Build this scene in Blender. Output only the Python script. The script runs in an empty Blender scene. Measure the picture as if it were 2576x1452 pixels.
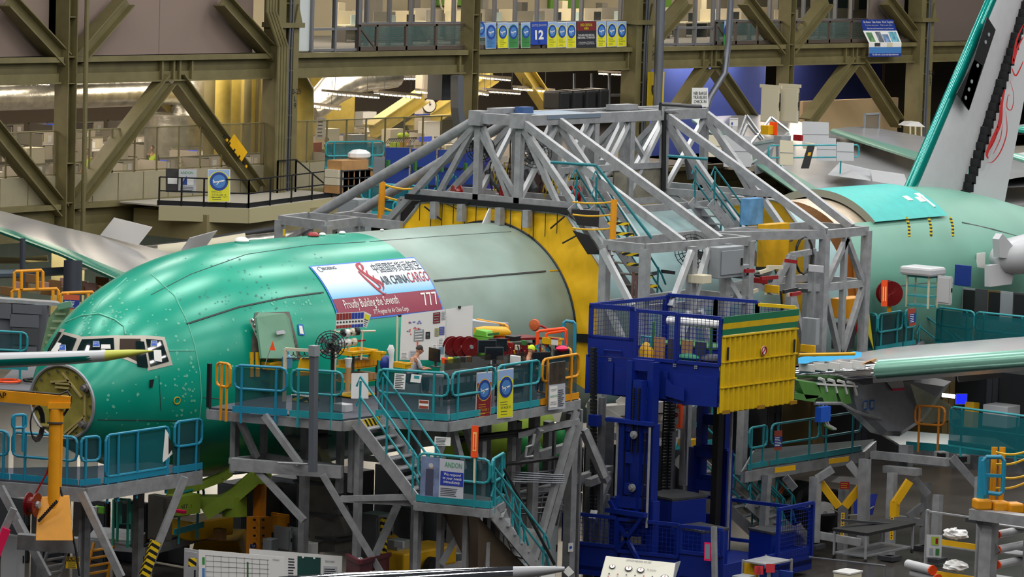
import bpy, math, random
from mathutils import Vector as V, Matrix
from mathutils.bvhtree import BVHTree
random.seed(7)
SC = bpy.context.scene
COL = SC.collection
R = math.radians
# ---------------- camera (telephoto from a high gallery), in metres: X = along the aircraft, Y = towards the office wall
FPX, AZ, TH, ROLL, HC = 9400.0, R(37.5), R(5.74), 0.03, 17.8
_fw = V((math.cos(TH)*math.cos(AZ), math.cos(TH)*math.sin(AZ), -math.sin(TH)))
_r0 = V((math.sin(AZ), -math.cos(AZ), 0)); _u0 = _r0.cross(_fw)
_n = math.hypot(1, ROLL); _c, _s = 1/_n, ROLL/_n
CR = _c*_r0 + _s*_u0; CU = _c*_u0 - _s*_r0; CW = _fw; CC = V((0, 0, HC))
cd = bpy.data.cameras.new('camera'); cam = bpy.data.objects.new('camera', cd); COL.objects.link(cam)
cd.sensor_width = 36; cd.lens = 36*FPX/2576; cd.clip_end = 1000; cd.clip_start = 1
cam.matrix_world = Matrix(((CR.x, CU.x, -CW.x, 0), (CR.y, CU.y, -CW.y, 0), (CR.z, CU.z, -CW.z, HC), (0, 0, 0, 1)))
SC.camera = cam
# ---------------- world, lamps, exposure
w = bpy.data.worlds.new('hall'); SC.world = w; w.use_nodes = True
w.node_tree.nodes['Background'].inputs[0].default_value = (0.72, 0.80, 0.90, 1)
w.node_tree.nodes['Background'].inputs[1].default_value = 0.05
SC.view_settings.view_transform = 'Standard'; SC.view_settings.look = 'None'
SC.view_settings.exposure = -0.12; SC.view_settings.gamma = 1; SC.view_settings.use_curve_mapping = False
SC.cycles.max_bounces = 6; SC.cycles.diffuse_bounces = 2; SC.cycles.glossy_bounces = 3; SC.cycles.transparent_max_bounces = 12
SC.cycles.use_denoising = True; SC.cycles.sample_clamp_indirect = 4; SC.cycles.caustics_reflective = False; SC.cycles.caustics_refractive = False
def lamp(name, loc, sx, sy, power, col=(1, .97, .92), rot=(0, 0, 0)):
    d = bpy.data.lights.new(name, 'AREA'); d.shape = 'RECTANGLE'; d.size = sx; d.size_y = sy
    d.energy = power; d.color = col
    o = bpy.data.objects.new(name, d); COL.objects.link(o); o.location = loc; o.rotation_euler = rot
    return o
for gy in (20, 33, 46, 56, 66, 76, 88):                      # rows of high-bay fittings under the hall roof
    for gx in range(39 if gy < 60 else 52, 150 if gy < 40 else 182, 13):
        lamp('high_bay_lamp', (gx, gy, 27), 6.5, 2.2, 950, (1, .98, .95))
def P(x, y, z=None, Y=None, X=None, D=None):          # a photograph pixel met with a known plane of the hall
    d = CW + (x-1288)/FPX*CR - (y-726)/FPX*CU
    t = (z-HC)/d.z if z is not None else Y/d.y if Y is not None else X/d.x if X is not None else D
    return CC + d*t
def lin(c):
    c = c/255
    return c/12.92 if c <= .04045 else ((c+.055)/1.055)**2.4
MATS = {}
def mat(name, rgb, rough=.5, metal=0, noise=0, scale=3, bump=0, emit=0, alpha=1, trans=0, spec=.5, coat=0, rgb2=None, streak=None):
    if name in MATS: return MATS[name]
    m = bpy.data.materials.new(name); m.use_nodes = True; nt = m.node_tree; b = nt.nodes['Principled BSDF']
    col = (lin(rgb[0]), lin(rgb[1]), lin(rgb[2]), 1)
    b.inputs['Base Color'].default_value = col; b.inputs['Roughness'].default_value = rough; b.inputs['Metallic'].default_value = metal
    b.inputs['Specular IOR Level'].default_value = spec; b.inputs['Alpha'].default_value = alpha
    b.inputs['Transmission Weight'].default_value = trans; b.inputs['Coat Weight'].default_value = coat
    if emit: b.inputs['Emission Color'].default_value = col; b.inputs['Emission Strength'].default_value = emit
    if noise or bump or rgb2:
        tc = nt.nodes.new('ShaderNodeTexCoord'); mp = nt.nodes.new('ShaderNodeMapping'); tx = nt.nodes.new('ShaderNodeTexNoise')
        if streak: mp.inputs['Scale'].default_value = streak
        tx.inputs['Scale'].default_value = scale; tx.inputs['Detail'].default_value = 5
        nt.links.new(tc.outputs['Object'], mp.inputs[0]); nt.links.new(mp.outputs[0], tx.inputs[0])
        if noise or rgb2:
            rp = nt.nodes.new('ShaderNodeValToRGB'); nt.links.new(tx.outputs['Fac'], rp.inputs[0])
            e = rp.color_ramp.elements; e[0].position = .35; e[1].position = .68
            c2 = (lin(rgb2[0]), lin(rgb2[1]), lin(rgb2[2]), 1) if rgb2 else tuple(min(1, k*(1-noise)) for k in col[:3])+(1,)
            e[0].color = c2; e[1].color = col if rgb2 else tuple(min(1, k*(1+noise)) for k in col[:3])+(1,)
            nt.links.new(rp.outputs[0], b.inputs['Base Color'])
        if bump:
            bp = nt.nodes.new('ShaderNodeBump'); bp.inputs['Strength'].default_value = bump; bp.inputs['Distance'].default_value = .05
            nt.links.new(tx.outputs['Fac'], bp.inputs['Height']); nt.links.new(bp.outputs[0], b.inputs['Normal'])
    m['a'] = 1; MATS[name] = m
    return m
def stripes(name, rgb, rgb2, scale, direction=(1, 0, 1), rough=.5):   # painted hazard stripes
    m = mat(name, rgb, rough); nt = m.node_tree; b = nt.nodes['Principled BSDF']
    tc = nt.nodes.new('ShaderNodeTexCoord'); dp = nt.nodes.new('ShaderNodeVectorMath'); dp.operation = 'DOT_PRODUCT'
    dp.inputs[1].default_value = V(direction)*scale; nt.links.new(tc.outputs['Object'], dp.inputs[0])
    fr = nt.nodes.new('ShaderNodeMath'); fr.operation = 'FRACT'; nt.links.new(dp.outputs['Value'], fr.inputs[0])
    gt = nt.nodes.new('ShaderNodeMath'); gt.operation = 'GREATER_THAN'; gt.inputs[1].default_value = .5; nt.links.new(fr.outputs[0], gt.inputs[0])
    mx = nt.nodes.new('ShaderNodeMix'); mx.data_type = 'RGBA'; nt.links.new(gt.outputs[0], mx.inputs[0])
    mx.inputs[6].default_value = (lin(rgb[0]), lin(rgb[1]), lin(rgb[2]), 1); mx.inputs[7].default_value = (lin(rgb2[0]), lin(rgb2[1]), lin(rgb2[2]), 1)
    nt.links.new(mx.outputs[2], b.inputs['Base Color'])
    return m
def gauze(name, rgb, cover, rough=.6):                # see-through woven screen: part cloth, part holes
    if name in MATS: return MATS[name]
    m = mat(name, rgb, rough); nt = m.node_tree; b = nt.nodes['Principled BSDF']; out = nt.nodes['Material Output']
    tr = nt.nodes.new('ShaderNodeBsdfTransparent'); mx = nt.nodes.new('ShaderNodeMixShader'); mx.inputs[0].default_value = cover
    nt.links.new(tr.outputs[0], mx.inputs[1]); nt.links.new(b.outputs[0], mx.inputs[2]); nt.links.new(mx.outputs[0], out.inputs[0])
    return m
WL = {}
def wloc(o): return WL.get(o.name, V((0, 0, 0))) if o else V((0, 0, 0))
def tag(o, label=None, cat=None, group=None, kind=None):
    if label: o['label'] = label
    if cat: o['category'] = cat
    if group: o['group'] = group
    if kind: o['kind'] = kind
    return o
def thing(name, label, cat, loc, group=None):
    o = bpy.data.objects.new(name, None); COL.objects.link(o); o.location = loc; o.empty_display_size = .2
    WL[o.name] = V(loc)
    return tag(o, label, cat, group)
class B:                                              # collects simple shapes, then links them as one mesh object
    def __init__(s): s.v = []; s.f = []
    def add(s, vs, fs):
        k = len(s.v); s.v += [V(p) for p in vs]; s.f += [tuple(i+k for i in f) for f in fs]; return s
    def hexa(s, p):                                   # 8 points: bottom ring 0-3, top ring 4-7
        return s.add(p, [(3, 2, 1, 0), (4, 5, 6, 7), (0, 1, 5, 4), (1, 2, 6, 5), (2, 3, 7, 6), (3, 0, 4, 7)])
    def box(s, c, d, rz=0, ax=None):
        c = V(c); h = V(d)/2
        a, b, e = ax if ax else (V((math.cos(rz), math.sin(rz), 0)), V((-math.sin(rz), math.cos(rz), 0)), V((0, 0, 1)))
        p = [c + a*(x*h.x) + b*(y*h.y) + e*(z*h.z) for z in (-1, 1) for x, y in ((-1, -1), (1, -1), (1, 1), (-1, 1))]
        return s.hexa(p)
    def bb(s, x0, x1, y0, y1, z0, z1): return s.box(((x0+x1)/2, (y0+y1)/2, (z0+z1)/2), (abs(x1-x0), abs(y1-y0), abs(z1-z0)))
    def bar(s, a, b, w, h=None, up=(0, 0, 1)):
        a, b = V(a), V(b); h = h or w; d = b-a
        if d.length < 1e-6: return s
        L = d.length; d.normalize(); u = V(up)
        if abs(d.dot(u)) > .98: u = V((1, 0, 0)) if abs(d.x) < .9 else V((0, 1, 0))
        sd = d.cross(u).normalized(); u = sd.cross(d)
        return s.box((a+b)/2, (L, w, h), ax=(d, sd, u))
    def tube(s, pts, r, n=8, closed=False, cap=True):
        pts = [V(p) for p in pts]; m = len(pts); rr = r if isinstance(r, (list, tuple)) else [r]*m
        k = len(s.v); prev = None
        for i, p in enumerate(pts):
            if closed: d = pts[(i+1) % m]-pts[i-1]
            else: d = pts[min(i+1, m-1)]-pts[max(i-1, 0)]
            if d.length < 1e-9: d = V((0, 0, 1))
            d.normalize()
            if prev is None: prev = d.orthogonal()
            a = (prev - d*prev.dot(d))
            a = a.normalized() if a.length > 1e-6 else d.orthogonal().normalized(); prev = a; b = d.cross(a)
            s.v += [p + (a*math.cos(2*math.pi*j/n)+b*math.sin(2*math.pi*j/n))*rr[i] for j in range(n)]
        for i in range(m if closed else m-1):
            i2 = (i+1) % m
            for j in range(n):
                j2 = (j+1) % n
                s.f.append((k+i*n+j, k+i*n+j2, k+i2*n+j2, k+i2*n+j))
        if cap and not closed:
            s.f.append(tuple(k+j for j in range(n))[::-1]); s.f.append(tuple(k+(m-1)*n+j for j in range(n)))
        return s
    def cyl(s, a, b, r, n=14, r2=None): return s.tube([a, b], [r, r if r2 is None else r2], n)
    def prof(s, c, ax, pts, n=20):                    # lathe: pts (distance along ax, radius)
        ax = V(ax).normalized(); c = V(c)
        return s.tube([c+ax*t for t, _ in pts], [max(r, 1e-4) for _, r in pts], n)
    def prism(s, poly, vec):
        poly = [V(p) for p in poly]; vec = V(vec); n = len(poly); k = len(s.v)
        s.v += poly + [p+vec for p in poly]
        s.f += [tuple(k+i for i in range(n))[::-1], tuple(k+n+i for i in range(n))]
        s.f += [(k+i, k+(i+1) % n, k+n+(i+1) % n, k+n+i) for i in range(n)]
        return s
    def grid(s, rows, thick=None, closed=False):      # rows of points -> surface (thick: vector pushed for a second skin)
        k = len(s.v); nr, nc = len(rows), len(rows[0])
        for r_ in rows: s.v += [V(p) for p in r_]
        for i in range(nr-1):
            for j in range(nc if closed else nc-1):
                j2 = (j+1) % nc
                s.f.append((k+i*nc+j, k+i*nc+j2, k+(i+1)*nc+j2, k+(i+1)*nc+j))
        return s
    def ball(s, c, r, n=12, sq=(1, 1, 1)):
        c = V(c); m = n//2
        rows = [[c+V((r*sq[0]*math.sin(math.pi*i/m)*math.cos(2*math.pi*j/n), r*sq[1]*math.sin(math.pi*i/m)*math.sin(2*math.pi*j/n), r*sq[2]*math.cos(math.pi*i/m))) for j in range(n)] for i in range(m+1)]
        return s.grid(rows, closed=True)
    def build(s, name, m, parent=None, smooth=False, bev=0, label=None, kind=None, loc=None):
        me = bpy.data.meshes.new(name)
        if parent: o0 = wloc(parent)
        elif loc is not None: o0 = V(loc)
        else:
            xs = [p.x for p in s.v]; ys = [p.y for p in s.v]
            o0 = V(((min(xs)+max(xs))/2, (min(ys)+max(ys))/2, min(p.z for p in s.v)))
        me.from_pydata([p-o0 for p in s.v], [], s.f); me.update()
        o = bpy.data.objects.new(name, me); COL.objects.link(o); me.materials.append(m)
        if parent: o.parent = parent; WL[o.name] = wloc(parent)
        else: o.location = o0; WL[o.name] = o0
        if smooth:
            me.polygons.foreach_set('use_smooth', [True]*len(me.polygons))
            md = o.modifiers.new('e', 'EDGE_SPLIT'); md.split_angle = R(40)
        if bev:
            md = o.modifiers.new('b', 'BEVEL'); md.width = bev; md.segments = 2; md.limit_method = 'ANGLE'
        if label: o['label'] = label
        if kind: o['kind'] = kind
        return o
_O1 = 'zeroth first second third fourth fifth sixth seventh eighth ninth tenth eleventh twelfth thirteenth fourteenth fifteenth sixteenth seventeenth eighteenth nineteenth'.split()
def ordn(n): return _O1[n] if n < 20 else ('twen thir for fif six seven'.split()[n//10-2]+'tieth') if n % 10 == 0 else ('twenty thirty forty fifty sixty seventy'.split()[n//10-2])+'-'+_O1[n % 10]
def lump(b, c, r, sq=(1, 1, 1), seed=1):
    q = random.Random(seed); k = len(b.v); b.ball(c, r, 16, sq)
    for i in range(k, len(b.v)): b.v[i] = V(c)+(b.v[i]-V(c))*(.75+.5*q.random())
    return b
def struct(name, b, m, **k):
    return b.build(name, m, kind='structure', **k)
def single(b, name, m, label, cat, group=None, **k):  # a thing that is one mesh
    return tag(b.build(name, m, **k), label, cat, group)
def dup(root, loc, rz=0, label=None, group=None):
    r = root.copy(); COL.objects.link(r); r.location = loc; r.rotation_euler = (0, 0, rz); WL[r.name] = V(loc)
    if label: r['label'] = label
    if group: r['group'] = group
    for ch in root.children:
        c = ch.copy(); COL.objects.link(c); c.parent = r
        for g in ch.children:
            d = g.copy(); COL.objects.link(d); d.parent = c
    return r
_txt = {}
def text_shape(s, bold=0, shear=0, space=1, align='CENTER'):
    k = (s, bold, shear, space, align)
    if k not in _txt:
        cu = bpy.data.curves.new('t', 'FONT'); cu.body = s; cu.align_x = align; cu.align_y = 'CENTER'; cu.offset = bold; cu.shear = shear; cu.space_character = space
        cu.resolution_u = 2; cu.space_line = .9
        o = bpy.data.objects.new('t', cu); COL.objects.link(o)
        dg = bpy.context.evaluated_depsgraph_get(); me = bpy.data.meshes.new_from_object(o.evaluated_get(dg))
        _txt[k] = ([v.co.copy() for v in me.vertices], [tuple(p.vertices) for p in me.polygons])
        bpy.data.objects.remove(o); bpy.data.meshes.remove(me); bpy.data.curves.remove(cu)
    return _txt[k]
def lettering(b, s, c, ux, uy, h, width=None, **k):   # flat letters: centre c, unit vectors along and up, cap height h
    vs, fs = text_shape(s, **k)
    if not vs: return b
    xs = [p.x for p in vs]; ys = [p.y for p in vs]; n = s.count('\n')+1
    sc = h/.7; sx = sc if width is None else width/max(1e-6, max(xs)-min(xs)); ox = (max(xs)+min(xs))/2 if k.get('align', 'CENTER') == 'CENTER' else 0; oy = (max(ys)+min(ys))/2
    return b.add([V(c)+V(ux)*((p.x-ox)*sx)+V(uy)*((p.y-oy)*sc) for p in vs], fs)
XA, YA, ZA = V((1, 0, 0)), V((0, 1, 0)), V((0, 0, 1))
# common materials
OLIVE = mat('olive_steel', (112, 104, 68), .55, noise=.12, scale=1.5)
GALV = mat('aluminium_frame', (158, 160, 163), .42, .25, noise=.14, scale=4)
GALVD = mat('galvanised_dark', (126, 128, 132), .5, .25, noise=.2, scale=3)
TEALR = mat('teal_rail', (40, 150, 160), .4, noise=.08, scale=3)
CYANR = mat('cyan_rail', (30, 135, 168), .4)
BLACK = mat('black_paint', (24, 25, 28), .45)
YEL = mat('yellow_paint', (222, 170, 16), .42, noise=.08, scale=2)
AMBER = mat('amber_paint', (224, 150, 18), .42, noise=.06)
WHITE = mat('white_board', (228, 228, 226), .4)
CREAM = mat('cream_box', (214, 206, 180), .5)
GREYB = mat('grey_box', (140, 146, 150), .5)
DGREY = mat('dark_grey', (60, 62, 66), .5)
RUBBER = mat('rubber', (22, 22, 23), .75)
BLUE = mat('lift_blue', (12, 38, 128), .38, noise=.08, scale=1.5)
NAVY = mat('navy_panel', (20, 50, 130), .45)
RED = mat('reel_red', (150, 18, 24), .35)
ORANGE = mat('safety_orange', (250, 82, 20), .45)
LIME = mat('hi_vis_lime', (205, 235, 30), .6, emit=0)
PAPER = mat('paper', (236, 236, 232), .6)
WOOD = mat('box_card', (178, 134, 84), .7, noise=.1)
SMOKE = gauze('smoke_screen', (44, 84, 92), .5, .25)
TEALM = gauze('teal_screen', (24, 108, 116), .6, .3)
DARKM = gauze('black_mesh', (26, 30, 36), .45, .5)
HAZ = stripes('hazard_stripes', (232, 196, 20), (20, 20, 20), 5.5, (1, .4, 1))
# =====================================================================  hall shell and office wall (plane Y = 99)
CX = [101.2+12.24*i for i in range(-2, 7)]             # column lines
def st(b, name, m, label, **k): return tag(b.build(name, m, kind='structure', **k), label)
FLOORM = mat('hall_floor', (74, 70, 66), .2, noise=.18, scale=.6)
st(B().bb(20, 330, -10, 260, -.3, 0), 'floor', FLOORM, 'glossy grey concrete hall floor')
BEIGE = mat('beige_panel', (140, 122, 112), .8, noise=.04, scale=.4)
TAUPE = mat('taupe_panel', (112, 100, 92), .8)
CREAMW = mat('cream_half_wall', (150, 142, 116), .7, noise=.04)
GLASS = gauze('office_glass', (40, 58, 54), .16, .05)
GLASSG = gauze('green_glass', (96, 124, 120), .55, .08)
MULL = mat('grey_mullion', (128, 128, 132), .4, .3)
BROWNR = mat('bronze_rail', (92, 82, 74), .5, .2)
OFFW = mat('office_wall', (176, 160, 140), .8)
OFFC = mat('office_carpet', (96, 92, 88), .9)
BLUEW = mat('blue_wall', (74, 96, 190), .7, noise=.05, scale=.3)
PIPEG = mat('conduit_grey', (120, 124, 132), .4, .6)
FOIL = mat('foil_duct', (188, 186, 176), .28, .85, bump=.6, scale=2.5, noise=.2)
STEELY = mat('yellow_steel', (176, 156, 74), .5, noise=.08)
LAMPM = mat('lamp_glow', (255, 240, 212), .5, emit=5)
ZF, ZL = 11.92, 6.37
# slabs of the two office levels and the walls behind
st(B().bb(60, 240, 99.3, 132, ZF-.25, ZF), 'floor_upper', OFFC, 'upper office floor slab behind the banners')
st(B().bb(60, 240, 99.3, 132, ZL-.3, ZL), 'floor_lower', OFFC, 'lower office floor slab behind the wire fence')
st(B().bb(60, 240, 131, 131.4, 0, 30), 'wall_back', OFFW, 'pale back wall of the offices')
st(B().bb(60, 240, 99.6, 131, 16.6, 17), 'ceiling_offices', OFFW, 'ceiling of the upper offices')
def ibeam(x0, x1, ztop, h, name, label, yy=99.0, ribs=()):
    b = B()
    b.bb(x0, x1, yy+.22, yy+.30, ztop-h, ztop)                        # web
    b.bb(x0, x1, yy-.12, yy+.6, ztop-.2, ztop)                        # top flange
    b.bb(x0, x1, yy-.02, yy+.6, ztop-h, ztop-h+.07)                   # bottom flange
    b.bb(x0, x1, yy+.12, yy+.23, ztop-h, ztop-h*.62)                  # cover plate
    for r_ in ribs: b.bb(r_-.05, r_+.05, yy, yy+.24, ztop-h, ztop-.2)
    return st(b, name, OLIVE, label)
nm = ['far left', 'left', 'second', 'third', 'fourth', 'fifth', 'sixth', 'last']
for i in range(8):
    x0, x1 = CX[i]+.35, CX[i+1]-.35; xm = (CX[i]+CX[i+1])/2
    rb = [xm-.9, xm-.25, xm+.1, xm+.8] if i in (2, 5, 6, 1) else [x1-.4]
    ibeam(x0, x1, ZF, 1.02, 'beam', 'olive steel floor beam of the upper level, %s bay from the left' % ordn(i+1), ribs=rb)
    ibeam(x0, x1, ZL, 1.35, 'beam', 'olive steel floor beam of the lower level, %s bay from the left' % ordn(i+1), ribs=rb)
def column(x, wide, k):
    b = B(); z0, z1 = 0, 17
    lab = 'olive steel %s column, %s along the office wall' % ('built-up laced' if wide else 'H-section', ordn(k))
    if not wide:
        b.bb(x-.24, x-.20, 98.75, 99.45, z0, z1); b.bb(x+.20, x+.24, 98.75, 99.45, z0, z1); b.bb(x-.2, x+.2, 99.08, 99.12, z0, z1)
        for z in (6.4, 7.9, 10.9, 11.9, 13.4): b.bb(x-.22, x+.22, 98.8, 99.4, z, z+.04)
        o = st(b, 'column', OLIVE, lab)
    else:
        b.bb(x-.62, x-.18, 98.7, 99.5, z0, z1); b.bb(x+.3, x+.62, 98.7, 99.5, z0, z1); b.bb(x-.2, x+.32, 99.15, 99.2, z0, z1)
        for z in [k2*.9+.4 for k2 in range(18)]: b.bb(x-.2, x+.32, 98.72, 98.78, z, z+.06)
        b.bb(x-.75, x+.8, 98.55, 99.5, 12.95, 13.15); b.prism([(x+.25, 98.6, 13.15), (x+.7, 98.6, 13.15), (x+.45, 98.6, 13.9)], (0, .7, 0))
        o = st(b, 'column', OLIVE, lab)
        for q in range(2): B().tube([(x-.08+q*.16, 98.62, 4), (x-.08+q*.16, 98.62, 12.2), (x-.02+q*.16, 98.62, 13.2), (x-.02+q*.16, 98.62, 16)], .045, 6).build('conduit', PIPEG, o)
    return o
COLS = [column(x, i in (3, 5, 7), i+1) for i, x in enumerate(CX)]
for q in range(4):                                                     # olive riser pipes beside the second laced column
    x = CX[3]-.95+q*.17
    B().tube([(x-.75, 98.4, 17), (x-.75, 98.4, 13.6), (x, 98.4, 12.2), (x, 98.4, 0)], .075, 8).build('riser_pipe', OLIVE, COLS[3])
B().tube([(CX[2]+.55, 98.6, 0), (CX[2]+.55, 98.6, 17)], .09, 8).build('riser_pipe', OLIVE, COLS[2])
for x, zs in ((CX[3]+.46, '40-25\nL\n9'), (CX[5]+.46, '40-25\nL\n8'), (CX[7]+.46, '40-25\nL\n7')):
    lettering(B(), zs, (x, 98.69, 10.1), XA, ZA, .22).build('column_mark', BLACK, COLS[CX.index(min(CX, key=lambda t: abs(t-x)))])
def brace(a, b_, name, label, m=OLIVE, y=99.15, w_=.52):
    a, c = V((a[0], y, a[1])), V((b_[0], y, b_[1])); d = (c-a).normalized(); s_ = d.cross(YA).normalized()
    b = B(); t = .05
    for sg in (-1, 1):
        q = s_*(sg*w_*.5)
        b.bar(a+q, c+q, t, .56, up=s_.cross(d)) if False else b.box((a+c)/2+q, ((c-a).length, t, .62), ax=(d, s_, YA))
    b.box((a+c)/2, ((c-a).length, w_, t), ax=(d, s_, YA))
    return st(b, name, m, label)
def pz(x, y, Y=99): p = P(x, y, Y=Y); return (p.x, p.z)
BR = [((-70, 250), (158, 530), 'lower left corner'), ((428, 200), (185, 520), 'rising from the left column'), ((450, 200), (655, 480), 'falling with a hazard band'),
      ((25, 0), (165, 150), 'upper far left'), ((325, 0), (195, 150), 'upper, leaning right beside the left column'), ((565, 0), (700, 150), 'upper, leaning left at the laced column'),
      ((1735, 0), (1615, 140), 'upper, at the third laced column'), ((1880, 0), (1975, 125), 'upper, left of the H column'), ((2088, 0), (1990, 125), 'upper, right of the H column'), ((2235, 0), (2325, 118), 'upper, beside the safety banner'),
      ((1785, 165), (1680, 320), 'lower, beside the barge sign'), ((1800, 165), (1915, 330), 'lower, right of the barge sign'), ((2150, 155), (2035, 310), 'lower, over the beige booth'), ((2165, 155), (2265, 310), 'lower, right over the beige booth')]
for a, c, l in BR:
    o = brace(pz(*a), pz(*c), 'diagonal_brace', 'olive steel diagonal brace, '+l)
    if 'hazard' in l:
        q = P(598, 372, Y=98.8); d = (P(655, 480, Y=99)-P(450, 200, Y=99)).normalized(); s_ = d.cross(YA).normalized()
        B().box(q, (1.1, .5, .03), ax=(d, s_, YA)).build('hazard_band', YEL, o)
        for k in range(10): B().box(q+s_*(-.2)+d*(-.9+k*.2), (.09, .1, .05), ax=(d, s_, YA)).build('hazard_block', YEL if k % 2 else BLACK, o)
for a, c, Y, l in (((1310, 165), (1420, 330), 106, 'behind the cream booth'), ((1065, 240), (930, 330), 108, 'behind the lamps'), ((380, 205), (545, 370), 108, 'behind the foil duct'), ((1240, 190), (1030, 330), 112, 'over the shelves'), ((2020, 170), (2130, 260), 108, 'before the dark blue wall')):
    brace((P(*a, Y=Y).x, P(*a, Y=Y).z), (P(*c, Y=Y).x, P(*c, Y=Y).z), 'diagonal_brace', 'yellow steel diagonal brace, '+l, STEELY, Y, .6)
# ---- upper level: blank panels to the left, glazed offices to the right
def panel(px0, px1, py0, py1, Y, m, name, label, th=.08):
    a, c = P(px0, py1, Y=Y), P(px1, py0, Y=Y)
    return st(B().bb(a.x, c.x, Y, Y+th, a.z, max(c.z, a.z+.05)), name, m, label)
for i, (x0, x1) in enumerate(((CX[0], CX[1]), (CX[1], CX[2]), (CX[2], CX[3]-.7))):
    o = st(B().bb(x0+.3, x1-.3, 99.75, 99.85, ZF, 17), 'wall_panel', BEIGE, 'blank pinkish beige wall panel, %s bay from the left' % ordn(i+1))
    B().bb((x0+x1)/2-.01, (x0+x1)/2+.01, 99.74, 99.76, ZF, 17).build('panel_joint', TAUPE, o)
st(B().bb(CX[7]+1, 215, 99.75, 99.85, ZF-.9, 17), 'wall_panel', TAUPE, 'dark blank wall panel beyond the tail fin')
st(B().bb(CX[6]+8.4, CX[7]-.6, 99.75, 99.85, ZF+.9, 17), 'wall_panel', TAUPE, 'dark blank wall panel above the safety banner')
panel(752, 784, -60, 128, 99.4, mat('white_wall', (205, 212, 212), .7), 'wall_panel', 'narrow white wall panel beside the laced column')
def glazing(n, px0, px1, Y, zr, posts, label, m=GLASS, sill=None):
    a, c = P(px0, 100, Y=Y).x, P(px1, 100, Y=Y).x
    o = st(B().bb(a, c, Y, Y+.03, ZF+.02, 16.6), 'window_%d' % n, m, label)
    for px in posts: x = P(px, 60, Y=Y).x; B().bb(x-.06, x+.06, Y-.08, Y+.1, ZF, 16.6).build('mullion', MULL, o)
    for z in zr: B().bb(a, c, Y-.06, Y+.08, z-.05, z+.05).build('transom', MULL, o)
    return o
glazing(1, 784, 902, 99.35, (ZF+.08, 12.85), (784, 842, 901), 'tall office window reflecting the hall lamps')
glazing(2, 902, 1185, 101.2, (ZF+.08, 12.98), (905, 922, 979, 1034, 1089, 1141, 1185), 'office window wall behind the railing under the green wall')
glazing(3, 1200, 1560, 101.2, (ZF+.08, 12.98), (1200, 1243, 1295, 1350, 1398, 1442, 1462, 1560), 'office window wall behind the row of banners')
glazing(4, 1648, 1795, 99.35, (ZF+.08, 12.75), (1650, 1703, 1748, 1793), 'office window right of the grey riser pipe')
glazing(5, 1795, 2290, 101.2, (ZF+.08, 12.98), (1806, 1886, 1935, 2020, 2058, 2100, 2140, 2185, 2215), 'office window wall over the blue lower rooms')
for n, (p0, p1) in enumerate(((905, 1188), (1200, 1560), (1800, 2225))):     # grey-green apron glass below the sill rail
    a, c = P(p0, 100, Y=101).x, P(p1, 100, Y=101).x
    st(B().bb(a, c, 101.0, 101.03, ZF+.05, 12.93), 'window_%d' % (6+n), GLASSG, 'green frosted apron glass below the sill, %s stretch from the left' % ordn(n+1))
def rail_wall(px0, px1, posts, label):
    a, c = P(px0, 90, Y=99.25).x, P(px1, 90, Y=99.25).x
    t = thing('balcony_railing', label, 'railing', (a, 99.25, ZF))
    B().bb(a, c, 99.2, 99.3, ZF+1.02, ZF+1.12).build('handrail', BROWNR, t); B().bb(a, c, 99.2, 99.3, ZF+.02, ZF+.2).build('toe_board', BROWNR, t)
    for px in posts: x = P(px, 90, Y=99.25).x; B().bb(x-.06, x+.06, 99.2, 99.3, ZF, ZF+1.1).build('post', BROWNR, t)
    b = B()
    for k in range(8): b.cyl((a, 99.25, ZF+.28+k*.09), (c, 99.25, ZF+.28+k*.09), .008, 4)
    b.build('cable', BROWNR, t)
    x = P(px0+6, 90, Y=99.25).x; B().bar((x, 99.22, ZF+.9), (x+.95, 99.22, ZF+.1), .07).build('stay', BROWNR, t)
    return t
rail_wall(901, 1176, (903, 947, 1021, 1096, 1172), 'bronze cable railing in front of the green apron glass')
rail_wall(1200, 1580, (1202, 1280, 1360, 1440, 1520, 1578), 'bronze cable railing hung with a row of banners')
rail_wall(1798, 1965, (1800, 1850, 1905, 1960), 'bronze cable railing left of the H column')
rail_wall(1990, 2290, (2000, 2030, 2085, 2140, 2290), 'bronze cable railing behind the safety banner')
# interiors of the upper level
st(B().bb(117, 172, 112, 112.2, ZF, 16.6), 'wall_office', mat('office_greige', (150, 140, 118), .8), 'inner wall of the upper offices')
GREENW = mat('green_wall', (86, 128, 30), .8)
st(B().bb(P(1098, 0, Y=111.8).x, P(1180, 0, Y=111.8).x, 111.8, 111.95, 13.3, 16.6), 'wall_green', GREENW, 'bright green office wall with a ring emblem')
st(B().bb(P(1385, 0, Y=111.8).x, P(1470, 0, Y=111.8).x, 111.8, 111.95, 12.5, 16.6), 'wall_green', GREENW, 'green office wall behind the banners')
st(B().bb(P(1640, 0, Y=111.8).x, P(1690, 0, Y=111.8).x, 111.8, 111.95, 12.5, 16.6), 'wall_green', GREENW, 'green office wall behind the grey riser pipe')
c = P(1141, -6, Y=111.7); b = B().tube([c+V((math.cos(t*.2618)*1.05, 0, math.sin(t*.2618)*.95)) for t in range(24)], .05, 6, closed=True)
single(b, 'ring_emblem', CREAM, 'pale ring emblem on the green office wall', 'emblem')
OFFM = [mat('office_%d' % i, c_, .6) for i, c_ in enumerate(((196, 184, 156), (150, 142, 128), (118, 112, 104), (210, 200, 172), (92, 86, 80), (160, 176, 176)))]
rng = random.Random(3)
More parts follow.
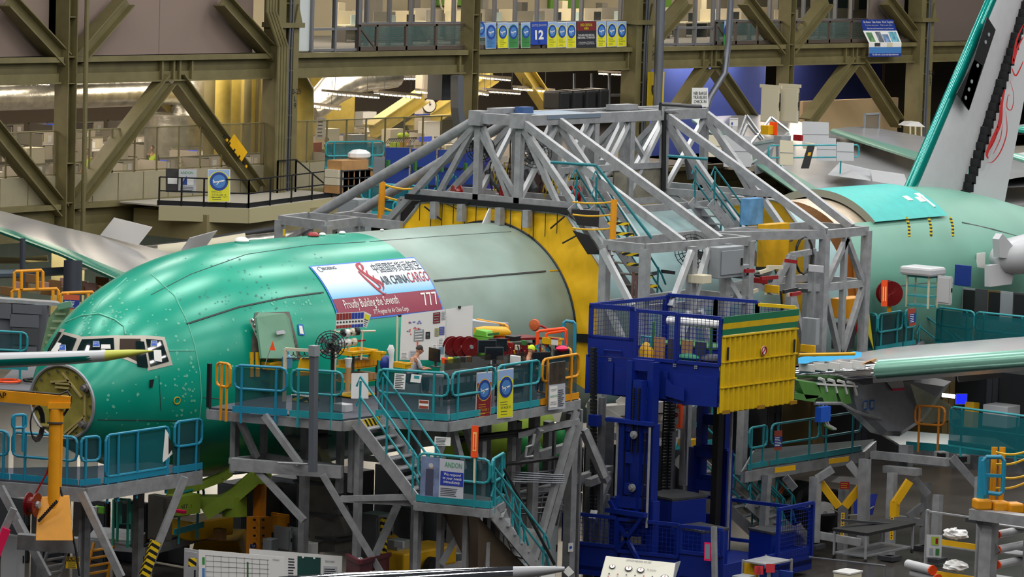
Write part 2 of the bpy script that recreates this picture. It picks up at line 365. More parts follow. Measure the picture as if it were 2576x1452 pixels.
for k, px in enumerate(list(range(905, 1190, 47))+list(range(1215, 1580, 50))+list(range(1660, 1790, 46))+list(range(1815, 2220, 48))):
    Y = 105+rng.random()*4; p = P(px, 95, Y=Y); t = thing('office_desk', 'x', 'desk', (p.x, Y, ZF), 'desks in the upper offices')
    t['label'] = 'pale desk behind the upper office glass, %s from the laced column' % ordn(k+1)
    wd = 1.5+rng.random()*.8
    B().bb(p.x-wd/2, p.x+wd/2, Y, Y+.8, ZF+.7, ZF+.76).build('desktop', OFFM[3], t)
    B().bb(p.x-wd/2, p.x+wd/2, Y+.75, Y+.8, ZF+.1, ZF+1.35).build('modesty_panel', OFFM[k % 3], t)
    B().bb(p.x-wd/2, p.x-wd/2+.06, Y, Y+.8, ZF, ZF+.7).build('leg', OFFM[4], t); B().bb(p.x+wd/2-.06, p.x+wd/2, Y, Y+.8, ZF, ZF+.7).build('leg', OFFM[4], t)
    s_ = single(B().bb(p.x-.25, p.x+.25, Y+.3, Y+.36, ZF+.76, ZF+1.2), 'monitor', BLACK if k % 2 else OFFM[5], 'monitor on the %s pale desk behind the upper office glass' % ordn(k+1), 'monitor', 'monitors in the upper offices')
    if k % 2 == 0: single(B().bb(p.x+.3, p.x+.75, Y+1.5, Y+1.9, ZF, ZF+1.5+rng.random()*.5), 'filing_cabinet', OFFM[k % 6], 'filing cabinet behind the %s upper office desk' % ordn(k+1), 'cabinet', 'cabinets in the upper offices')
for k in range(15):
    x = 119+k*3.4; single(B().bb(x, x+1.9, 106, 106.25, 15.2, 15.3), 'ceiling_light', LAMPM, 'lit fluorescent fitting under the upper office ceiling, %s from the left' % ordn(k+1), 'light', 'lights in the upper offices')
st(B().bb(P(2225, 220, Y=108).x, P(2420, 220, Y=108).x, 108, 108.2, ZL, ZF-.3), 'wall_inner', mat('inner_umber', (84, 74, 62), .8), 'dim umber inner wall behind the last laced column')
for x in (122, 133, 145, 157): lamp('office_lamp', (x, 106, 16.4), 8, 5, 1300, (1, .9, .72))
# ---- lower level: rooms, half walls, fences
for i, (x0, x1) in enumerate(((CX[0], CX[1]), (CX[1]+.3, CX[2]-.3), (CX[2]+.3, CX[3]-.7), (CX[3]+.7, CX[4]-.3))):
    o = st(B().bb(x0, x1, 99.25, 99.33, ZL, ZL+1.05), 'wall_half', CREAMW, 'cream half wall below the wire fence, %s bay from the left' % ordn(i+1))
    for k in range(9): x = x0+(x1-x0)*k/8; B().bb(x-.012, x+.012, 99.235, 99.26, ZL, ZL+1.05).build('panel_joint', OLIVE, o)
    t = thing('mesh_fence', 'olive wire mesh fence above the cream half wall, %s bay from the left' % ordn(i+1), 'fence', (x0, 99.3, ZL+1.05))
    for k in range(10): x = x0+(x1-x0)*k/9; B().bb(x-.025, x+.025, 99.27, 99.33, ZL+1.05, ZL+2.75).build('post', OLIVE, t)
    for z in (ZL+2.72, ZL+1.08): B().bb(x0, x1, 99.27, 99.33, z, z+.05).build('rail', OLIVE, t)
    B().bb(x0, x1, 99.29, 99.30, ZL+1.1, ZL+2.75).build('mesh_infill', gauze('wire_mesh', (120, 112, 84), .22), t)
st(B().bb(60, CX[3]-1.2, 116, 116.2, ZL, ZF-.3), 'wall_inner', mat('inner_beige', (166, 152, 136), .8), 'beige inner wall behind the foil duct')
st(B().bb(P(640, 220, Y=128).x, P(1640, 220, Y=128).x, 128, 128.2, ZL, ZF-.3), 'wall_inner', mat('inner_grey', (150, 140, 124), .8), 'grey inner wall behind the cubicles')
st(B().bb(P(1645, 220, Y=104).x, P(1925, 220, Y=104).x, 104, 104.2, ZL, ZF-.3), 'wall_blue', BLUEW, 'bright blue wall behind the barge travelers sign')
st(B().bb(P(1990, 220, Y=106).x, P(2215, 220, Y=106).x, 106, 106.2, ZL, ZF-.3), 'wall_blue', mat('deep_blue_wall', (24, 36, 98), .7), 'deep blue wall in the bay under the safety banner')
for x in range(96, 165, 9):
    for y in (104, 110): lamp('lower_office_lamp', (x, y, 11.4), 6, 4, 560, (1, .86, .68))
# fluorescent rows of the cubicle hall
k = 0
for (px0, px1, py0, py1, Y) in ((815, 950, 235, 246, 103), (945, 1055, 236, 246, 104), (1050, 1118, 232, 238, 106), (1192, 1225, 234, 239, 104), (1215, 1305, 230, 236, 105), (1295, 1390, 224, 232, 106), (1195, 1280, 195, 202, 107), (990, 1060, 198, 199, 112), (1095, 1118, 199, 200, 113), (760, 852, 265, 275, 104), (1510, 1565, 186, 188, 112), (190, 290, 203, 206, 106), (0, 120, 208, 212, 105), (520, 620, 198, 203, 106)):
    a, c = P(px0, py0, Y=Y), P(px1, py1, Y=Y); k += 1
    t = thing('strip_light', 'suspended fluorescent strip light over the lower offices, %s' % ['leftmost over the yellow duct', 'beside the grey chute', 'third along', 'right of the chute', 'over the clock', 'longest at the right', 'high at the right', 'far at the back', 'behind the grey chute', 'over the yellow elbow duct', 'far right at the blue room', 'over the foil duct', 'at the picture edge', 'beside the riser pipes'][k-1], 'light', (a+c)/2)
    B().bar(a+V((0, 0, .12)), c+V((0, 0, .12)), .3, .1).build('housing', mat('lamp_housing', (120, 112, 100), .5), t)
    L = (c-a).length; n = max(3, int(L/.28)); b = B()
    B().bar(a, c, .2, .06).build('tube', LAMPM, t)
    for q in range(n): b.box(a.lerp(c, (q+.5)/n)+V((0, -.11, -.02)), (.03, .02, .12))
    b.build('louvre', OFFM[2], t, kind='stuff')
    for q in (.2, .8): B().cyl(a.lerp(c, q)+V((0, 0, .15)), a.lerp(c, q)+V((0, 0, 1.2)), .012, 4).build('hanger', DGREY, t)
# foil duct, yellow ducts, pipes
t = thing('foil_duct', 'long crinkled silver foil air duct turning down behind the braces', 'duct', P(200, 245, Y=107))
a, c = P(-30, 247, Y=107), P(470, 232, Y=107)
B().tube([a, a.lerp(c, .3), a.lerp(c, .6), c, c+V((.6, 0, 0))], .52, 18).build('duct_run', FOIL, t, smooth=True)
B().tube([c+V((.6, 0, .9)), c+V((.55, .1, 0)), c+V((.45, .1, -1.2)), c+V((.25, .1, -2.0))], [.75, .8, .95, .95], 18).build('duct_drop', FOIL, t, smooth=True)
B().tube([c+V((-.6, .1, -.9)), c+V((-.6, .1, -2.6)), c+V((-.6, .1, -3.6))], [1.25, 1.3, 1.2], 18).build('insulated_drum', FOIL, t, smooth=True)
a = P(862, 205, Y=105); single(B().tube([a+V((3.5, 0, .25)), a+V((1, 0, .1)), a+V((-.6, 0, -.3)), a+V((-2.2, 0, -1.3))], [.6, .62, .7, .55], 16), 'foil_duct', FOIL, 'crinkled foil air duct under the beam right of the laced column', 'duct', smooth=True)
a = P(765, 215, Y=102); single(B().tube([a+V((-1.4, 0, .5)), a+V((-.5, 0, .35)), a+V((0, 0, -.2)), a+V((.05, 0, -1.2)), a+V((.05, 0, -4.6))], .42, 16), 'elbow_duct', STEELY, 'fat yellow elbow duct dropping behind the wire fence', 'duct', smooth=True)
for k, (px, r_) in enumerate(((560, .34), (585, .34), (622, .16), (645, .09), (660, .09), (530, .3))):
    a = P(px, 320, Y=103+(k % 2)); single(B().cyl((a.x, a.y, ZL), (a.x, a.y, ZF-.3), r_, 14), 'standpipe', OLIVE if k > 1 else STEELY, '%s olive standpipe left of the laced column' % ['fat yellow', 'second fat yellow', 'thinner', 'slim', 'slimmest', 'leftmost fat'][k], 'pipe', smooth=True)
single(B().bb(*(P(628, 0, Y=104).x, P(680, 0, Y=104).x), 104, 105.5, ZL, ZL+4.5), 'equipment_housing', STEELY, 'yellow ribbed sheet metal housing behind the standpipes', 'cabinet')
a = P(822, 280, Y=110); single(B().bb(a.x, P(892, 280, Y=110).x, 110, 114, ZL, ZL+4.1), 'plant_room', STEELY, 'yellow corrugated plant room behind the wire fence', 'cabin')
a = P(1658, 0, Y=98.0); single(B().tube([(a.x, 97.9, 17), (a.x, 97.9, 8.6)], .21, 12), 'riser_pipe', PIPEG, 'tall grey riser pipe in front of the third laced column', 'pipe', smooth=True)
for d in (0, .4): single(B().tube([P(1838, -10, Y=98.2)+V((d*.6, 0, 0)), P(1832, 105, Y=98.2)+V((d*.6, 0, 0)), P(1822, 185, Y=98.2)+V((d*.6, 0, 0)), P(1785, 245, Y=98.2)+V((d*.6, 0, 0)), P(1776, 275, Y=98.2)+V((d*.6, 0, 0))], .14 if d == 0 else .03, 10), 'cable_conduit', PIPEG, 'grey flexible conduit bending past the barge sign' if d == 0 else 'thin cable beside the bending grey conduit', 'pipe', smooth=True)
# chute and boxes hanging under the beam near the third column
single(B().bb(P(1118, 0, Y=100.5).x, P(1142, 0, Y=100.5).x, 100.5, 101.3, P(1130, 252, Y=100.5).z, ZF-1), 'chute', DGREY, 'dark grey square chute hanging under the beam', 'chute')
single(B().tube([P(1150, 190, Y=98.1), P(1150, 270, Y=98.1), P(1153, 295, Y=98.1), P(1158, 330, Y=98.1)], .28, 4), 'downspout', PIPEG, 'grey square downspout beside the dark chute', 'pipe')
# =====================================================================  the aircraft on the line: nose and mid body, axis at Y = 66
AYC, AZC, AR = 66.0, 5.78, 3.1
PRIM = mat('teal_primer', (8, 156, 130), .27, .1, noise=.10, scale=.5, streak=(1, .6, .6))
PRIM2 = mat('teal_primer_wing', (24, 140, 120), .25, .15, noise=.06)
PALE = mat('pale_primer', (150, 174, 166), .42, noise=.07, scale=.5, rgb2=(132, 150, 140))
MINT = mat('mint_primer', (104, 160, 142), .45, noise=.06, scale=.5)
SKINB = mat('bluish_skin', (140, 172, 174), .5, noise=.08, scale=.8)
CHROM = mat('zinc_primer', (150, 140, 62), .6, noise=.15, scale=3)
SEAL = mat('joint_dark', (52, 66, 62), .5)
SPOT = mat('primer_spot', (96, 186, 158), .5)
LGREY = mat('light_grey_paint', (188, 190, 194), .35)
ALU = mat('bright_aluminium', (205, 208, 210), .14, .95)
NS = [  # X, z top, z bottom, half width, z of greatest width
 (67.50, 6.10, 4.20, 1.12, 5.15), (67.72, 6.42, 4.02, 1.36, 5.2), (68.05, 6.86, 3.84, 1.62, 5.28), (68.5, 7.28, 3.62, 1.90, 5.36), (69.1, 7.68, 3.40, 2.18, 5.45),
 (69.9, 8.06, 3.16, 2.45, 5.54), (70.9, 8.42, 2.94, 2.72, 5.62), (72.0, 8.68, 2.79, 2.90, 5.7), (73.2, 8.82, 2.71, 3.02, 5.75), (74.6, 8.88, 2.68, 3.09, 5.78), (76.2, 8.88, 2.68, 3.1, 5.78), (78.9, 8.88, 2.68, 3.1, 5.78)]
def interp(tab, x):
    if x <= tab[0][0]: return tab[0]
    for a, b in zip(tab, tab[1:]):
        if x <= b[0]:
            t = (x-a[0])/(b[0]-a[0]); i = tab.index(a)
            m0 = [(b[k]-tab[max(i-1, 0)][k])/(b[0]-tab[max(i-1, 0)][0])*(b[0]-a[0]) for k in range(5)]
            n = tab[min(i+2, len(tab)-1)]; m1 = [(n[k]-a[k])/(n[0]-a[0])*(b[0]-a[0]) for k in range(5)]
            h = ((1+2*t)*(1-t)**2, t*(1-t)**2, t*t*(3-2*t), t*t*(t-1))
            return (x,)+tuple(h[0]*a[k]+h[1]*m0[k]+h[2]*b[k]+h[3]*m1[k] for k in range(1, 5))
    return tab[-1]
def ring(tab, x, n=96, a0=0, a1=2*math.pi, grow=0):
    _, zt, zb, w_, zc = interp(tab, x); out = []
    for j in range(n):
        a = a0+(a1-a0)*j/(n if abs(a1-a0) > 6.2 else n-1); c, s_ = math.cos(a), math.sin(a)
        out.append(V((x, AYC-(w_+grow)*c, zc+((zt-zc) if s_ > 0 else (zc-zb))*s_+grow*s_)))
    return out
def skin(name, tab, x0, x1, m, parent, step=.35, **k):
    n = max(2, int((x1-x0)/step)+1)
    return B().grid([ring(tab, x0+(x1-x0)*i/(n-1)) for i in range(n)], closed=True).build(name, m, parent, smooth=True, **k)
PL = thing('airliner', 'unfinished freighter with green primed nose and a cargo airline banner', 'airplane', (76, 66, 0))
MS = [(78.9, 8.88, 2.68, 3.1, 5.78), (100, 8.88, 2.68, 3.1, 5.78)]
nose = skin('nose_section', NS, 67.5, 78.9, PRIM, PL, .2, label='glossy green primed nose section')
mid = skin('mid_fuselage', MS, 78.9, 87, PALE, PL, 1, label='pale grey primed barrel')
aftb = skin('wing_box_fuselage', MS, 87, 99.4, SKINB, PL, 1, label='bluish grey barrel inside the tower')
BV = []
for tab, x0, x1 in ((NS, 67.5, 78.9), (MS, 78.9, 99.4)):
    n = int((x1-x0)/.2)+1; rows = [ring(tab, x0+(x1-x0)*i/(n-1), 192) for i in range(n)]
    vs = [p for r_ in rows for p in r_]; fs = [(i*192+j, i*192+(j+1) % 192, (i+1)*192+(j+1) % 192, (i+1)*192+j) for i in range(n-1) for j in range(192)]
    BV.append(BVHTree.FromPolygons(vs, fs))
def hit(x, y, off=.01):                                # where a sight line meets the skin
    d = (CW+(x-1288)/FPX*CR-(y-726)/FPX*CU).normalized(); best = None
    for t in BV:
        l, n, _, dist = t.ray_cast(CC, d)
        if l and (best is None or dist < best[2]): best = (l, n if n.dot(d) < 0 else -n, dist)
    return (best[0]+best[1]*off, best[1]) if best else (None, None)
def patch(poly, m, name, parent, off=.015, n=8, **k):  # four-cornered piece lying on the skin
    (x0, y0), (x1, y1), (x2, y2), (x3, y3) = poly; rows = []
    for i in range(n+1):
        v = i/n; r_ = []
        for j in range(n+1):
            u = j/n; x = (x0*(1-u)+x1*u)*(1-v)+(x3*(1-u)+x2*u)*v; y = (y0*(1-u)+y1*u)*(1-v)+(y3*(1-u)+y2*u)*v
            p, _n2 = hit(x, y, off); r_.append(p)
        rows.append(r_)
    rows = [r_ for r_ in rows if all(r_)]
    return B().grid(rows).build(name, m, parent, smooth=True, **k) if len(rows) > 1 else None
def seam(pts, m=SEAL, r_=.014, name='panel_seam', parent=None, n=14):
    out = []
    for (xa, ya), (xb, yb) in zip(pts, pts[1:]):
        for i in range(n):
            p, _n2 = hit(xa+(xb-xa)*i/n, ya+(yb-ya)*i/n, 0)
            if p: out.append(p)
    return B().tube(out, r_, 5).build(name, m, parent or nose) if len(out) > 1 else None
# bulkhead where the radome is missing
bk = B().grid([ring(NS, 67.5, 48, grow=g) if g is not None else [V((67.56, 66, 5.15))]*48 for g in (0, -.06, -.5, None)], closed=True).build('pressure_bulkhead', CHROM, PL, smooth=True, label='ochre primed front bulkhead')
B().tube(ring(NS, 67.47, 64, grow=-.01), .045, 6, closed=True).build('bulkhead_rim', GALV, bk, smooth=True)
b = B()
for a, c in (((157, 938), (205, 1000)), ((160, 1092), (214, 1046)), ((168, 1096), (206, 1060)), ((128, 961), (176, 957)), ((140, 964), (180, 967)), ((140, 974), (174, 977)), ((215, 985), (213, 1060)), ((95, 1070), (150, 1072))):
    p, q = P(*a, X=67.47), P(*c, X=67.47); b.bar(p, q, .05, .05)
b.build('stiffener', mat('ochre_light', (176, 160, 100), .6), bk)
for c in ((217, 976), (212, 1068)): p = P(*c, X=67.45); B().prof(p, (-1, 0, 0), [(0, .11), (.06, .11), (.07, .07), (.16, .07), (.16, 0)], 12).build('hinge_fitting', mat('fitting_grey', (120, 116, 112), .5, .4), bk)
b = B()
for k in range(18):
    a = k*.35; p = V((67.47, 66-.98*math.cos(a), 5.15+.8*math.sin(a))); b.box(p, (.05, .05, .05))
b.build('bolt', ALU, bk, kind='stuff')
# cockpit windows
FRM = mat('window_frame', (176, 170, 158), .45, .3); PANE = mat('cockpit_glass', (14, 34, 34), .08, 0, coat=1)
WPX = [[(127, 889), (158, 836), (148, 834), (118, 889)], [(127, 889), (181, 890), (196, 852), (161, 841)], [(189, 890), (291, 888), (289, 850), (205, 854)], [(299, 890), (358, 918), (355, 851), (300, 851)], [(377, 926), (426, 912), (408, 855), (365, 851)]]
seqn = ('right side pane', 'right windshield', 'left windshield', 'left sliding window', 'left rear window')
for k, q in enumerate(WPX):
    cx = sum(p[0] for p in q)/4; cy = sum(p[1] for p in q)/4
    big = [(cx+(x-cx)*1.13+(4 if x > cx else -4), cy+(y-cy)*1.06+(5 if y > cy else -5)) for x, y in q]
    f = patch(big, FRM, 'window_frame', PL, .012, 6)
    if not f: continue
    in_ = [(cx+(x-cx)*.94, cy+(y-cy)*.92) for x, y in q]
    if k != 3: patch(in_, PANE, 'window_pane', f, .028, 6)
    else:
        patch(in_, mat('dark_cabin', (52, 36, 22), .8), 'window_opening', f, .02, 6)
        patch([(345, 922), (372, 926), (362, 862), (341, 860)], PANE, 'slid_pane', f, .05, 4)
    patch([(x*.5+y*.5, z) for (x, z), y in zip(in_, [p[0] for p in in_])], PANE, 'x', f, .02, 1) if False else None
for x, y in ((244, 868), (387, 866), (161, 877)):                      # glazing maker's stickers
    s_ = patch([(x-9, y+8), (x+8, y+8), (x+7, y-7), (x-8, y-7)], PAPER, 'pane_sticker', PL, .05, 2)
    if s_: patch([(x-8, y+6), (x+7, y+6), (x+6, y-6), (x-7, y-6)], mat('sticker_blue', (34, 90, 190), .4), 'sticker_logo', s_, .056, 2)
    p, n = hit(x, y, .066)
    if p and s_: lettering(B(), 'PPG', p, XA.lerp(-YA, .45).normalized(), ZA, .055).build('sticker_letters', PAPER, s_)
for q in ([(387, 909), (406, 912), (404, 882), (385, 882)], [(255, 880), (279, 880), (278, 869), (256, 869)], [(131, 886), (148, 888), (158, 866), (147, 864)]): patch(q, PAPER, 'pane_note', PL, .05, 2)
# panel seams and light primer spots
seam([(318, 700), (252, 760), (210, 813)], SPOT, .016); seam([(165, 812), (205, 795), (250, 790), (290, 805), (312, 822), (316, 843)], SPOT, .03)
seam([(381, 690), (440, 745), (472, 810), (490, 870), (503, 935), (507, 1000), (500, 1075)], SPOT, .018); seam([(470, 815), (600, 773), (720, 748), (820, 735)], SEAL, .03)
seam([(380, 742), (480, 690), (620, 640), (780, 617), (930, 608)], SEAL, .012); seam([(930, 608), (1100, 595), (1300, 582)], SEAL, .012, parent=mid)
seam([(425, 882), (494, 882)], SPOT, .02); seam([(245, 1056), (400, 1058), (500, 1060)], SEAL, .014); seam([(400, 945), (405, 1040)], SEAL, .01)
seam([(1092, 707), (1240, 694), (1382, 682)], DGREY, .035, 'lap_strip', mid); seam([(1382, 682), (1432, 678)], YEL, .025, 'lap_strip', mid)
seam([(510, 1000), (560, 1004)], SEAL, .01)
rng = random.Random(11)
def spots(regions, m, name, parent, r0=.02, r1=.055):
    b = B()
    for (x0, x1, y0, y1, n) in regions:
        for _ in range(n):
            p, nn = hit(x0+(x1-x0)*rng.random(), y0+(y1-y0)*rng.random(), .006)
            if not p: continue
            a = nn.orthogonal().normalized(); c = nn.cross(a); r_ = r0+(r1-r0)*rng.random()
            b.add([p+(a*math.cos(t*.785)+c*math.sin(t*.785))*r_ for t in range(8)], [tuple(range(8))])
    return b.build(name, m, parent, kind='stuff')
spots([(200, 330, 780, 842, 50), (180, 320, 700, 790, 18), (330, 470, 700, 860, 24), (430, 500, 850, 1080, 30), (250, 430, 930, 1080, 24), (440, 490, 880, 1010, 20), (520, 620, 830, 960, 8), (640, 820, 735, 790, 34), (540, 760, 790, 830, 9)], SPOT, 'primer_spots', nose, .015, .042)
spots([(430, 900, 640, 760, 60), (500, 700, 720, 790, 30)], mat('primer_dark_ring', (20, 120, 104), .4), 'fastener_marks', nose, .015, .035)
for x, y, m in ((445, 1008, YEL), (382, 965, BLACK)):
    p, n = hit(x, y, .01)
    if m is YEL: B().tube([p+n.orthogonal().normalized()*(.09*math.cos(t*.5236))+n.cross(n.orthogonal().normalized())*(.09*math.sin(t*.5236)) for t in range(12)], .015, 5, closed=True).build('drain_port', YEL, PL)
    else: B().box(p, (.16, .02, .2)).build('static_port_tape', m, PL)
# crew door standing ajar
DOORM = mat('door_primer', (112, 160, 134), .45, noise=.04)
fr = patch([(628, 905), (758, 905), (727, 785), (640, 787)], mat('door_gap', (96, 92, 84), .6, noise=.2, scale=8), 'door_surround', PL, .02, 8)
patch([(645, 905), (744, 905), (716, 793), (650, 795)], mat('door_gap', (96, 92, 84), .6), 'door_reveal', fr, .03, 8)
D0 = [hit(x, y, .32) [0] for x, y in ((634, 905), (722, 905), (704, 814), (694, 802), (634, 800), (624, 812))]
dr = B().prism(D0, hit(680, 850, 0)[1]*.08).build('crew_door', DOORM, PL, label='pale green door standing open off the skin')
c, n = hit(680, 846, .42); B().box(c, (.34, .03, .1), ax=(XA, n, n.cross(XA))).build('door_window', ALU, dr)
for k in range(6):
    x, y = 620-4+k*4.2, 815+k*11; p, n = hit(x+6, y, .25); B().ball(p, .05, 8).build('door_roller', ALU, dr)
p, q = hit(618, 812, .2)[0], hit(640, 862, .2)[0]; B().tube([p, p.lerp(q, .5), q], .03, 6).build('hinge_arm', mat('hinge_cream', (180, 178, 160), .5), dr)
for k in range(7):
    x, y = 712+k*4.4, 806+k*11; p, n = hit(x, y, .05); B().box(p, (.12, .05, .09)).build('latch_stop', ALU, fr)
pn = patch([(750, 843), (765, 845), (761, 818), (748, 816)], mat('tape_blue', (30, 100, 190), .6), 'taped_note', PL, .03, 3); patch([(752, 840), (762, 842), (758, 821), (750, 820)], PAPER, 'note_sheet', pn, .036, 3)
# roof fittings
p = P(1222, 562, Y=66); B().prism([p+V((-.16, -.02, 0)), p+V((.2, -.02, 0)), p+V((.2, -.02, .42)), p+V((.13, -.02, .42))], (0, .04, 0)).build('blade_antenna', WHITE, mid)
for (x, y, m, r_) in ((788, 592, RED, .17), (608, 606, WHITE, .2), (811, 590, WHITE, .1), (861, 586, WHITE, .1), (961, 579, WHITE, .06)):
    p = P(x, y, Y=66); B().ball(p, r_, 12, (1, 1, .55)).build('roof_fitting', m, PL, smooth=True)
p = P(714, 594, Y=66); B().cyl(p, p+V((0, 0, .18)), .03, 8).build('roof_marker', YEL, PL)
# airline banner wrapped on the skin: x along the body, angle a up from the horizontal
def banner_pt(u, v, off): x = 76.05+(83.25-76.05)*u if False else None
BT = [hit(*q, 0)[0] for q in ((771, 669), (1037, 651), (1120, 783), (853, 815))]
ang = lambda p: math.atan2(p.z-AZC, AYC-p.y)
aT = (ang(BT[0])+ang(BT[1]))/2; aB = ang(BT[2]); xL = (BT[0].x+hit(853, 806, 0)[0].x)/2; xR = (BT[1].x+BT[2].x)/2
BW, BH = xR-xL, (aT-aB)*AR
def bpt(x, y, off=.02):                                 # banner metres from its lower left corner
    a = aB+y/AR; r_ = AR+off
    return V((xL+x, AYC-r_*math.cos(a), AZC+.0+r_*math.sin(a)))
def bfill(x0, x1, y0, y1, m, name, parent, off=.02, n=16):
    return B().grid([[bpt(x0+(x1-x0)*j/4, y0+(y1-y0)*i/n, off) for j in range(5)] for i in range(n+1)]).build(name, m, parent, smooth=True)
bnr = bfill(0, BW, 0, BH, mat('banner_blue_edge', (60, 120, 220), .45), 'airline_banner', PL)
bnr['label'] = 'printed cargo airline banner with red emblem'
e = .05; hb = BH*.36
gm = mat('banner_sky', (205, 226, 240), .42); nt = gm.node_tree
tc = nt.nodes.new('ShaderNodeTexCoord'); sp = nt.nodes.new('ShaderNodeSeparateXYZ'); rp = nt.nodes.new('ShaderNodeValToRGB'); nt.links.new(tc.outputs['Generated'], sp.inputs[0])
nt.links.new(sp.outputs['Z'], rp.inputs[0]); nt.links.new(rp.outputs[0], nt.nodes['Principled BSDF'].inputs['Base Color'])
rp.color_ramp.elements[0].color = (lin(110), lin(190), lin(232), 1); rp.color_ramp.elements[1].color = (lin(226), lin(236), lin(244), 1); rp.color_ramp.elements[1].position = .55
bfill(e, BW-e, hb, BH-e, gm, 'sky_field', bnr, .03); bfill(e, BW-e, e, hb, mat('banner_maroon', (140, 34, 66), .45), 'maroon_field', bnr, .03, 10)
def btext(s, x, y, h, m, width=None, off=.042, **k):
    b = lettering(B(), s, (0, 0, 0), XA, ZA, h, width, **k)
    b.v = [bpt(x+p.x, y+p.z, off) for p in b.v]; return b.build('lettering', m, bnr)
INK = mat('banner_ink', (42, 48, 60), .5); WINE = mat('banner_red', (168, 24, 52), .45)
btext('中国国际货运航空', BW*.755, BH*.83, .27, INK, BW*.45, bold=.0)
btext('AIR CHINA', BW*.66, BH*.59, .27, INK, BW*.26, bold=.015)
btext('CARGO', BW*.895, BH*.6, .33, WINE, BW*.2, shear=.25, bold=.004)
btext('Proudly Building the Seventh', BW*.345, BH*.235, .25, PAPER, BW*.51)
btext('777 Freighter for Air China Cargo', BW*.5, BH*.085, .13, PAPER, BW*.33)
btext('777', BW*.905, BH*.215, .38, PAPER, BW*.15)
btext('BOEING', BW*.155, BH*.91, .1, INK, BW*.12, bold=.02); 
b = B().tube([bpt(BW*.065+.09*math.cos(t*.4), BH*.9+.09*math.sin(t*.4), .045) for t in range(16)], .008, 4, closed=True); b.build('maker_mark', INK, bnr)
b = B()                                                 # stylised phoenix: flowing ribbons
for pts, w_ in (([(.42, .95), (.36, .93), (.34, .85), (.37, .74), (.42, .62), (.46, .52), (.455, .46), (.42, .47)], .10), ([(.31, .80), (.335, .66), (.375, .54), (.42, .43), (.47, .36), (.50, .38)], .09), ([(.42, .80), (.40, .72), (.44, .63), (.49, .55), (.50, .47), (.47, .41)], .07), ([(.42, .93), (.40, .86), (.37, .80)], .09), ([(.46, .70), (.45, .64), (.495, .58), (.515, .52), (.50, .44)], .05)):
    P2 = []
    for i in range(len(pts)-1):
        p0, p1, p2, p3 = pts[max(i-1, 0)], pts[i], pts[i+1], pts[min(i+2, len(pts)-1)]
        for q in range(6):
            t = q/6; P2.append(tuple(.5*((2*p1[k])+(-p0[k]+p2[k])*t+(2*p0[k]-5*p1[k]+4*p2[k]-p3[k])*t*t+(-p0[k]+3*p1[k]-3*p2[k]+p3[k])*t**3) for k in (0, 1)))
    rows = []
    for i, (x, y) in enumerate(P2):
        a = P2[max(i-1, 0)]; c = P2[min(i+1, len(P2)-1)]; dx, dy = (c[0]-a[0])*BW, (c[1]-a[1])*BH; L = math.hypot(dx, dy) or 1
        ww = .5*w_*(.35+.65*math.sin(math.pi*min(1, .15+i/len(P2)*.95)))
        x = .385+(x-.31)*.7; rows.append([bpt(x*BW-dy/L*ww, y*BH+dx/L*ww, .044), bpt(x*BW+dy/L*ww, y*BH-dx/L*ww, .044)])
    b.grid(rows)
b.build('phoenix_emblem', WINE, bnr)
# ---- wings of this aircraft
def wing(name, parent, secs, m, le=None, n=20, **k):    # secs: (leading edge point, chord vector, thickness)
    rows = []; prof = []
    for i in range(n+1): t = (1-math.cos(math.pi*i/n))/2; prof.append((t, 2.6*(.2969*math.sqrt(t)-.126*t-.3516*t*t+.2843*t**3-.1015*t**4)))
    for L, ch, th in secs:
        L, ch = V(L), V(ch); r_ = [L+ch*t+V((0, 0, th*y)) for t, y in prof[::-1]]+[L+ch*t-V((0, 0, th*y*.8)) for t, y in prof[1:]]
        rows.append(r_)
    o = B().grid(rows).build(name, m, parent, smooth=True, **k)
    if le:
        rr = []
        for L, ch, th in secs:
            L, ch = V(L), V(ch); q = [(t, y) for t, y in prof if t < .13]
            rr.append([L+ch*(t-.003)+V((0, 0, (th*y)*1.06+.035)) for t, y in q[::-1]]+[L+ch*(t-.003)-V((0, 0, (th*y*.8)*1.06+.035)) for t, y in q[1:]])
        B().grid(rr).build('leading_edge', le, o, smooth=True)
    return o
rw = [((84.3, 77.8, 4.95), (7.0, -.4, .2), .95), ((P(310, 712, z=5.45)), (5.6, .6, .1), .7), ((P(150, 640, z=5.75)), (4.6, .6, .05), .55), ((P(0, 585, z=6.05)), (3.6, .6, 0), .42), ((P(-150, 532, z=6.4)), (2.8, .5, 0), .3)]
WGREY = mat('wing_grey', (172, 172, 174), .22, .2, noise=.04, scale=.6)
w1 = wing('right_wing', PL, rw, WGREY, PRIM2, label='far wing reaching up left behind the nose')
for q, l in (([(252, 592), (348, 617), (375, 574), (286, 549)], 'spoiler'), ([(449, 638), (520, 618), (527, 612), (476, 600)], 'spoiler')):
    Z = 5.95; a = P(*q[0], z=Z); c = P(*q[1], z=Z); h = (P(q[3][0], q[3][1], D=(a-CC).dot(CW)+.3)-a)
    B().prism([a, c, c+h, a+h], (.06, .04, .02)).build('spoiler', LGREY, w1)
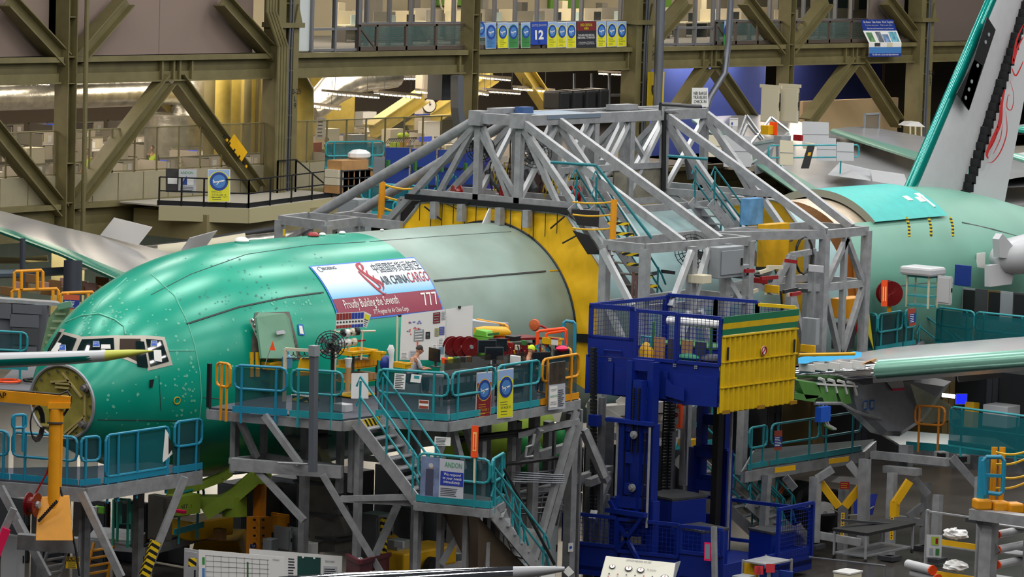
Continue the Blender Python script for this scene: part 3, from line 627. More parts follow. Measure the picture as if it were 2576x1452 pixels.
# =====================================================================  near wing with its engine strut
WAL = mat('wing_lower_alu', (176, 180, 182), .2, .8)
l0, l1 = P(1985, 950, z=4.98), P(2198, 934, z=5.22); l2 = P(2576, 907, z=5.7); l3 = l2+(l2-l1)*.6
lw = wing('left_wing', PL, [(l0, (7.2, .5, .32), .92), (l1, (6.6, .5, .35), .85), (l2, (5.6, .5, .42), .72), (l3, (4.9, .5, .4), .62)], WGREY, label='near wing carrying the open engine strut')
def le_cover(a, b_, m, name, w_):
    rr = []
    for L, th in ((a, .9), (b_, .78)):
        rr.append([L+V((-.03+.5*(1-math.cos(t)), 0, w_*math.sin(t)+.03)) for t in [k*.16-1.25 for k in range(16)]])
    return B().grid(rr).build(name, m, lw, smooth=True)
le_cover(l1, l3, mat('slat_mint', (126, 178, 160), .24, .2), 'slat', .30); le_cover(l0+(l0-l1)*.1, l1, ALU, 'inboard_leading_edge', .26)
B().bar(l1+V((-.02, 0, -.27)), l3+V((-.02, 0, -.2)), .3, .1).build('slat_lower_lip', ALU, lw)
# open bay ahead of the spar with blue protective cloth
a = P(2090, 918, z=5.45); st_ = B()
for k in range(5): p = P(2030+k*32, 925-k*2, z=5.42); st_.box(p, (.06, .5, .2))
st_.build('bay_rib', WHITE, lw)
rr = []
for i in range(9):
    t = i/8; rr.append([P(2008+t*160, 915-t*16-j*5+math.sin(i*2.1+j)*2.2, z=5.55+j*.02) for j in range(4)])
B().grid(rr).build('blue_cloth', mat('cyan_cloth', (20, 150, 200), .7), lw, smooth=True, label='crumpled cyan protective cloth')
B().tube([P(2010, 893, z=5.9), P(2070, 892, z=5.9), P(2150, 890, z=5.9)], .05, 6).build('yellow_strap', YEL, lw)
B().prism([P(2168, 917, z=5.5), P(2200, 914, z=5.5), P(2206, 902, z=5.6), P(2190, 908, z=5.6)], (.05, .05, .02)).build('protective_wrap', WOOD, lw)
ST = thing('engine_strut', 'grey engine strut with open green ribbed nose under the near wing', 'engine pylon', P(2160, 1040, Y=57))
sy = 56.3
def sp_(x, y, Y=sy): return P(x, y, Y=Y)
PYL = mat('strut_grey', (150, 154, 162), .35, noise=.06)
body = [(2152, 958), (2215, 948), (2300, 948), (2400, 962), (2385, 985), (2330, 1060), (2270, 1100), (2225, 1098), (2165, 1040), (2155, 1000)]
rows = []
for dy, s_ in ((0, .82), (.15, 1), (.75, 1), (.9, .82)):
    cxx, cyy = 2260, 1020; rows.append([sp_(cxx+(x-cxx)*s_, cyy+(y-cyy)*s_, sy)+V((.55*dy, dy*1.0, 0)) for x, y in body])
bb_ = B().grid(rows, closed=True); n = len(body); k0 = 0
bb_.f.append(tuple(range(n))); bb_.f.append(tuple(3*n+i for i in range(n))[::-1])
bb_.build('strut_skin', PYL, ST)
FOILM = gauze('plastic_sheet', (206, 216, 190), .6, .2)
B().grid([[sp_(2290+i*14+j*4, 965+j*13+i*(6-j)*1.2, sy-.25-.08*math.sin(i*1.7+j)) for i in range(8)] for j in range(9)]).build('plastic_wrap', FOILM, ST, smooth=True, label='translucent plastic sheet draped over the strut')
GRN = mat('rib_green', (84, 140, 66), .5, noise=.1)
for k, (x0, y0, x1, y1) in enumerate(((2008, 958, 2060, 1000), (2055, 965, 2100, 1012), (2100, 970, 2135, 1015))):
    B().prism([sp_(x0, y0), sp_(x1, y0+8), sp_(x1+8, y1), sp_(x0+20, y1+4)], (.35, .5, 0)).build('green_rib', GRN, ST)
B().prism([sp_(2000, 990), sp_(2060, 996), sp_(2048, 1012), sp_(1998, 1004)], (.4, .6, 0)).build('green_bracket', GRN, ST)
b = B()
for k in range(4): b.tube([sp_(2060+k*24, 952+k*3), sp_(2072+k*25, 956+k*3), sp_(2080+k*25, 985+k*3)], .045, 6)
b.bar(sp_(2055, 966), sp_(2155, 972), .1, .05); b.build('white_rib_cage', WHITE, ST)
B().tube([sp_(2050, 1015), sp_(2115, 1015), sp_(2150, 1035), sp_(2215, 1055)], .05, 6).build('lower_edge', GALV, ST)
for x, y in ((2177, 1020), (2194, 1018)):
    b = B().box(sp_(x, y, sy-.05), (.2, .02, .26), ax=(XA, YA, ZA)).build('blue_taped_vent', mat('tape_blue', (30, 60, 150), .6), ST); B().box(sp_(x, y, sy-.07), (.12, .02, .18)).build('vent_mesh', GREYB, b)
b = B().prism([sp_(2222, 950, sy-.1), sp_(2270, 952, sy-.1), sp_(2275, 975, sy-.1), sp_(2245, 980, sy-.1)], (.05, .05, 0)).build('access_flap', LGREY, ST); B().bar(sp_(2243, 981, sy-.12), sp_(2274, 979, sy-.12), .05, .05).build('pink_tape', mat('hot_pink', (240, 20, 90), .5), b)
for k in range(3): B().tube([sp_(2060+k*9, 1020), sp_(2062+k*8, 1050), sp_(2072+k*6, 1070), sp_(2092+k*5, 1080)], .04, 6).build('wire_loom', LGREY if k else GRN, ST)
B().box(sp_(2070, 1042, sy-.1), (.5, .2, .42)).build('blue_cover', mat('cover_blue', (30, 90, 200), .5), ST)
f = B().prism([P(2408, 940, z=5.0), P(2520, 932, z=5.1), P(2520, 950, z=4.95), P(2412, 962, z=4.8)], (.1, .1, .02)).build('flap_panel', LGREY, lw)
for k in range(5): B().box(P(2420+k*22, 952-k*2, z=4.85)+V((-.05, -.05, 0)), (.03, .03, .12)).build('flap_latch', BLACK, f)
# =====================================================================  aft body section waiting behind the tower, with fin
AF = thing('aft_fuselage', 'mint primed aft fuselage section with open front and tail fin', 'airplane', (108, 66, 0))
AS = [(100.2, 9.05, 2.85, 3.1, 5.95), (106.5, 9.05, 2.85, 3.1, 5.95), (109, 8.98, 3.1, 3.02, 6.0), (112, 8.6, 3.6, 2.8, 6.1), (115, 8.05, 4.2, 2.45, 6.2), (119, 7.5, 5.0, 1.8, 6.3), (123, 7.0, 5.8, 1.0, 6.4)]
skin('aft_skin', AS, 102.4, 123, MINT, AF, .6)
def arc_skin(name, x0, x1, a0, a1, m, parent, grow=0, inner=None, **k):
    o = B().grid([ring(AS, x0+(x1-x0)*i/6, 40, R(a0), R(a1), grow) for i in range(7)])
    return o.build(name, m, parent, smooth=True, **k)
arc_skin('near_side_skin', 100.2, 102.5, -90, 48, MINT, AF); arc_skin('far_side_skin', 100.2, 102.5, 142, 270, MINT, AF)
cp = arc_skin('crown_panel', 102.2, 106.7, 46, 150, mat('turquoise_panel', (40, 176, 170), .5, noise=.06), AF, .1, label='loose turquoise crown panel')
B().grid([ring(AS, 102.2, 48, R(46), R(150), g) for g in (.1, -.14)]+[ring(AS, 102.75, 48, R(46), R(150), -.14)]).build('panel_rim', mat('rim_grey', (140, 142, 128), .5), cp, smooth=True)
RIMM = mat('rim_grey', (140, 142, 128), .5)
B().grid([ring(AS, 100.2, 40, R(-90), R(48), g) for g in (0, -.18)]+[ring(AS, 100.6, 40, R(-90), R(48), -.18)]).build('opening_rim', RIMM, AF, smooth=True)
B().grid([ring(AS, 100.2, 40, R(142), R(270), g) for g in (0, -.18)]+[ring(AS, 100.6, 40, R(142), R(270), -.18)]).build('opening_rim', RIMM, AF, smooth=True)
B().tube(ring(AS, 100.16, 24, R(-60), R(20), .0), .05, 5).build('red_edge_guard', RED, AF)
INS = mat('insulation_foil', (206, 190, 168), .4, .4, bump=.8, scale=2, noise=.15); INO = mat('orange_lit_liner', (226, 164, 92), .7, noise=.08)  # orange light of the work tubes is put into the second liner colour
for a0, a1, m, nme in ((50, 140, INS, 'foil_liner'), (140, 165, INS, 'foil_liner'), (165, 235, INO, 'orange_lit_liner'), (235, 330, mat('cargo_floor_liner', (150, 130, 100), .7), 'lower_liner'), (-30, 50, INO, 'orange_lit_liner')):
    B().grid([ring(AS, x, 20, R(a0), R(a1), -.2) for x in (100.5, 102, 104, 106, 109)]).build(nme, m, AF, smooth=True)
B().grid([ring(AS, 108.9, 32, grow=-.25), [V((108.9, 66, 6))]*32], closed=True).build('inner_bulkhead', mat('cabin_end', (214, 176, 120), .8), AF)
B().bb(100.6, 108.8, 63.4, 68.6, 4.7, 4.8).build('cabin_floor', mat('cargo_floor', (130, 120, 104), .6), AF)
for px in (2089, 2169):
    p = P(px, 680, X=101.2); t = thing('work_light', 'white fluorescent work light standing in the aft fuselage opening, %s one' % ('left' if px < 2100 else 'right'), 'light', (p.x, p.y, 4.8))
    B().cyl((p.x, p.y, 5.0), (p.x, p.y, 7.0), .13, 10).build('tube', mat('work_glow', (255, 236, 214), .5, emit=7), t); B().cyl((p.x, p.y, 4.8), (p.x, p.y, 5.0), .16, 10).build('base', AMBER, t); B().cyl((p.x, p.y, 7), (p.x, p.y, 7.15), .1, 10).build('cap', BLACK, t)
lamp('cabin_lamp', (103.5, 66, 8.6), 3, 1.5, 160, (1, .8, .58))
for (x, y, w_, h_) in ((2283, 500, .3, .14), (2315, 503, .34, .14), (2312, 492, .3, .12), (2335, 508, .12, .3)):
    p = next((q for q in (P(x, y, D=118+k*.04) for k in range(300)) if (q.y-66)**2+(q.z-5.95)**2 < 3.2**2), None)
    if p: n = V((0, p.y-66, p.z-5.95)).normalized(); B().box(p, (w_, h_*2, .06), ax=(XA, n.cross(XA), n)).build('masking_patch', PAPER, cp)
for x in (2281, 2336, 2391):
    d = (CW+(x-1288)/FPX*CR-(548-726)/FPX*CU)
    a = P(x, 546, Y=63.35); B().tube([a, a+V((-.03, -.12, -.3)), a+V((-.12, -.2, -.62))], .045, 4).build('caution_streamer', stripes('caution_tape', (222, 190, 20), (40, 36, 20), 9, (0, 0, 1)), AF)
for pts in (((2215, 725), (2330, 712), (2440, 712)), ((2420, 560), (2500, 578), (2576, 600))):
    o = []
    for x, y in pts:
        best = None
        d = (CW+(x-1288)/FPX*CR-(y-726)/FPX*CU); tt = 110
        while tt < 145:
            p = CC+d*tt
            if p.x > 100.2:
                _, zt, zb, w_, zc = interp(AS, p.x); e2 = ((p.y-66)/w_)**2+((p.z-zc)/((zt-zc) if p.z > zc else (zc-zb)))**2
                if e2 < 1: best = p; break
            tt += .05
        if best: o.append(best)
    if len(o) > 1: B().tube(o, .03, 5).build('panel_seam', SEAL, AF)
FINW = mat('fin_white', (196, 196, 200), .35, noise=.03)
def fin(name, parent, secs, m, n=14, half=None, **k):   # secs: (leading edge x, trailing edge x, z, thickness)
    rows = []
    for xl, xt, z, th in secs:
        prof = [((1-math.cos(math.pi*i/n))/2) for i in range(n+1)]; yy = lambda t: 2.6*(.2969*math.sqrt(t)-.126*t-.3516*t*t+.2843*t**3-.1015*t**4)
        rows.append([V((xl+(xt-xl)*t, 66+th*yy(t), z)) for t in prof[::-1]]+[V((xl+(xt-xl)*t, 66-th*yy(t), z)) for t in prof[1:]])
    return B().grid(rows).build(name, m, parent, smooth=True, **k)
fl0, fl1 = P(2278, 470, Y=66), P(2482, 0, Y=66); ft0, ft1 = P(2520, 528, Y=66), P(2590, 160, Y=66)
zt_ = 17.5; lx = lambda z: fl0.x+(fl1.x-fl0.x)*(z-fl0.z)/(fl1.z-fl0.z); tx = lambda z: ft0.x+(ft1.x-ft0.x)*(z-ft0.z)/(ft1.z-ft0.z)
h0, h1 = P(2412, 500, Y=66), P(2550, 70, Y=66); hx = lambda z: h0.x+(h1.x-h0.x)*(z-h0.z)/(h1.z-h0.z)
fn = fin('tail_fin', AF, [(lx(z)+.25, hx(z), z, .55) for z in (7.6, 10, 13, zt_)], FINW, label='white primed fin')
fin('fin_leading_edge', AF, [(lx(z), lx(z)+1.0-.03*(z-8), z, .62) for z in (8.7, 11, 14, zt_)], mat('fin_teal', (2, 140, 130), .16, .3, coat=.6), label='glossy teal fin leading edge')
rd = fin('rudder', AF, [(hx(z)+.22, tx(z)+.1, z, .35) for z in (8.0, 10, 13, zt_)], mat('rudder_white', (206, 206, 210), .35), label='white rudder with red flowing emblem')
b = B()
for k in range(30):
    z = 8.6+k*.27; x = hx(z)+.1; b.box((x+(k % 2)*.04, 65.85, z), (.16+.05*(k % 3), .3, .34))
b.build('hinge_gear', BLACK, fn)
FY = 65.62
def fpt(x, y, Y=FY): return P(x, y, Y=Y)
for q in ([(2482, 42), (2503, 75), (2436, 278), (2415, 252)], [(2450, 150), (2470, 165), (2436, 278), (2405, 235)]):
    bay = B().prism([fpt(*p) for p in q], (0, -.03, 0)).build('open_bay', BLACK, fn, label='black open leading bay')
for x, y in ((2487, 87), (2479, 106), (2459, 165), (2444, 205), (2437, 225), (2429, 246)):
    p = fpt(x, y, FY-.04); B().prof(p, (0, -1, 0), [(0, .07), (.02, .07), (.02, 0)], 12).build('lightening_hole', GREYB, fn)
EM = mat('emblem_red', (196, 44, 44), .5); b = B()
def ribbon(b, pts, w_, Y=65.6):
    P2 = []
    for i in range(len(pts)-1):
        p0, p1, p2, p3 = pts[max(i-1, 0)], pts[i], pts[i+1], pts[min(i+2, len(pts)-1)]
        for q in range(7):
            t = q/7; P2.append(tuple(.5*((2*p1[k])+(-p0[k]+p2[k])*t+(2*p0[k]-5*p1[k]+4*p2[k]-p3[k])*t*t+(-p0[k]+3*p1[k]-3*p2[k]+p3[k])*t**3) for k in (0, 1)))
    rows = []
    for i, (x, y) in enumerate(P2):
        a = P2[max(i-1, 0)]; c = P2[min(i+1, len(P2)-1)]; dx, dy = c[0]-a[0], c[1]-a[1]; L = math.hypot(dx, dy) or 1
        ww = w_*(.25+.75*math.sin(math.pi*i/len(P2)))
        rows.append([P(x-dy/L*ww, y+dx/L*ww, Y=Y), P(x+dy/L*ww, y-dx/L*ww, Y=Y)])
    b.grid(rows)
for pts, w_ in (([(2576, 60), (2558, 100), (2548, 160), (2560, 120), (2576, 90)], 3), ([(2545, 170), (2556, 190), (2576, 150)], 2), ([(2528, 225), (2520, 260), (2515, 310), (2498, 350), (2483, 385), (2486, 400)], 5), ([(2540, 200), (2550, 240), (2545, 275), (2533, 270), (2536, 240), (2542, 243)], 1.2), ([(2530, 280), (2533, 330), (2520, 375), (2500, 405), (2482, 410)], 1.6), ([(2512, 300), (2505, 345), (2488, 380)], 1.5), ([(2522, 310), (2516, 350), (2496, 392)], 1.2)): ribbon(b, pts, w_)
b.build('red_emblem', EM, rd)
# tailplane root and fairing at the edge of the view
p = P(2500, 652, Y=62); t = B().prof(p, (1, -.15, .06), [(0, .02), (.12, .3), (.4, .48), (1.0, .62), (2.2, .7), (4, .72)], 18).build('tailplane_root', LGREY, AF, smooth=True)
B().prism([P(2516, 648, Y=61.6), P(2513, 602, Y=61.6), P(2522, 588, Y=61.6), P(2560, 632, Y=61.6), P(2562, 652, Y=61.6)], (0, .25, 0)).build('root_fairing', LGREY, AF)
B().prism([P(2490, 668, Y=61.8), P(2555, 662, Y=61.8), P(2545, 715, Y=61.8), P(2490, 722, Y=61.8)], (0, .2, 0)).build('root_cover', mat('cover_white', (200, 200, 204), .6), AF)
B().box(P(2467, 659, Y=63), (.5, .05, .6)).build('taped_sheet', PAPER, AF)
# ---- other aircraft parts further off
T2 = thing('next_airliner_wing', 'wide grey wing with raised spoilers beyond the aft fuselage', 'wing', P(2150, 470, z=6.0))
a, c = P(2080, 540, z=6.3), P(1925, 432, z=7.2)
wing('wing_panel', T2, [(a+(a-c)*.5, (16, -4, .25), .9), (a, (14, -3, .2), .8), (c, (11.5, -1.5, .1), .6), (c+(c-a)*1.4, (7, 0, .1), .45)], WGREY, mat('slat_mint', (126, 178, 160), .24, .2))
for q in ([(2083, 440), (2190, 455), (2190, 428), (2112, 410)], [(2195, 456), (2285, 470), (2275, 440), (2190, 428)]):
    z = 7.35; q2 = [P(*q[0], z=z), P(*q[1], z=z)]; D = (q2[0]-CC).dot(CW); q2 += [P(*q[2], D=D+2), P(*q[3], D=D+2)]
    B().prism(q2, (.1, .06, .02)).build('spoiler', LGREY, T2)
T3 = thing('distant_wing', 'long grey wing with mint leading edge far behind the tail fin', 'wing', P(2200, 380, z=6.9))
a, c = P(2340, 412, z=7.7), P(2088, 332, z=8.3)
wing('wing_panel', T3, [(a+(a-c)*.6, (9, 0, .1), .9), (a, (8, 0, .1), .8), (c, (4, .3, .1), .5)], WGREY, mat('slat_mint', (126, 178, 160), .24, .2))
T4 = thing('distant_wing', 'grey and mint wing at the right picture edge behind the rudder', 'wing', P(2560, 400, D=150))
a, c = P(2640, 425, D=150), P(2541, 395, D=150)
wing('wing_panel', T4, [(a, (5, 0, .1), .8), (c, (4, 0, .1), .5)], WGREY, mat('slat_mint', (126, 178, 160), .24, .2))
a, c = P(2640, 340, D=165), P(2540, 325, D=165)
T5 = thing('distant_wing', 'second pale wing higher at the right picture edge behind the rudder', 'wing', a)
wing('wing_panel', T5, [(a, (5, 0, .1), .9), (c, (4, 0, .1), .6)], WGREY, PRIM2)
# ---- parts of nearer aircraft that reach into the frame
T6 = thing('tailplane_tip', 'teal edged tailplane with yellow pointed tip crossing before the nose', 'wing', P(150, 900, D=80))
d = lambda x, y: P(x, y, D=80)
rows = []
for (x, y, h_) in ((-120, 917, 22), (0, 907, 20), (180, 900, 17), (265, 895, 14.5), (330, 888.5, 9), (360, 885, 5), (386, 883, 1)):
    c = d(x, y); r_ = h_*80/FPX
    rows.append([c+V((.79, .61, 0))*(1.5*math.cos(t*.3927)*r_)+V((0, 0, r_*math.sin(t*.3927))) for t in range(16)])
B().grid(rows[:4], closed=True).build('tip_skin', LGREY, T6, smooth=True); B().grid(rows[3:], closed=True).build('tip_cap', mat('tip_yellow', (190, 196, 70), .45), T6, smooth=True, label='yellow green pointed tip')
rr = []
for (x, y, h_) in ((-120, 917, 22), (0, 907, 20), (180, 900, 17), (262, 895.5, 13)):
    c = d(x, y); r_ = h_*80/FPX
    rr.append([c+V((.79, .61, 0))*(1.57*math.cos(t)*r_)+V((0, 0, 1.04*r_*math.sin(t))) for t in [2.85+k*.13 for k in range(8)]])
B().grid(rr).build('teal_edge', mat('edge_teal', (2, 110, 100), .2, .3), T6, smooth=True)
rows = []
T7 = thing('wing_leading_edge', 'polished bare metal leading edge at the bottom picture edge', 'wing', P(1150, 1450, D=62))
for (x, y, h_) in ((700, 1485, 34), (860, 1472, 31), (1100, 1456, 25), (1290, 1443, 18), (1370, 1436, 12), (1420, 1432, 6)):
    c = P(x, y, D=62); r_ = h_*62/FPX
    rows.append([c+V((.6, .48, 0))*(1.6*r_*math.cos(t*.3927))+V((0, 0, r_*math.sin(t*.3927))) for t in range(16)])
B().grid(rows[:4], closed=True).build('polished_skin', mat('mirror_alu', (225, 226, 228), .07, 1), T7, smooth=True); B().grid(rows[3:], closed=True).build('tip_fairing', LGREY, T7, smooth=True)
# =====================================================================  body join tower: aluminium trusses over two yellow curtains
TW = thing('join_tower', 'tall aluminium truss tower straddling the fuselage with long sloping legs', 'tower', (90, 66, 0))
def nb(name, a, c, w_, m=GALV, h=None, p=TW): return B().bar(a, c, w_, h or w_).build(name, m, p)
def t_(x, y, Y): return P(x, y, Y=Y)
ZT = 11.86
A1, B1 = V((85.2, 66.75, ZT)), V((85.2, 65.25, ZT)); C1, D1 = V((92.4, 65.25, ZT)), V((94.5, 65.25, ZT)); A2, D2 = V((92.4, 66.75, ZT)), V((94.5, 66.75, ZT))
for a, c in ((A1, B1), (B1, C1), (C1, D1), (D1, D2), (A1, A2), (A2, D2), (C1, A2)): nb('top_chord', a, c, .26, h=.3)
for x in (87, 88.8, 90.6): nb('top_strut', V((x, 65.25, ZT)), V((x, 66.75, ZT)), .16)
for p in (A1, B1): B().box(p, (.5, .42, .42)).build('node_block', GALV, TW)
B().bb(86.3, 88.9, 65.1, 66.9, ZT+.02, ZT+.14).build('deck_plate', mat('deck_bluegrey', (140, 158, 176), .4, .5), TW)
B().box(V((86.2, 66.6, ZT+.2)), (1.2, .4, .16)).build('winch_case', GALV, TW); B().box(V((86.6, 66.2, ZT+.23)), (.5, .3, .18)).build('winch_motor', mat('motor_blue', (60, 90, 140), .4), TW)
B().box(V((91.6, 66.3, ZT+.2)), (1.1, .4, .16)).build('winch_case', GALV, TW)
# long legs
ZO = 8.72
legs = [(B1, P(1718, 611, X=85.2)), (V((86.95, 65.25, ZT)), P(1812, 603, X=86.95)), (C1, P(2077, 582, X=92.4)), (D1, P(2143, 572, X=94.5)),
        (A1, P(792, 543, X=85.2)), (V((87, 66.75, ZT)), P(890, 540, X=87))]
for i, (a, c) in enumerate(legs):
    if i < 4: nb('sloping_leg', a, c, .17, h=.22)
    else: B().tube([a, c], .15, 12).build('sloping_leg', GALV, TW, smooth=True)
# steep second legs and vertical posts of each bay, front plane of the tower
ZM = 9.55
mids = []
for X, (ya, yb) in ((85.2, (63.6, 68.4)), (87.0, (63.6, 68.4)), (92.4, (63.2, 68.4)), (94.5, (63.2, 68.4))):
    for yt, ym, ye in ((65.25, ya, 61.9), (66.75, yb, 70.2)):
        top = V((X, yt, ZT)); nb('post', top, V((X, yt, 9.1)), .2)
        nb('inclined_post', top, V((X, ym, ZM-.35)), .15)
        nb('inclined_post', top+V((0, 0, -.1)), V((X, ye, 8.2 if yt < 66 else 8.5)), .18)
    nb('cross_chord', V((X, ya-.4, 9.55)), V((X, yb+.4, 9.55)), .2); nb('cross_brace', V((X, 65.25, 9.55)), V((X, 66.75, 11.5)), .14)
    for s_ in (-1, 1): nb('knee_brace', V((X, 66+s_*.9, 9.5)), V((X, 66+s_*1.9, 9.15)), .12); nb('knee_brace', V((X, 66+s_*2.3, 9.5)), V((X, 66+s_*3.0, 9.1)), .12)
nb('inclined_post', V((85.2, 66.6, 11.6)), V((85.2, 65.4, 9.2)), .13)
for y in (65.25, 66.75):
    for x in (88.8, 90.6): nb('post', V((x, y, ZT)), V((x, y, 9.2)), .22)
    for x0, x1 in ((85.2, 87), (87, 88.8), (88.8, 90.6), (90.6, 92.4), (92.4, 94.5)): nb('web_brace', V((x0, y, 9.5)), V((x1, y, ZT-.1)), .13, mat('bright_brace', (205, 208, 210), .4, .4))
    nb('mid_chord', V((87, y, 10.35)), V((92.4, y, 10.35)), .18); nb('lower_chord', V((85.2, y, 9.3)), V((94.5, y, 9.3)), .2)
for y in (63.4, 68.6): nb('lower_chord', V((85.2, y, 9.3)), V((94.5, y, 9.3)), .2)
# enclosure panels and cabinets in the middle of the tower
B().bb(89.8, 92.3, 65.2, 65.25, 9.4, 10.3).build('infill_panel', mat('panel_zinc', (136, 132, 118), .5, .3, noise=.25), TW); B().bb(88.0, 89.5, 66.9, 68.2, 9.3, 10.3).build('brown_cabinet', mat('maroon_box', (84, 56, 52), .6), TW)
b = B()
for k in range(9):
    b.bar((87.3, 67.4, 9.4+k*.13), (89.6, 67.4, 9.4+k*.13), .05)
b.build('rack_bar', CREAM, TW)
# curtains: yellow octagons round the body
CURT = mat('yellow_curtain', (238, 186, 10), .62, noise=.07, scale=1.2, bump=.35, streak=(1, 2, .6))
def curtain(X, outer, name, label, m=CURT):
    t = thing(name, label, 'curtain', (X, 66, 5))
    n = 60; rows = []
    for g in (0, .25, .5, .75, 1):
        r_ = []
        for j in range(n+1):
            a = R(-22)+R(224)*j/n; c, s_ = math.cos(a), math.sin(a)
            ri = AR+.035
            hx_, top, sl = outer                        # half width, height above axis, slope corner
            cand = [hx_/abs(c) if abs(c) > 1e-6 else 99]
            if s_ > 0: cand += [top/s_, (hx_*.96+top*.5)/(abs(c)*.96+s_*.5) if False else 1/(abs(c)/sl[0]+s_/sl[1])]
            ro = max(min(cand), ri+.12); q = ri+(ro-ri)*g
            r_.append(V((X+.06*math.sin(j*1.3+g*5)*g*(1-g)*4-.5*(1-g)*0, AYC-q*c, AZC+q*s_)))
        rows.append(r_)
    B().grid(rows).build('curtain_sheet', m, t, smooth=True)
    B().tube([rows[-1][j] for j in range(n+1)], .05, 5).build('curtain_frame', GALV, t)
    B().tube([rows[0][j]+V((-.02, 0, 0)) for j in range(n+1)], .03, 5).build('seal_edge', BLACK, t)
    return t, rows
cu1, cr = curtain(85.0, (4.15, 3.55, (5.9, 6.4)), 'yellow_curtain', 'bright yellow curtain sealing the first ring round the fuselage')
cu2, cr2 = curtain(95.6, (4.3, 3.5, (6.2, 6.6)), 'yellow_curtain', 'shaded yellow curtain sealing the far ring inside the tower', mat('yellow_curtain_shaded', (206, 158, 12), .65, noise=.07, bump=.3))  # shade inside the tower is put into this darker yellow
p = [V((84.96, 66-q*math.cos(R(a)), AZC+q*math.sin(R(a)))) for q, a in ((3.16, -1), (4.14, -1), (4.14, 3), (3.16, 3))]; B().prism(p, (-.05, 0, 0)).build('black_band', BLACK, cu1)
for k in range(13):
    y = 63.6+k*.42; B().cyl((84.9, y, 9.32), (84.9, y, 8.75-(k % 3)*.12), .013, 5).build('tie_rod', BLACK, cu1)
for y in (68.0, 67.0, 65.6, 64.6): B().bb(84.7, 84.92, y-.1, y+.1, 8.85, 9.35).build('hanger_box', GALV, cu1)
for (x0, y0, x1, y1) in ((1420, 545, 1385, 575), (1452, 592, 1415, 612), (1068, 520, 1110, 553)): B().tube([P(x0, y0, X=84.8), P(x1, y1, X=84.8)], .025, 5).build('strut_rod', BLACK, cu1)
B().tube([P(1120, 512, X=84.85), P(1148, 525, X=84.85), P(1165, 520, X=84.85), P(1182, 508, X=84.85)], .015, 5).build('slack_cable', BLACK, cu1)
# black cross platforms above the curtain, hose reels, fans, cables
nb('upper_walk_beam', V((84.95, 62.9, 9.42)), V((84.95, 69.2, 9.42)), .16, BLACK)
for px, py, X in ((1258, 490, 85.6), (1138, 488, 86.2), (1435, 490, 86), (1775, 477, 93)):
    p = P(px, py, X=X); t = thing('hose_reel', 'red hose reel on the tower, %s' % {1258: 'above the yellow curtain', 1138: 'left one behind cables', 1435: 'right of the middle posts', 1775: 'at the far bay'}[px], 'hose reel', (p.x, p.y, p.z-.2))
    B().prof(p+V((.1, -.08, 0)), (-.75, .5, 0), [(-.12, .03), (-.12, .26), (-.09, .26), (-.08, .16), (.08, .16), (.09, .26), (.12, .26), (.12, .03)], 20).build('spool', RED, t); B().prof(p+V((-.05, .02, 0)), (-.75, .5, 0), [(0, .05), (.1, .05), (.1, 0)], 10).build('hub', GALV, t); B().bar(p+V((0, 0, -.3)), p, .06).build('bracket', BLACK, t)
def fan(px, py, r_, label, tilt=0, **k):
    p = P(px, py, **k); t = thing('fan', label, 'fan', p-V((0, 0, r_)))
    n = V((-.72, -.62, .3+tilt)).normalized(); u = n.orthogonal().normalized(); v_ = n.cross(u); b = B()
    for rr_ in (.35, .6, .8, 1): b.tube([p+n*(.12*(1.1-rr_))+(u*math.cos(q*.3491)+v_*math.sin(q*.3491))*(r_*rr_) for q in range(18)], .012, 4, closed=True)
    for q in range(18): b.tube([p+n*.12, p+(u*math.cos(q*.3491)+v_*math.sin(q*.3491))*r_, p-n*.1], .008, 3)
    b.build('cage', BLACK, t, kind='stuff')
    for q in range(4):
        a = q*1.571; d_ = u*math.cos(a)+v_*math.sin(a); e_ = u*math.cos(a+.7)+v_*math.sin(a+.7); B().prism([p+d_*.1*r_, p+d_*.85*r_, p+e_*.85*r_+n*.04, p+e_*.1*r_+n*.02], n*.008).build('blade', DGREY, t)
    B().cyl(p-n*.22, p+n*.05, .12*1.2 if r_ > .4 else .08, 10).build('motor', BLACK, t)
    return t
fan(1209, 375, .42, 'black caged fan clamped to the left tower post', X=85.6); fan(1345, 385, .5, 'black caged fan tilted beside the middle tower post', .3, X=86); fan(1741, 632, .5, 'black caged fan under the near outrigger frame', X=87.2)
CABY = mat('yellow_cable', (190, 160, 30), .5); CABD = mat('dark_cable', (40, 36, 30), .6)
rng = random.Random(5)
for k, (x, y0, y1, X) in enumerate([(1235+8*q, 395+rng.random()*20, 480, 85.7) for q in range(6)]+[(1362+5*q, 440, 475+rng.random()*20, 86.5) for q in range(9)]+[(1285+4*q, 330, 470, 87) for q in range(3)]):
    pts = [P(x+rng.uniform(-4, 4), y0+(y1-y0)*q/4, X=X) for q in range(5)]; B().tube(pts, .02, 5).build('hanging_cable', CABY if k % 3 else CABD, TW)
for (x0, y0, x1, y1, X) in ((1320, 430, 1345, 478, 86), (1228, 430, 1262, 478, 85.8), (1732, 400, 1740, 450, 93)): B().tube([P(x0, y0, X=X), P((x0+x1)/2, (y0+y1)/2+4, X=X), P(x1, y1, X=X)], .13, 10).build('flexible_hose', DGREY, TW, smooth=True)
# dark pipe goal over the far end
B().tube([P(1669, 480, X=92.2), P(1671, 283, X=92.2), P(1776, 283, X=94.6), P(1776, 400, X=94.6)], .08, 8).build('black_pipe_frame', BLACK, TW); B().tube([P(1660, 290, X=92), P(1662, 262, X=92), P(1762, 268, X=94.4), P(1764, 284, X=94.4)], .06, 8).build('black_pipe_frame', BLACK, TW)
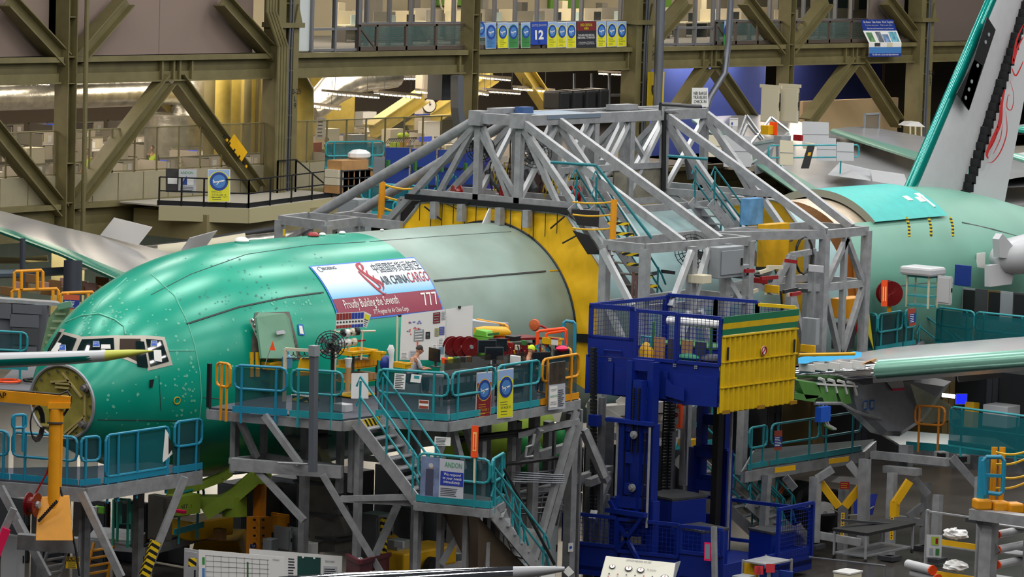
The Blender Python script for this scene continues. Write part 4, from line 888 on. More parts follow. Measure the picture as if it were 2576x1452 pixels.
# outriggers: near side and far side box frames with posts to the floor
def boxframe(pts, z, zl, name, m=GALV, bars=True, mids_=()):
    for a, c in zip(pts, pts[1:]+pts[:1]): nb(name+'_rail', V((a[0], a[1], z)), V((c[0], c[1], z)), .15, m, .26)
    for a in pts: nb(name+'_post', V((a[0], a[1], z)), V((a[0], a[1], zl)), .24, m)
    for zz in mids_:
        for a, c in zip(pts, pts[1:]+pts[:1]): nb(name+'_rail', V((a[0], a[1], zz)), V((c[0], c[1], zz)), .14, m, .22)
n1 = [(83.5, 60.85), (83.4, 59.42), (88.1, 59.15), (88.3, 61.2)]
boxframe(n1, ZO, 2.0, 'outrigger', mids_=(7.05,))
for a, c in (((85.2, 59.1, ZO), (85.2, 59.1, 2)), ((86.9, 59.1, ZO), (86.9, 59.1, 2))): nb('outrigger_post', V(a), V(c), .22)
for a, c in (((83.4, 59.8, 7.1), (83.3, 60.8, 8.6)), ((84.2, 59.05, 7.1), (85.1, 59.05, 8.6)), ((86, 59.1, 8.6), (87.6, 59.1, 7.1)), ((85.3, 59.1, 7.1), (86, 59.1, 8.6)), ((84, 59.05, 4.9), (85.1, 59.05, 6.9)), ((86.8, 59.1, 4.9), (85.7, 59.1, 6.9)), ((83.4, 60.6, 7.0), (83.3, 59.3, 5))): nb('outrigger_brace', V(a), V(c), .16, mat('bright_brace', (205, 208, 210), .4, .4))
n2 = [P(q[0], q[1], z=8.55) for q in ((2075, 588), (2150, 575), (2010, 560), (1985, 572))]
P21, P22 = P(1890, 575, X=91), P(2075, 590, X=92.4)
e0 = [(91.2, 59.3), (92.4, 58.3), (94.6, 58.6), (94.6, 60.8), (91.4, 60.8)]
zE = P(2075, 590, X=92.4).z; yE = P(2075, 590, X=92.4).y
e0 = [(90.2, yE+2.0), (92.4, yE), (94.7, yE), (94.7, yE+2.0)]
boxframe(e0, zE, 4.6, 'end_frame', mids_=(7.1,))
nb('end_frame_rail', V((88.2, 61.3, zE)), V((92.4, yE, zE)), .15, GALV, .26)
nb('end_frame_rail', V((91.0, 59.6, zE-.55)), V((92.2, 59.6, zE-.5)), .16); nb('end_frame_post', V((91.0, 59.6, zE-.55)), V((91, 59.6, 4.6)), .22); nb('end_frame_post', V((92.2, 59.6, zE-.5)), V((92.2, 59.6, 4.6)), .22); nb('end_frame_brace', V((90.4, 59.9, 7.0)), V((91.0, 59.6, zE-.55)), .17)
for a, c in (((92.5, yE, 7.1), (93.6, yE, 8.5)), ((93.6, yE, 8.5), (94.6, yE, 7.1)), ((92.5, yE, 7.0), (93.5, yE, 4.9)), ((94.6, yE, 7.0), (93.5, yE, 4.9)), ((91.1, 59.6, 7), (92.1, 59.6, 4.9)), ((93.5, yE, zE), (93.5, yE, 4.7))): nb('end_frame_brace', V(a), V(c), .16)
nb('base_beam', V((91, 59.4, 4.7)), V((95.2, yE, 4.7)), .3); nb('base_beam', V((88.3, 59.1, 4.7)), V((92, 59.5, 4.7)), .3)
f1 = [P(*q, z=8.55) for q in ((705, 553), (822, 568), (902, 557), (775, 545))]
f1 = [(p.x, p.y) for p in f1]
boxframe(f1, 8.55, 2.0, 'far_outrigger')
for a, c in ((P(902, 557, z=8.55), P(1010, 568, z=8.55)), (P(890, 545, z=8.55), P(1010, 556, z=8.55)), (P(840, 548, z=8.55), P(890, 541, z=8.55))): nb('far_outrigger_rail', a, c, .15, GALV, .26)
nb('far_outrigger_brace', P(785, 570, z=8.4), P(768, 610, z=7.6)+V((0, .8, 0)), .14); nb('far_outrigger_brace', P(845, 570, z=8.4), P(870, 612, z=7.6)+V((0, .8, 0)), .14)
# grey electric cabinets on the tower
for q, lab in (((1808, 618, 1872, 702, 87.9), 'tall grey electric cabinet on the near outrigger'), ((1868, 665, 1886, 702, 88.2), 'small grey junction cabinet beside the tall one')):
    a, c = P(q[0], q[3], X=q[4]), P(q[2], q[1], X=q[4]); Y1 = 59.0
    a = P(q[0], q[3], Y=Y1-.3); c = P(q[2], q[1], Y=Y1-.3); t = thing('electric_cabinet', lab, 'cabinet', (a.x, Y1-.3, a.z))
    B().bb(a.x, c.x, Y1-.3, Y1+.1, a.z, c.z).build('body', GREYB, t, bev=.02); B().bb(a.x+.08, c.x-.08, Y1-.34, Y1-.3, a.z+.1, c.z-.1).build('door', GREYB, t, bev=.01); B().bb(c.x-.2, c.x-.14, Y1-.38, Y1-.33, (a.z+c.z)/2-.1, (a.z+c.z)/2+.1).build('handle', BLACK, t)
# =====================================================================  work platforms with railings
def railframe(a, c, m=TEALR, h=1.16, parent=None, scr=SMOKE, posts=(.14, .8), toe=True, label='teal railing frame with smoked screen', top=True, r_=.035, lap=True, zlow=.5, drop=.28):
    a, c = V(a), V(c); d = c-a; L = d.length; d = d/L; rc = min(.14, L*.2); Z = ZA
    t = parent; lo, hi = h*zlow, h
    def q(s_, z): return a+d*s_+Z*z
    pts = [q(rc, hi), q(L-rc, hi), q(L-rc*.3, hi-rc*.3), q(L, hi-rc), q(L, lo+rc), q(L-rc*.3, lo+rc*.3), q(L-rc, lo), q(rc, lo), q(rc*.3, lo+rc*.3), q(0, lo+rc), q(0, hi-rc), q(rc*.3, hi-rc*.3)]
    B().tube(pts, r_, 7, closed=True).build('rail_loop', m, t)
    for s_ in posts: B().cyl(q(L*s_, -drop), q(L*s_, hi), r_, 7).build('post', m, t)
    n = V((-d.y, d.x, 0)); n = n if n.y > 0 else -n
    if scr: B().box(a+d*(L/2)+Z*(h*.5)+n*.045, (L-.03, .012, h-.12), ax=(d, n, Z)).build('screen', scr, t)
    if toe: B().box(a+d*(L/2)+Z*.06+n*.0, (L+.06, .04, .16), ax=(d, n, Z)).build('toe_board', m, t)
def rails(name, label, pts, m=TEALR, **k):
    o = V(pts[0]); t = thing(name, label, 'railing', o)
    for a, c in zip(pts, pts[1:]):
        a, c = V(a), V(c); d = (c-a).normalized()
        railframe(a+d*.03, c-d*.03, m, parent=t, **k)
    return t
def drop(x, y, z, y2):                                  # foot of a post seen under (x, y): its height is read off the picture
    p = P(x, y, z=z); D = (p-CC).dot(CW); return V((p.x, p.y, max(0, z-(y2-y)/FPX*D*1.004)))
def deck(name, label, pts, z, th=.24, m=None, edge=None):
    t = thing(name, label, 'platform', (pts[0][0], pts[0][1], 0))
    B().prism([V((p[0], p[1], z-.05)) for p in pts], (0, 0, .05)).build('deck_plate', m or mat('deck_grey', (62, 66, 78), .6, noise=.1), t)
    for a, c in zip(pts, pts[1:]+pts[:1]): B().bar(V((a[0], a[1], z-.05-th/2)), V((c[0], c[1], z-.05-th/2)), .14, th).build('edge_beam', GALV, t)
    return t
ZD = 5.3
Q = {k: P(*k, z=ZD) for k in ((525, 1025), (585, 1035), (722, 1044), (728, 1046), (862, 1055), (945, 1045), (1128, 1057), (1133, 1056), (1243, 1038), (1247, 1037), (1356, 1019), (1360, 1018), (1455, 1001))}
fr_ = [Q[(525, 1025)], Q[(870, 1055)] if (870, 1055) in Q else Q[(862, 1055)], Q[(945, 1045)], Q[(1128, 1057)], Q[(1455, 1001)]]
dk = deck('stage_platform', 'main aluminium work platform beside the nose with teal railings', [(p.x, p.y) for p in fr_]+[(79.3, 58.9), (79.5, 62.2), (76, 62.3), (73.5, 62.2), (71.3, 62.6)], ZD)
rails('platform_railing', 'teal railing with smoked screens left of the stair head', [Q[(585, 1035)], Q[(722, 1044)]], CYANR)
rails('platform_railing', 'teal railing with smoked screens directly beside the stair head', [Q[(728, 1046)], Q[(862, 1055)]])
rl = rails('platform_railing', 'teal railing with two notices between the stair and the corner', [Q[(945, 1045)], Q[(1128, 1057)]])
rails('platform_railing', 'teal railing from the corner to the red stage banner', [Q[(1133, 1056)], Q[(1243, 1038)]])
rails('platform_railing', 'teal railing behind the yellow stage banner', [Q[(1247, 1037)], Q[(1356, 1019)]])
rails('platform_gate', 'amber gate with a hanging poster at the right platform end', [Q[(1360, 1018)], Q[(1455, 1001)]], AMBER)
g = thing('platform_gate', 'amber swing gate at the left end of the main platform', 'gate', Q[(525, 1025)])
railframe(Q[(525, 1025)]+V((0, -.25, 0)), Q[(585, 1035)]+V((0, .1, 0)), AMBER, parent=g, scr=None, toe=False, posts=(.35, .75)); B().box(Q[(525, 1025)]+V((0, 0, .55)), (.08, .1, 1.1)).build('hinge_guard', BLACK, g)
t = rails('platform_gate', 'second amber gate behind the poster beside the blue lift', [(78.1, 57.9, ZD), (79.2, 59.2, ZD)], AMBER, scr=None)
def strut(a, c, w_, par, name='brace', m=GALV): return B().bar(a, c, w_).build(name, m, par)
# legs and trusses below the deck
for x, y, y2, w_ in ((592, 1045, 1190, .17), (665, 1045, 1150, .14), (770, 1052, 1452, .19), (858, 1060, 1242, .15), (888, 1075, 1240, .15), (1050, 1065, 1452, .15), (1215, 1048, 1452, .17), (1290, 1035, 1452, .17), (1345, 1028, 1452, .17), (1440, 1010, 1452, .2), (905, 1080, 1452, .16)):
    a = P(x, y, z=ZD-.3); strut(a, drop(x, y, ZD-.3, y2), w_, dk, 'leg')
def ds(p, q, D0, D1=None, w_=.15, par=None, name='brace', m=GALV): return strut(P(*p, D=D0), P(*q, D=D1 or D0), w_, par or dk, name, m)
for p, q, D0, D1 in (((665, 1045), (755, 1168), 92.3, 92), ((600, 1050), (645, 1150), 93, 93.5), ((645, 1180), (765, 1310), 92.5, 92.2), ((812, 1195), (965, 1452), 91.8, 92), ((583, 1168), (860, 1190), 92.6, 92.0), ((582, 1160), (665, 1150), 92.6, 94.5), ((665, 1146), (860, 1178), 94.5, 93), ((1130, 1065), (1092, 1175), 93, 92.5), ((1135, 1065), (1165, 1180), 93, 93.5), ((858, 1255), (1040, 1265), 91.9, 91.5), ((1165, 1055), (1205, 1180), 94, 95), ((1450, 1035), (1330, 1452), 97, 96), ((1470, 1080), (1520, 1200), 97.5, 98), ((1000, 1270), (920, 1452), 92.6, 92.4), ((900, 1150), (1150, 1180), 95, 97), ((1300, 1095), (1455, 1060), 96, 97), ((1360, 1080), (1310, 1170), 96, 96.5)): ds(p, q, D0, D1)
B().bar(P(583, 1168, D=92.6), P(860, 1188, D=92.0), .2, .3).build('lower_beam', GALV, dk)
for k in range(5): B().tube([P(1290, 1188+k*6, D=96.2), P(1420, 1196+k*5, D=96.4)], .02, 5).build('conduit', PIPEG, dk)
for y0, y1 in ((1105, 1068), (1112, 1076), (1180, 1150)): B().tube([P(1140, y0, D=94.5), P(1300, (y0+y1)/2, D=96), P(1420, y1, D=97)], .06, 6).build('pipe_run', BLACK, dk)
b = B().tube([P(1345, 1092, D=95), P(1340, 1120, D=95), P(1325, 1125, D=95), P(1322, 1150, D=95), P(1342, 1148, D=95)], .04, 8).build('grab_handle', GALV, dk)
t = thing('grey_column', 'slender grey cable column standing before the platform railing', 'post', drop(790, 895, 6.3, 1185))
a = P(790, 895, D=91.3); B().bar(a, P(787, 1188, D=91.3), .16).build('channel', PIPEG, t); B().box(a+V((0, 0, .12)), (.2, .2, .26)).build('junction_box', GREYB, t); B().tube([P(787, 1150, D=91.3), P(775, 1168, D=91.4), P(700, 1165, D=92)], .03, 6).build('conduit', GALV, t)
# stair from the platform to the landing, then to the floor
def stair(name, label, a0, a1, c0, c1, n, rail_h=1.0, m=TEALR, rails_=(0, 1), back=None):
    a0, a1, c0, c1 = V(a0), V(a1), V(c0), V(c1); t = thing(name, label, 'stairs', c0)
    for a, c in ((a0, c0), (a1, c1)):
        d = (c-a).normalized(); B().bar(a-ZA*.05, c-ZA*.05, .05, .3).build('stringer', GALV, t)
    dirh = (c0-a0); dirh.z = 0; dirh.normalize()
    for k in range(1, n):
        f = k/n; p, q = a0.lerp(c0, f), a1.lerp(c1, f); B().bar(p, q, .26, .035).build('tread', GALV, t)
        if back: B().bar(p+dirh*-.12-ZA*.09, q+dirh*-.12-ZA*.09, .02, .15).build('riser', back, t)
    for i in rails_:
        a, c = ((a0, c0), (a1, c1))[i]
        for h in (rail_h, rail_h*.55): B().tube([a+ZA*(h-.25), a+ZA*h+dirh*.1, c+ZA*h-dirh*.05, c+ZA*(h-.3)+dirh*.1], .03, 7).build('handrail', m, t)
        for f in (.06, .5, .93): p = a.lerp(c, f); B().cyl(p, p+ZA*rail_h, .03, 7).build('post', m, t)
    return t
ZL2 = 3.5
s0, s1 = V((69.9, 58.35, ZD)), V((70.95, 58.5, ZD))
l0_ = P(1040, 1250, z=ZL2); l1_ = P(1130, 1218, z=ZL2)
e0_, e1_ = V((70.2, 56.6, ZL2)), V((71.25, 56.75, ZL2))
sr = stair('stairs', 'aluminium stair with teal handrails from the platform to the landing', s0, s1, e0_, e1_, 8, 1.08, back=mat('tread_alu', (150, 152, 156), .3, .7))
B().bar(s0+V((0, -.05, -.12)), s1+V((0, -.05, -.12)), .04, .2).build('hazard_nosing', HAZ, sr)
lz = [P(1047, 1258, z=ZL2), P(1232, 1277, z=ZL2), P(1266, 1256, z=ZL2), P(1105, 1232, z=ZL2)]
ld = deck('stair_landing', 'stair landing hung with the andon poster', [(p.x, p.y) for p in lz], ZL2, .2, mat('landing_tread', (132, 136, 138), .45, .4))
rails('platform_railing', 'teal railing of the landing behind the andon poster', [lz[0], lz[1]]); rails('platform_railing', 'short teal railing at the right end of the landing', [lz[1]+V((.03, 0, 0)), lz[2]])
for x, y, y2 in ((1052, 1275, 1452), (1175, 1290, 1452), (1225, 1292, 1452), (1258, 1275, 1452), (1110, 1275, 1452)): p = P(x, y, z=ZL2-.25); strut(p, V((p.x, p.y, max(0.0, ZL2-.25-(y2-y)/FPX*90))), .14, ld, 'leg')
ds((1160, 1330), (1110, 1420), 91.5, 91.5, .14, ld); ds((1050, 1250), (862, 1255), 91.3, 91.9, .14, ld, 'tie_beam')
f0, f1 = lz[1]+V((.1, .05, -.05)), lz[2]+V((.05, .2, -.05))
g0 = P(1375, 1452, Y=lz[1].y+.1); g1 = V((g0.x, lz[2].y+.2, g0.z))
sr2 = stair('stairs', 'lower aluminium stair running down from the landing to the floor', f0, f1, g0, g1, 8, 1.0)
B().prism([P(1130, 1282, z=ZL2-.3)+V((0, .25, 0)), lz[1]+V((0, .3, -.3)), g0+V((-.1, .3, 0)), V((lz[0].x+.6, g0.y+.3, g0.z))], (0, .03, 0)).build('sheet_panel', mat('bronze_sheet', (122, 108, 92), .32, .75, noise=.1, scale=1), ld)
B().tube([P(1268, 1180, D=91), P(1395, 1420, D=92.5)], .04, 8).build('black_handrail', BLACK, sr2)
# ---- posters, signs and banners on the rails
def sheet(name, label, cat, q, m=PAPER, D=None, pts=None, th=.012, Y=None, **k):   # q: picture corners tl, tr, br, bl at depth D
    pts = pts or [P(*p, Y=Y) if Y else P(*p, D=D) for p in q]; n = (pts[1]-pts[0]).cross(pts[3]-pts[0]).normalized()
    if n.dot(CW) > 0: n = -n
    t = thing(name, label, cat, pts[3], k.get('group')); t['n'] = tuple(n); S = {'o': t, 'p': pts, 'n': n}
    B().prism(pts, -n*th).build('sheet', m, t)
    return S
def on(S, u, v, off=.006):
    p = S['p']; return (p[0]*(1-u)+p[1]*u)*(1-v)+(p[3]*(1-u)+p[2]*u)*v+S['n']*off
def area(S, u0, u1, v0, v1, m, name='printed_field', off=.008):
    return B().add([on(S, u0, v1, off), on(S, u1, v1, off), on(S, u1, v0, off), on(S, u0, v0, off)], [(0, 1, 2, 3)]).build(name, m, S['o'])
def words(S, s, u, v, h, m, w_=None, name='lettering', off=.014, **k):
    p = S['p']; ux = (p[1]-p[0]); uy = (p[0]-p[3]); W_, H_ = ux.length, uy.length
    return lettering(B(), s, on(S, u, v, off), ux.normalized(), uy.normalized(), h*H_, None if w_ is None else w_*W_, **k).build(name, m, S['o'])
def lines(S, u0, u1, v0, v1, n, m=None, name='text_lines', off=.012):
    b = B(); rr_ = random.Random(n)
    for i in range(n):
        v = v0+(v1-v0)*i/max(1, n-1); e_ = u1-(u1-u0)*.35*rr_.random(); hh = (v1-v0)/max(2, n)*.22
        b.add([on(S, u0, v+hh, off), on(S, e_, v+hh, off), on(S, e_, v-hh, off), on(S, u0, v-hh, off)], [(0, 1, 2, 3)])
    return b.build(name, m or INK, S['o'])
def disc(S, u, v, r_, m, name, off=.01, asp=None, n=22):
    p = S['p']; ux = (p[1]-p[0]); uy = (p[3]-p[0]); W_, H_ = ux.length, uy.length; ux, uy = ux/W_, uy/H_; c = on(S, u, v, off); r_ *= W_
    return B().add([c+ux*(r_*math.cos(t*6.2832/n))+uy*(r_*(asp or 1)*math.sin(t*6.2832/n)) for t in range(n)], [tuple(range(n))]).build(name, m, S['o'])
BY = mat('badge_yellow', (226, 222, 30), .5); BBL = mat('badge_blue', (30, 66, 150), .5); BSKY = mat('badge_sky', (72, 130, 196), .5); BGR = mat('badge_green', (58, 140, 70), .5); BRD = mat('badge_maroon', (128, 26, 32), .5); SKYT = mat('banner_topblue', (150, 180, 226), .5)
def stage(q, D, body, stagetxt, label, m2=None, group=None, pts=None, full=True, ink=None, word2='', Y=None):
    S = sheet('stage_banner', label, 'banner', q, PAPER, D, pts, Y=Y, group=group); 
    area(S, .03, .97, .02, .98, body, 'banner_field'); area(S, .03, .97, .02, .22, SKYT, 'sky_field', .01)
    if full is not None:
        asp = 1.0; disc(S, .5, .37, .46, m2 or BY, 'badge_rim', .012, asp); disc(S, .5, .37, .42, BBL, 'badge_ring', .016, asp); disc(S, .5, .37, .30, BSKY, 'badge_centre', .02, asp)
        b = B(); u = (S['p'][1]-S['p'][0]); v_ = (S['p'][3]-S['p'][0]); W_ = u.length; u = u/W_; v_ = v_.normalized(); c = on(S, .5, .38, .026)
        f = lambda x, y: c+u*(x*W_)+v_*(y*W_)
        b.add([f(-.26, .05), f(-.24, -.0), f(.2, -.08), f(.26, -.06), f(.2, -.01)], [(0, 1, 2, 3, 4)]); b.add([f(-.02, -.02), f(.06, -.03), f(-.08, .13), f(-.12, .14)], [(0, 1, 2, 3)]); b.add([f(-.24, .02), f(-.18, .0), f(-.24, -.09), f(-.28, -.09)], [(0, 1, 2, 3)])
        b.build('plane_print', PAPER, S['o'])
    i_ = ink or mat('stage_ink', (70, 90, 60), .6)
    if stagetxt: words(S, stagetxt, .5, .78, .05, i_, .62); lines(S, .15, .85, .67, .72, 2, i_); lines(S, .2, .8, .86, .92, 2, i_)
    if word2: words(S, word2, .5, .85, .022, i_, .8)
    return S
GOLD = mat('stage_gold', (220, 170, 60), .5)
stage([(1200, 938), (1238, 934), (1234, 1055), (1196, 1060)], None, BRD, 'STAGE I', 'maroon stage one banner on the main platform railing', GOLD, ink=GOLD, word2='TEAM FORMATION', Y=56.9)
stage([(1253, 931), (1292, 926), (1290, 1050), (1251, 1054)], None, BY, 'STAGE II', 'yellow stage two banner on the main platform railing', BY, Y=56.9)
S = sheet('poster', 'poster with photo and andon text on the amber gate', 'poster', [(1382, 914), (1422, 908), (1422, 1028), (1380, 1032)], mat('poster_grey', (186, 190, 200), .5), Y=56.95)
area(S, 0, 1, 0, .46, mat('poster_photo', (62, 52, 42), .5, noise=.5, scale=4), 'photo_print'); area(S, .02, .5, .5, .95, PAPER, 'white_panel'); words(S, 'ANDON', .27, .71, .05, mat('andon_green', (40, 150, 90), .5), .46, off=.02); words(S, 'Changing lifestyle\nwe respond', .26, .58, .022, INK, .4, off=.02); words(S, 'Support at\nthe airplane', .26, .86, .035, INK, .42, off=.02); lines(S, .55, .92, .6, .93, 9)
S = sheet('andon_poster', 'andon poster with a worker photo on the landing railing', 'poster', [(1060, 1148), (1168, 1160), (1165, 1256), (1056, 1247)], mat('poster_grey', (186, 190, 200), .5), 89.6)
area(S, 0, .43, 0, 1, mat('poster_photo2', (110, 126, 160), .5, noise=.35, scale=3), 'photo_print'); area(S, .12, .3, .3, .98, mat('worker_navy', (60, 62, 86), .6), 'printed_worker', .011); disc(S, .24, .24, .05, mat('print_skin', (170, 130, 110), .6), 'printed_head', .012); disc(S, .23, .205, .055, LGREY, 'printed_cap', .014)
area(S, .46, .99, .32, .68, mat('poster_royal', (26, 52, 160), .5), 'blue_panel', .011); words(S, 'ANDON', .75, .14, .13, mat('andon_green', (40, 150, 90), .5), .4); words(S, 'We respond\nto your needs\nimmediately.', .73, .5, .075, PAPER, .44, shear=.15, off=.02); lines(S, .47, .97, .76, .94, 5)
for q, lab, D in (([(993, 939), (1021, 941), (1018, 980), (990, 978)], 'pair of printed notices', 92.2), ([(1035, 941), (1061, 944), (1058, 964), (1032, 961)], 'small green and white notice', 92.1)):
    S = sheet('notice', '%s on the railing beside the seated worker' % lab, 'notice', q, PAPER, D); lines(S, .1, .9, .1, .9, 8) if 'pair' in lab else area(S, .3, .8, .15, .5, TEALR)
S = sheet('notice', 'brown and white notice low on the railing screen', 'notice', [(1054, 1006), (1079, 1008), (1078, 1030), (1053, 1028)], PAPER, 92.0); area(S, .05, .95, .05, .35, mat('notice_brown', (150, 62, 40), .5)); area(S, .05, .95, .65, .95, mat('notice_brown', (150, 62, 40), .5))
S = sheet('notice', 'folded white notice on the stair brace', 'notice', [(1094, 1098), (1134, 1101), (1133, 1122), (1092, 1121)], PAPER, 92.3); lines(S, .08, .9, .2, .85, 5)
S = sheet('orange_marker', 'orange fire marker board with an arrow over the landing', 'sign', [(1186, 1071), (1204, 1072), (1202, 1152), (1184, 1151)], ORANGE, 90.2, th=.08); area(S, .25, .75, .2, .8, mat('marker_cream', (250, 210, 120), .5)); B().add([on(S, .5, .78, .02), on(S, .68, .68, .02), on(S, .32, .68, .02)], [(0, 1, 2)]).build('arrow_head', ORANGE, S['o']); area(S, .42, .58, .25, .7, ORANGE, 'arrow_shaft', .02); B().cyl(P(1194, 1152, D=90.25), P(1193, 1215, D=90.25), .03, 6).build('pole', CREAM, S['o'])
# ---- nose platform, davit crane and its mast
ZN = 3.8
nc = [P(-40, 1203, z=ZN), P(215, 1223, z=ZN), P(240, 1219, z=ZN), P(505, 1178, z=ZN)]
nd = deck('nose_platform', 'low aluminium platform round the open nose with cyan railings', [(p.x, p.y) for p in nc]+[(68.3, 63.7), (66.6, 64.2), (63.5, 66.3)], ZN, .34)
rails('platform_railing', 'cyan railing at the left picture edge of the nose platform', [P(-40, 1200, z=ZN), P(22, 1206, z=ZN)], CYANR); rails('platform_railing', 'cyan railing of the nose platform behind the yellow davit crane', [P(27, 1206, z=ZN), P(195, 1221, z=ZN)], CYANR, posts=(.2, .85))
rails('platform_railing', 'short cyan railing at the corner of the nose platform', [P(200, 1222, z=ZN), P(252, 1217, z=ZN)], CYANR, posts=(.25,))
rails('platform_railing', 'cyan sliding gate of the nose platform', [P(262, 1216, z=ZN), P(425, 1190, z=ZN)], CYANR, posts=(.04, .2, .5, .97), scr=TEALM, zlow=.12, drop=.5)
rails('platform_railing', 'cyan railing at the right end of the nose platform', [P(435, 1189, z=ZN), P(508, 1178, z=ZN)], CYANR, posts=(.15, .8), h=1.25)
t = rails('platform_railing', 'upright cyan grab rail beside the bulkhead', [P(27, 1122, z=ZN+1)+V((.6, .6, 0)), P(68, 1120, z=ZN+1)+V((.6, .6, 0))], CYANR, scr=None, toe=False, h=.62)
for x, y, y2, m in ((200, 1235, 1452, GALV), (215, 1235, 1452, GALVD), (350, 1215, 1452, GALVD), (95, 1235, 1452, GALVD)): p = P(x, y, z=ZN-.4); strut(p, V((p.x, p.y, 0)), .2, nd, 'leg', m)
for p, q, D0 in (((0, 1225), (120, 1452), 89.5), ((205, 1240), (305, 1452), 89), ((60, 1350), (40, 1310), 89), ((465, 1200), (365, 1452), 91)): ds(p, q, D0, D0, .17, nd)
b = B(); a, c = P(392, 1362, D=90.9), P(362, 1452, D=90.9); B().bar(a, c, .22).build('hazard_wrap', HAZ, nd); ds((35, 1280), (-20, 1400), 88, 88, .16, nd); B().bar(P(16, 1330, D=87.9), P(-20, 1420, D=87.9), .19).build('pink_wrap', mat('hot_pink', (240, 20, 90), .5), nd)
B().bar(P(45, 1362, D=88.6), P(195, 1372, D=88.6), .3, .36).build('crane_bracket', GALVD, nd)
DC = 87.6
cr_ = thing('davit_crane', 'yellow davit crane with a marked jib beside the open nose', 'crane', P(138, 1350, D=DC))
pz_ = lambda x, y, D=DC: P(x, y, D=D)
B().cyl(pz_(134, 1352), pz_(139, 1030), .145, 18).build('mast', AMBER, cr_, smooth=True); B().cyl(pz_(138.6, 1066), pz_(138.7, 1062), .19, 18).build('mast_collar', DGREY, cr_)
B().hexa([pz_(90, 1352)+V((-.3, -.3, 0)), pz_(183, 1352)+V((-.3, -.3, 0)), pz_(183, 1352)+V((.3, .3, 0)), pz_(90, 1352)+V((.3, .3, 0)), pz_(100, 1252)+V((-.04, 0, 0)), pz_(178, 1248)+V((-.04, 0, 0)), pz_(178, 1248)+V((.04, .1, 0)), pz_(100, 1252)+V((.04, .1, 0))]).build('base_plate', AMBER, cr_)
B().prism([pz_(90, 1352), pz_(118, 1352), pz_(124, 1250)], (.1, .1, 0)).build('gusset', AMBER, cr_)
B().bar(pz_(-30, 993), pz_(178, 1012), .16, .27).build('jib', AMBER, cr_); B().hexa([pz_(118, 1026)+V((-.1, -.1, 0)), pz_(176, 1026)+V((-.1, -.1, 0)), pz_(176, 1026)+V((.1, .1, 0)), pz_(118, 1026)+V((.1, .1, 0)), pz_(122, 1012)+V((-.1, -.1, 0)), pz_(178, 1012)+V((-.1, -.1, 0)), pz_(178, 1012)+V((.1, .1, 0)), pz_(122, 1012)+V((.1, .1, 0))]).build('jib_head', AMBER, cr_)
B().cyl(pz_(155, 1030), pz_(150, 1225), .05, 8).build('side_tube', AMBER, cr_); lettering(B(), 'AP', pz_(4, 994, DC-.14), (pz_(178, 1012)-pz_(-30, 993)).normalized(), ZA, .13, bold=.02).build('jib_letters', BLACK, cr_)
B().bar(pz_(88, 988), pz_(84, 1025), .06, .04).build('hook_strap', AMBER, cr_)
B().tube([pz_(-30, 980), pz_(60, 985), pz_(150, 993), pz_(170, 985), pz_(178, 998), pz_(176, 1020), pz_(160, 1045)], .03, 6).build('jib_cable', BLACK, cr_)
b = B()
for k in range(4): b.tube([pz_(90, 1055)+V((.18*math.cos(q*.5)*(1+.1*k), .0, (.34+.03*k)*math.sin(q*.5)-.1))+V((0, -.02*k, 0)) for q in range(13)], .018, 5)
b.build('cable_coil', BLACK, cr_); B().tube([pz_(143, 1090), pz_(118, 1190), pz_(85, 1250)], .022, 5).build('red_air_hose', RED, cr_); B().tube([pz_(150, 1225), pz_(172, 1300), pz_(190, 1380), pz_(200, 1450)], .03, 6).build('black_cable', BLACK, cr_)
b = B().tube([pz_(96+48*k/60, 1312-52*k/60, DC-.35)+V((0, 0, .05*math.sin(k*1.25)))+V((.03*math.cos(k*1.25), 0, 0)) for k in range(61)], .014, 5).build('coiled_cord', BLACK, cr_)
p = pz_(84, 1270, DC-.2); t = thing('hose_reel', 'red hose reel low beside the davit crane foot', 'hose reel', p-V((0, 0, .25))); n = V((.3, -.9, 0))
B().prof(p, n, [(-.14, .02), (-.14, .28), (-.11, .28), (-.1, .18), (.06, .18), (.07, .28), (.1, .28), (.1, .02)], 20).build('spool', mat('reel_maroon', (110, 14, 18), .35), t); B().prof(p, n, [(.1, .1), (.16, .08), (.16, 0)], 10).build('hub', GALV, t)
S = sheet('caution_sign', 'yellow caution sign on the nose platform leg', 'sign', [(167, 1401), (201, 1402), (200, 1431), (165, 1430)], mat('sign_yellow', (224, 184, 30), .5), 88.5)
area(S, .03, .97, .04, .38, BLACK); words(S, 'CAUTION', .5, .21, .2, mat('sign_yellow', (224, 184, 30), .5), .84); lines(S, .15, .85, .52, .88, 3)
p = [P(416, 1080, D=90), P(424, 1092, D=90), P(434, 1142, D=89.8), P(410, 1164, D=90.0), P(409, 1158, D=90)]
t = tag(B().prism(p, (.02, .02, 0)).build('folded_banner', PAPER), 'white folded banner hanging on the cyan gate', 'banner'); B().prism([P(424, 1095, D=89.7), P(435, 1128, D=89.7), P(424, 1145, D=89.7)], (.01, .01, 0)).build('printed_side', BLACK, t)
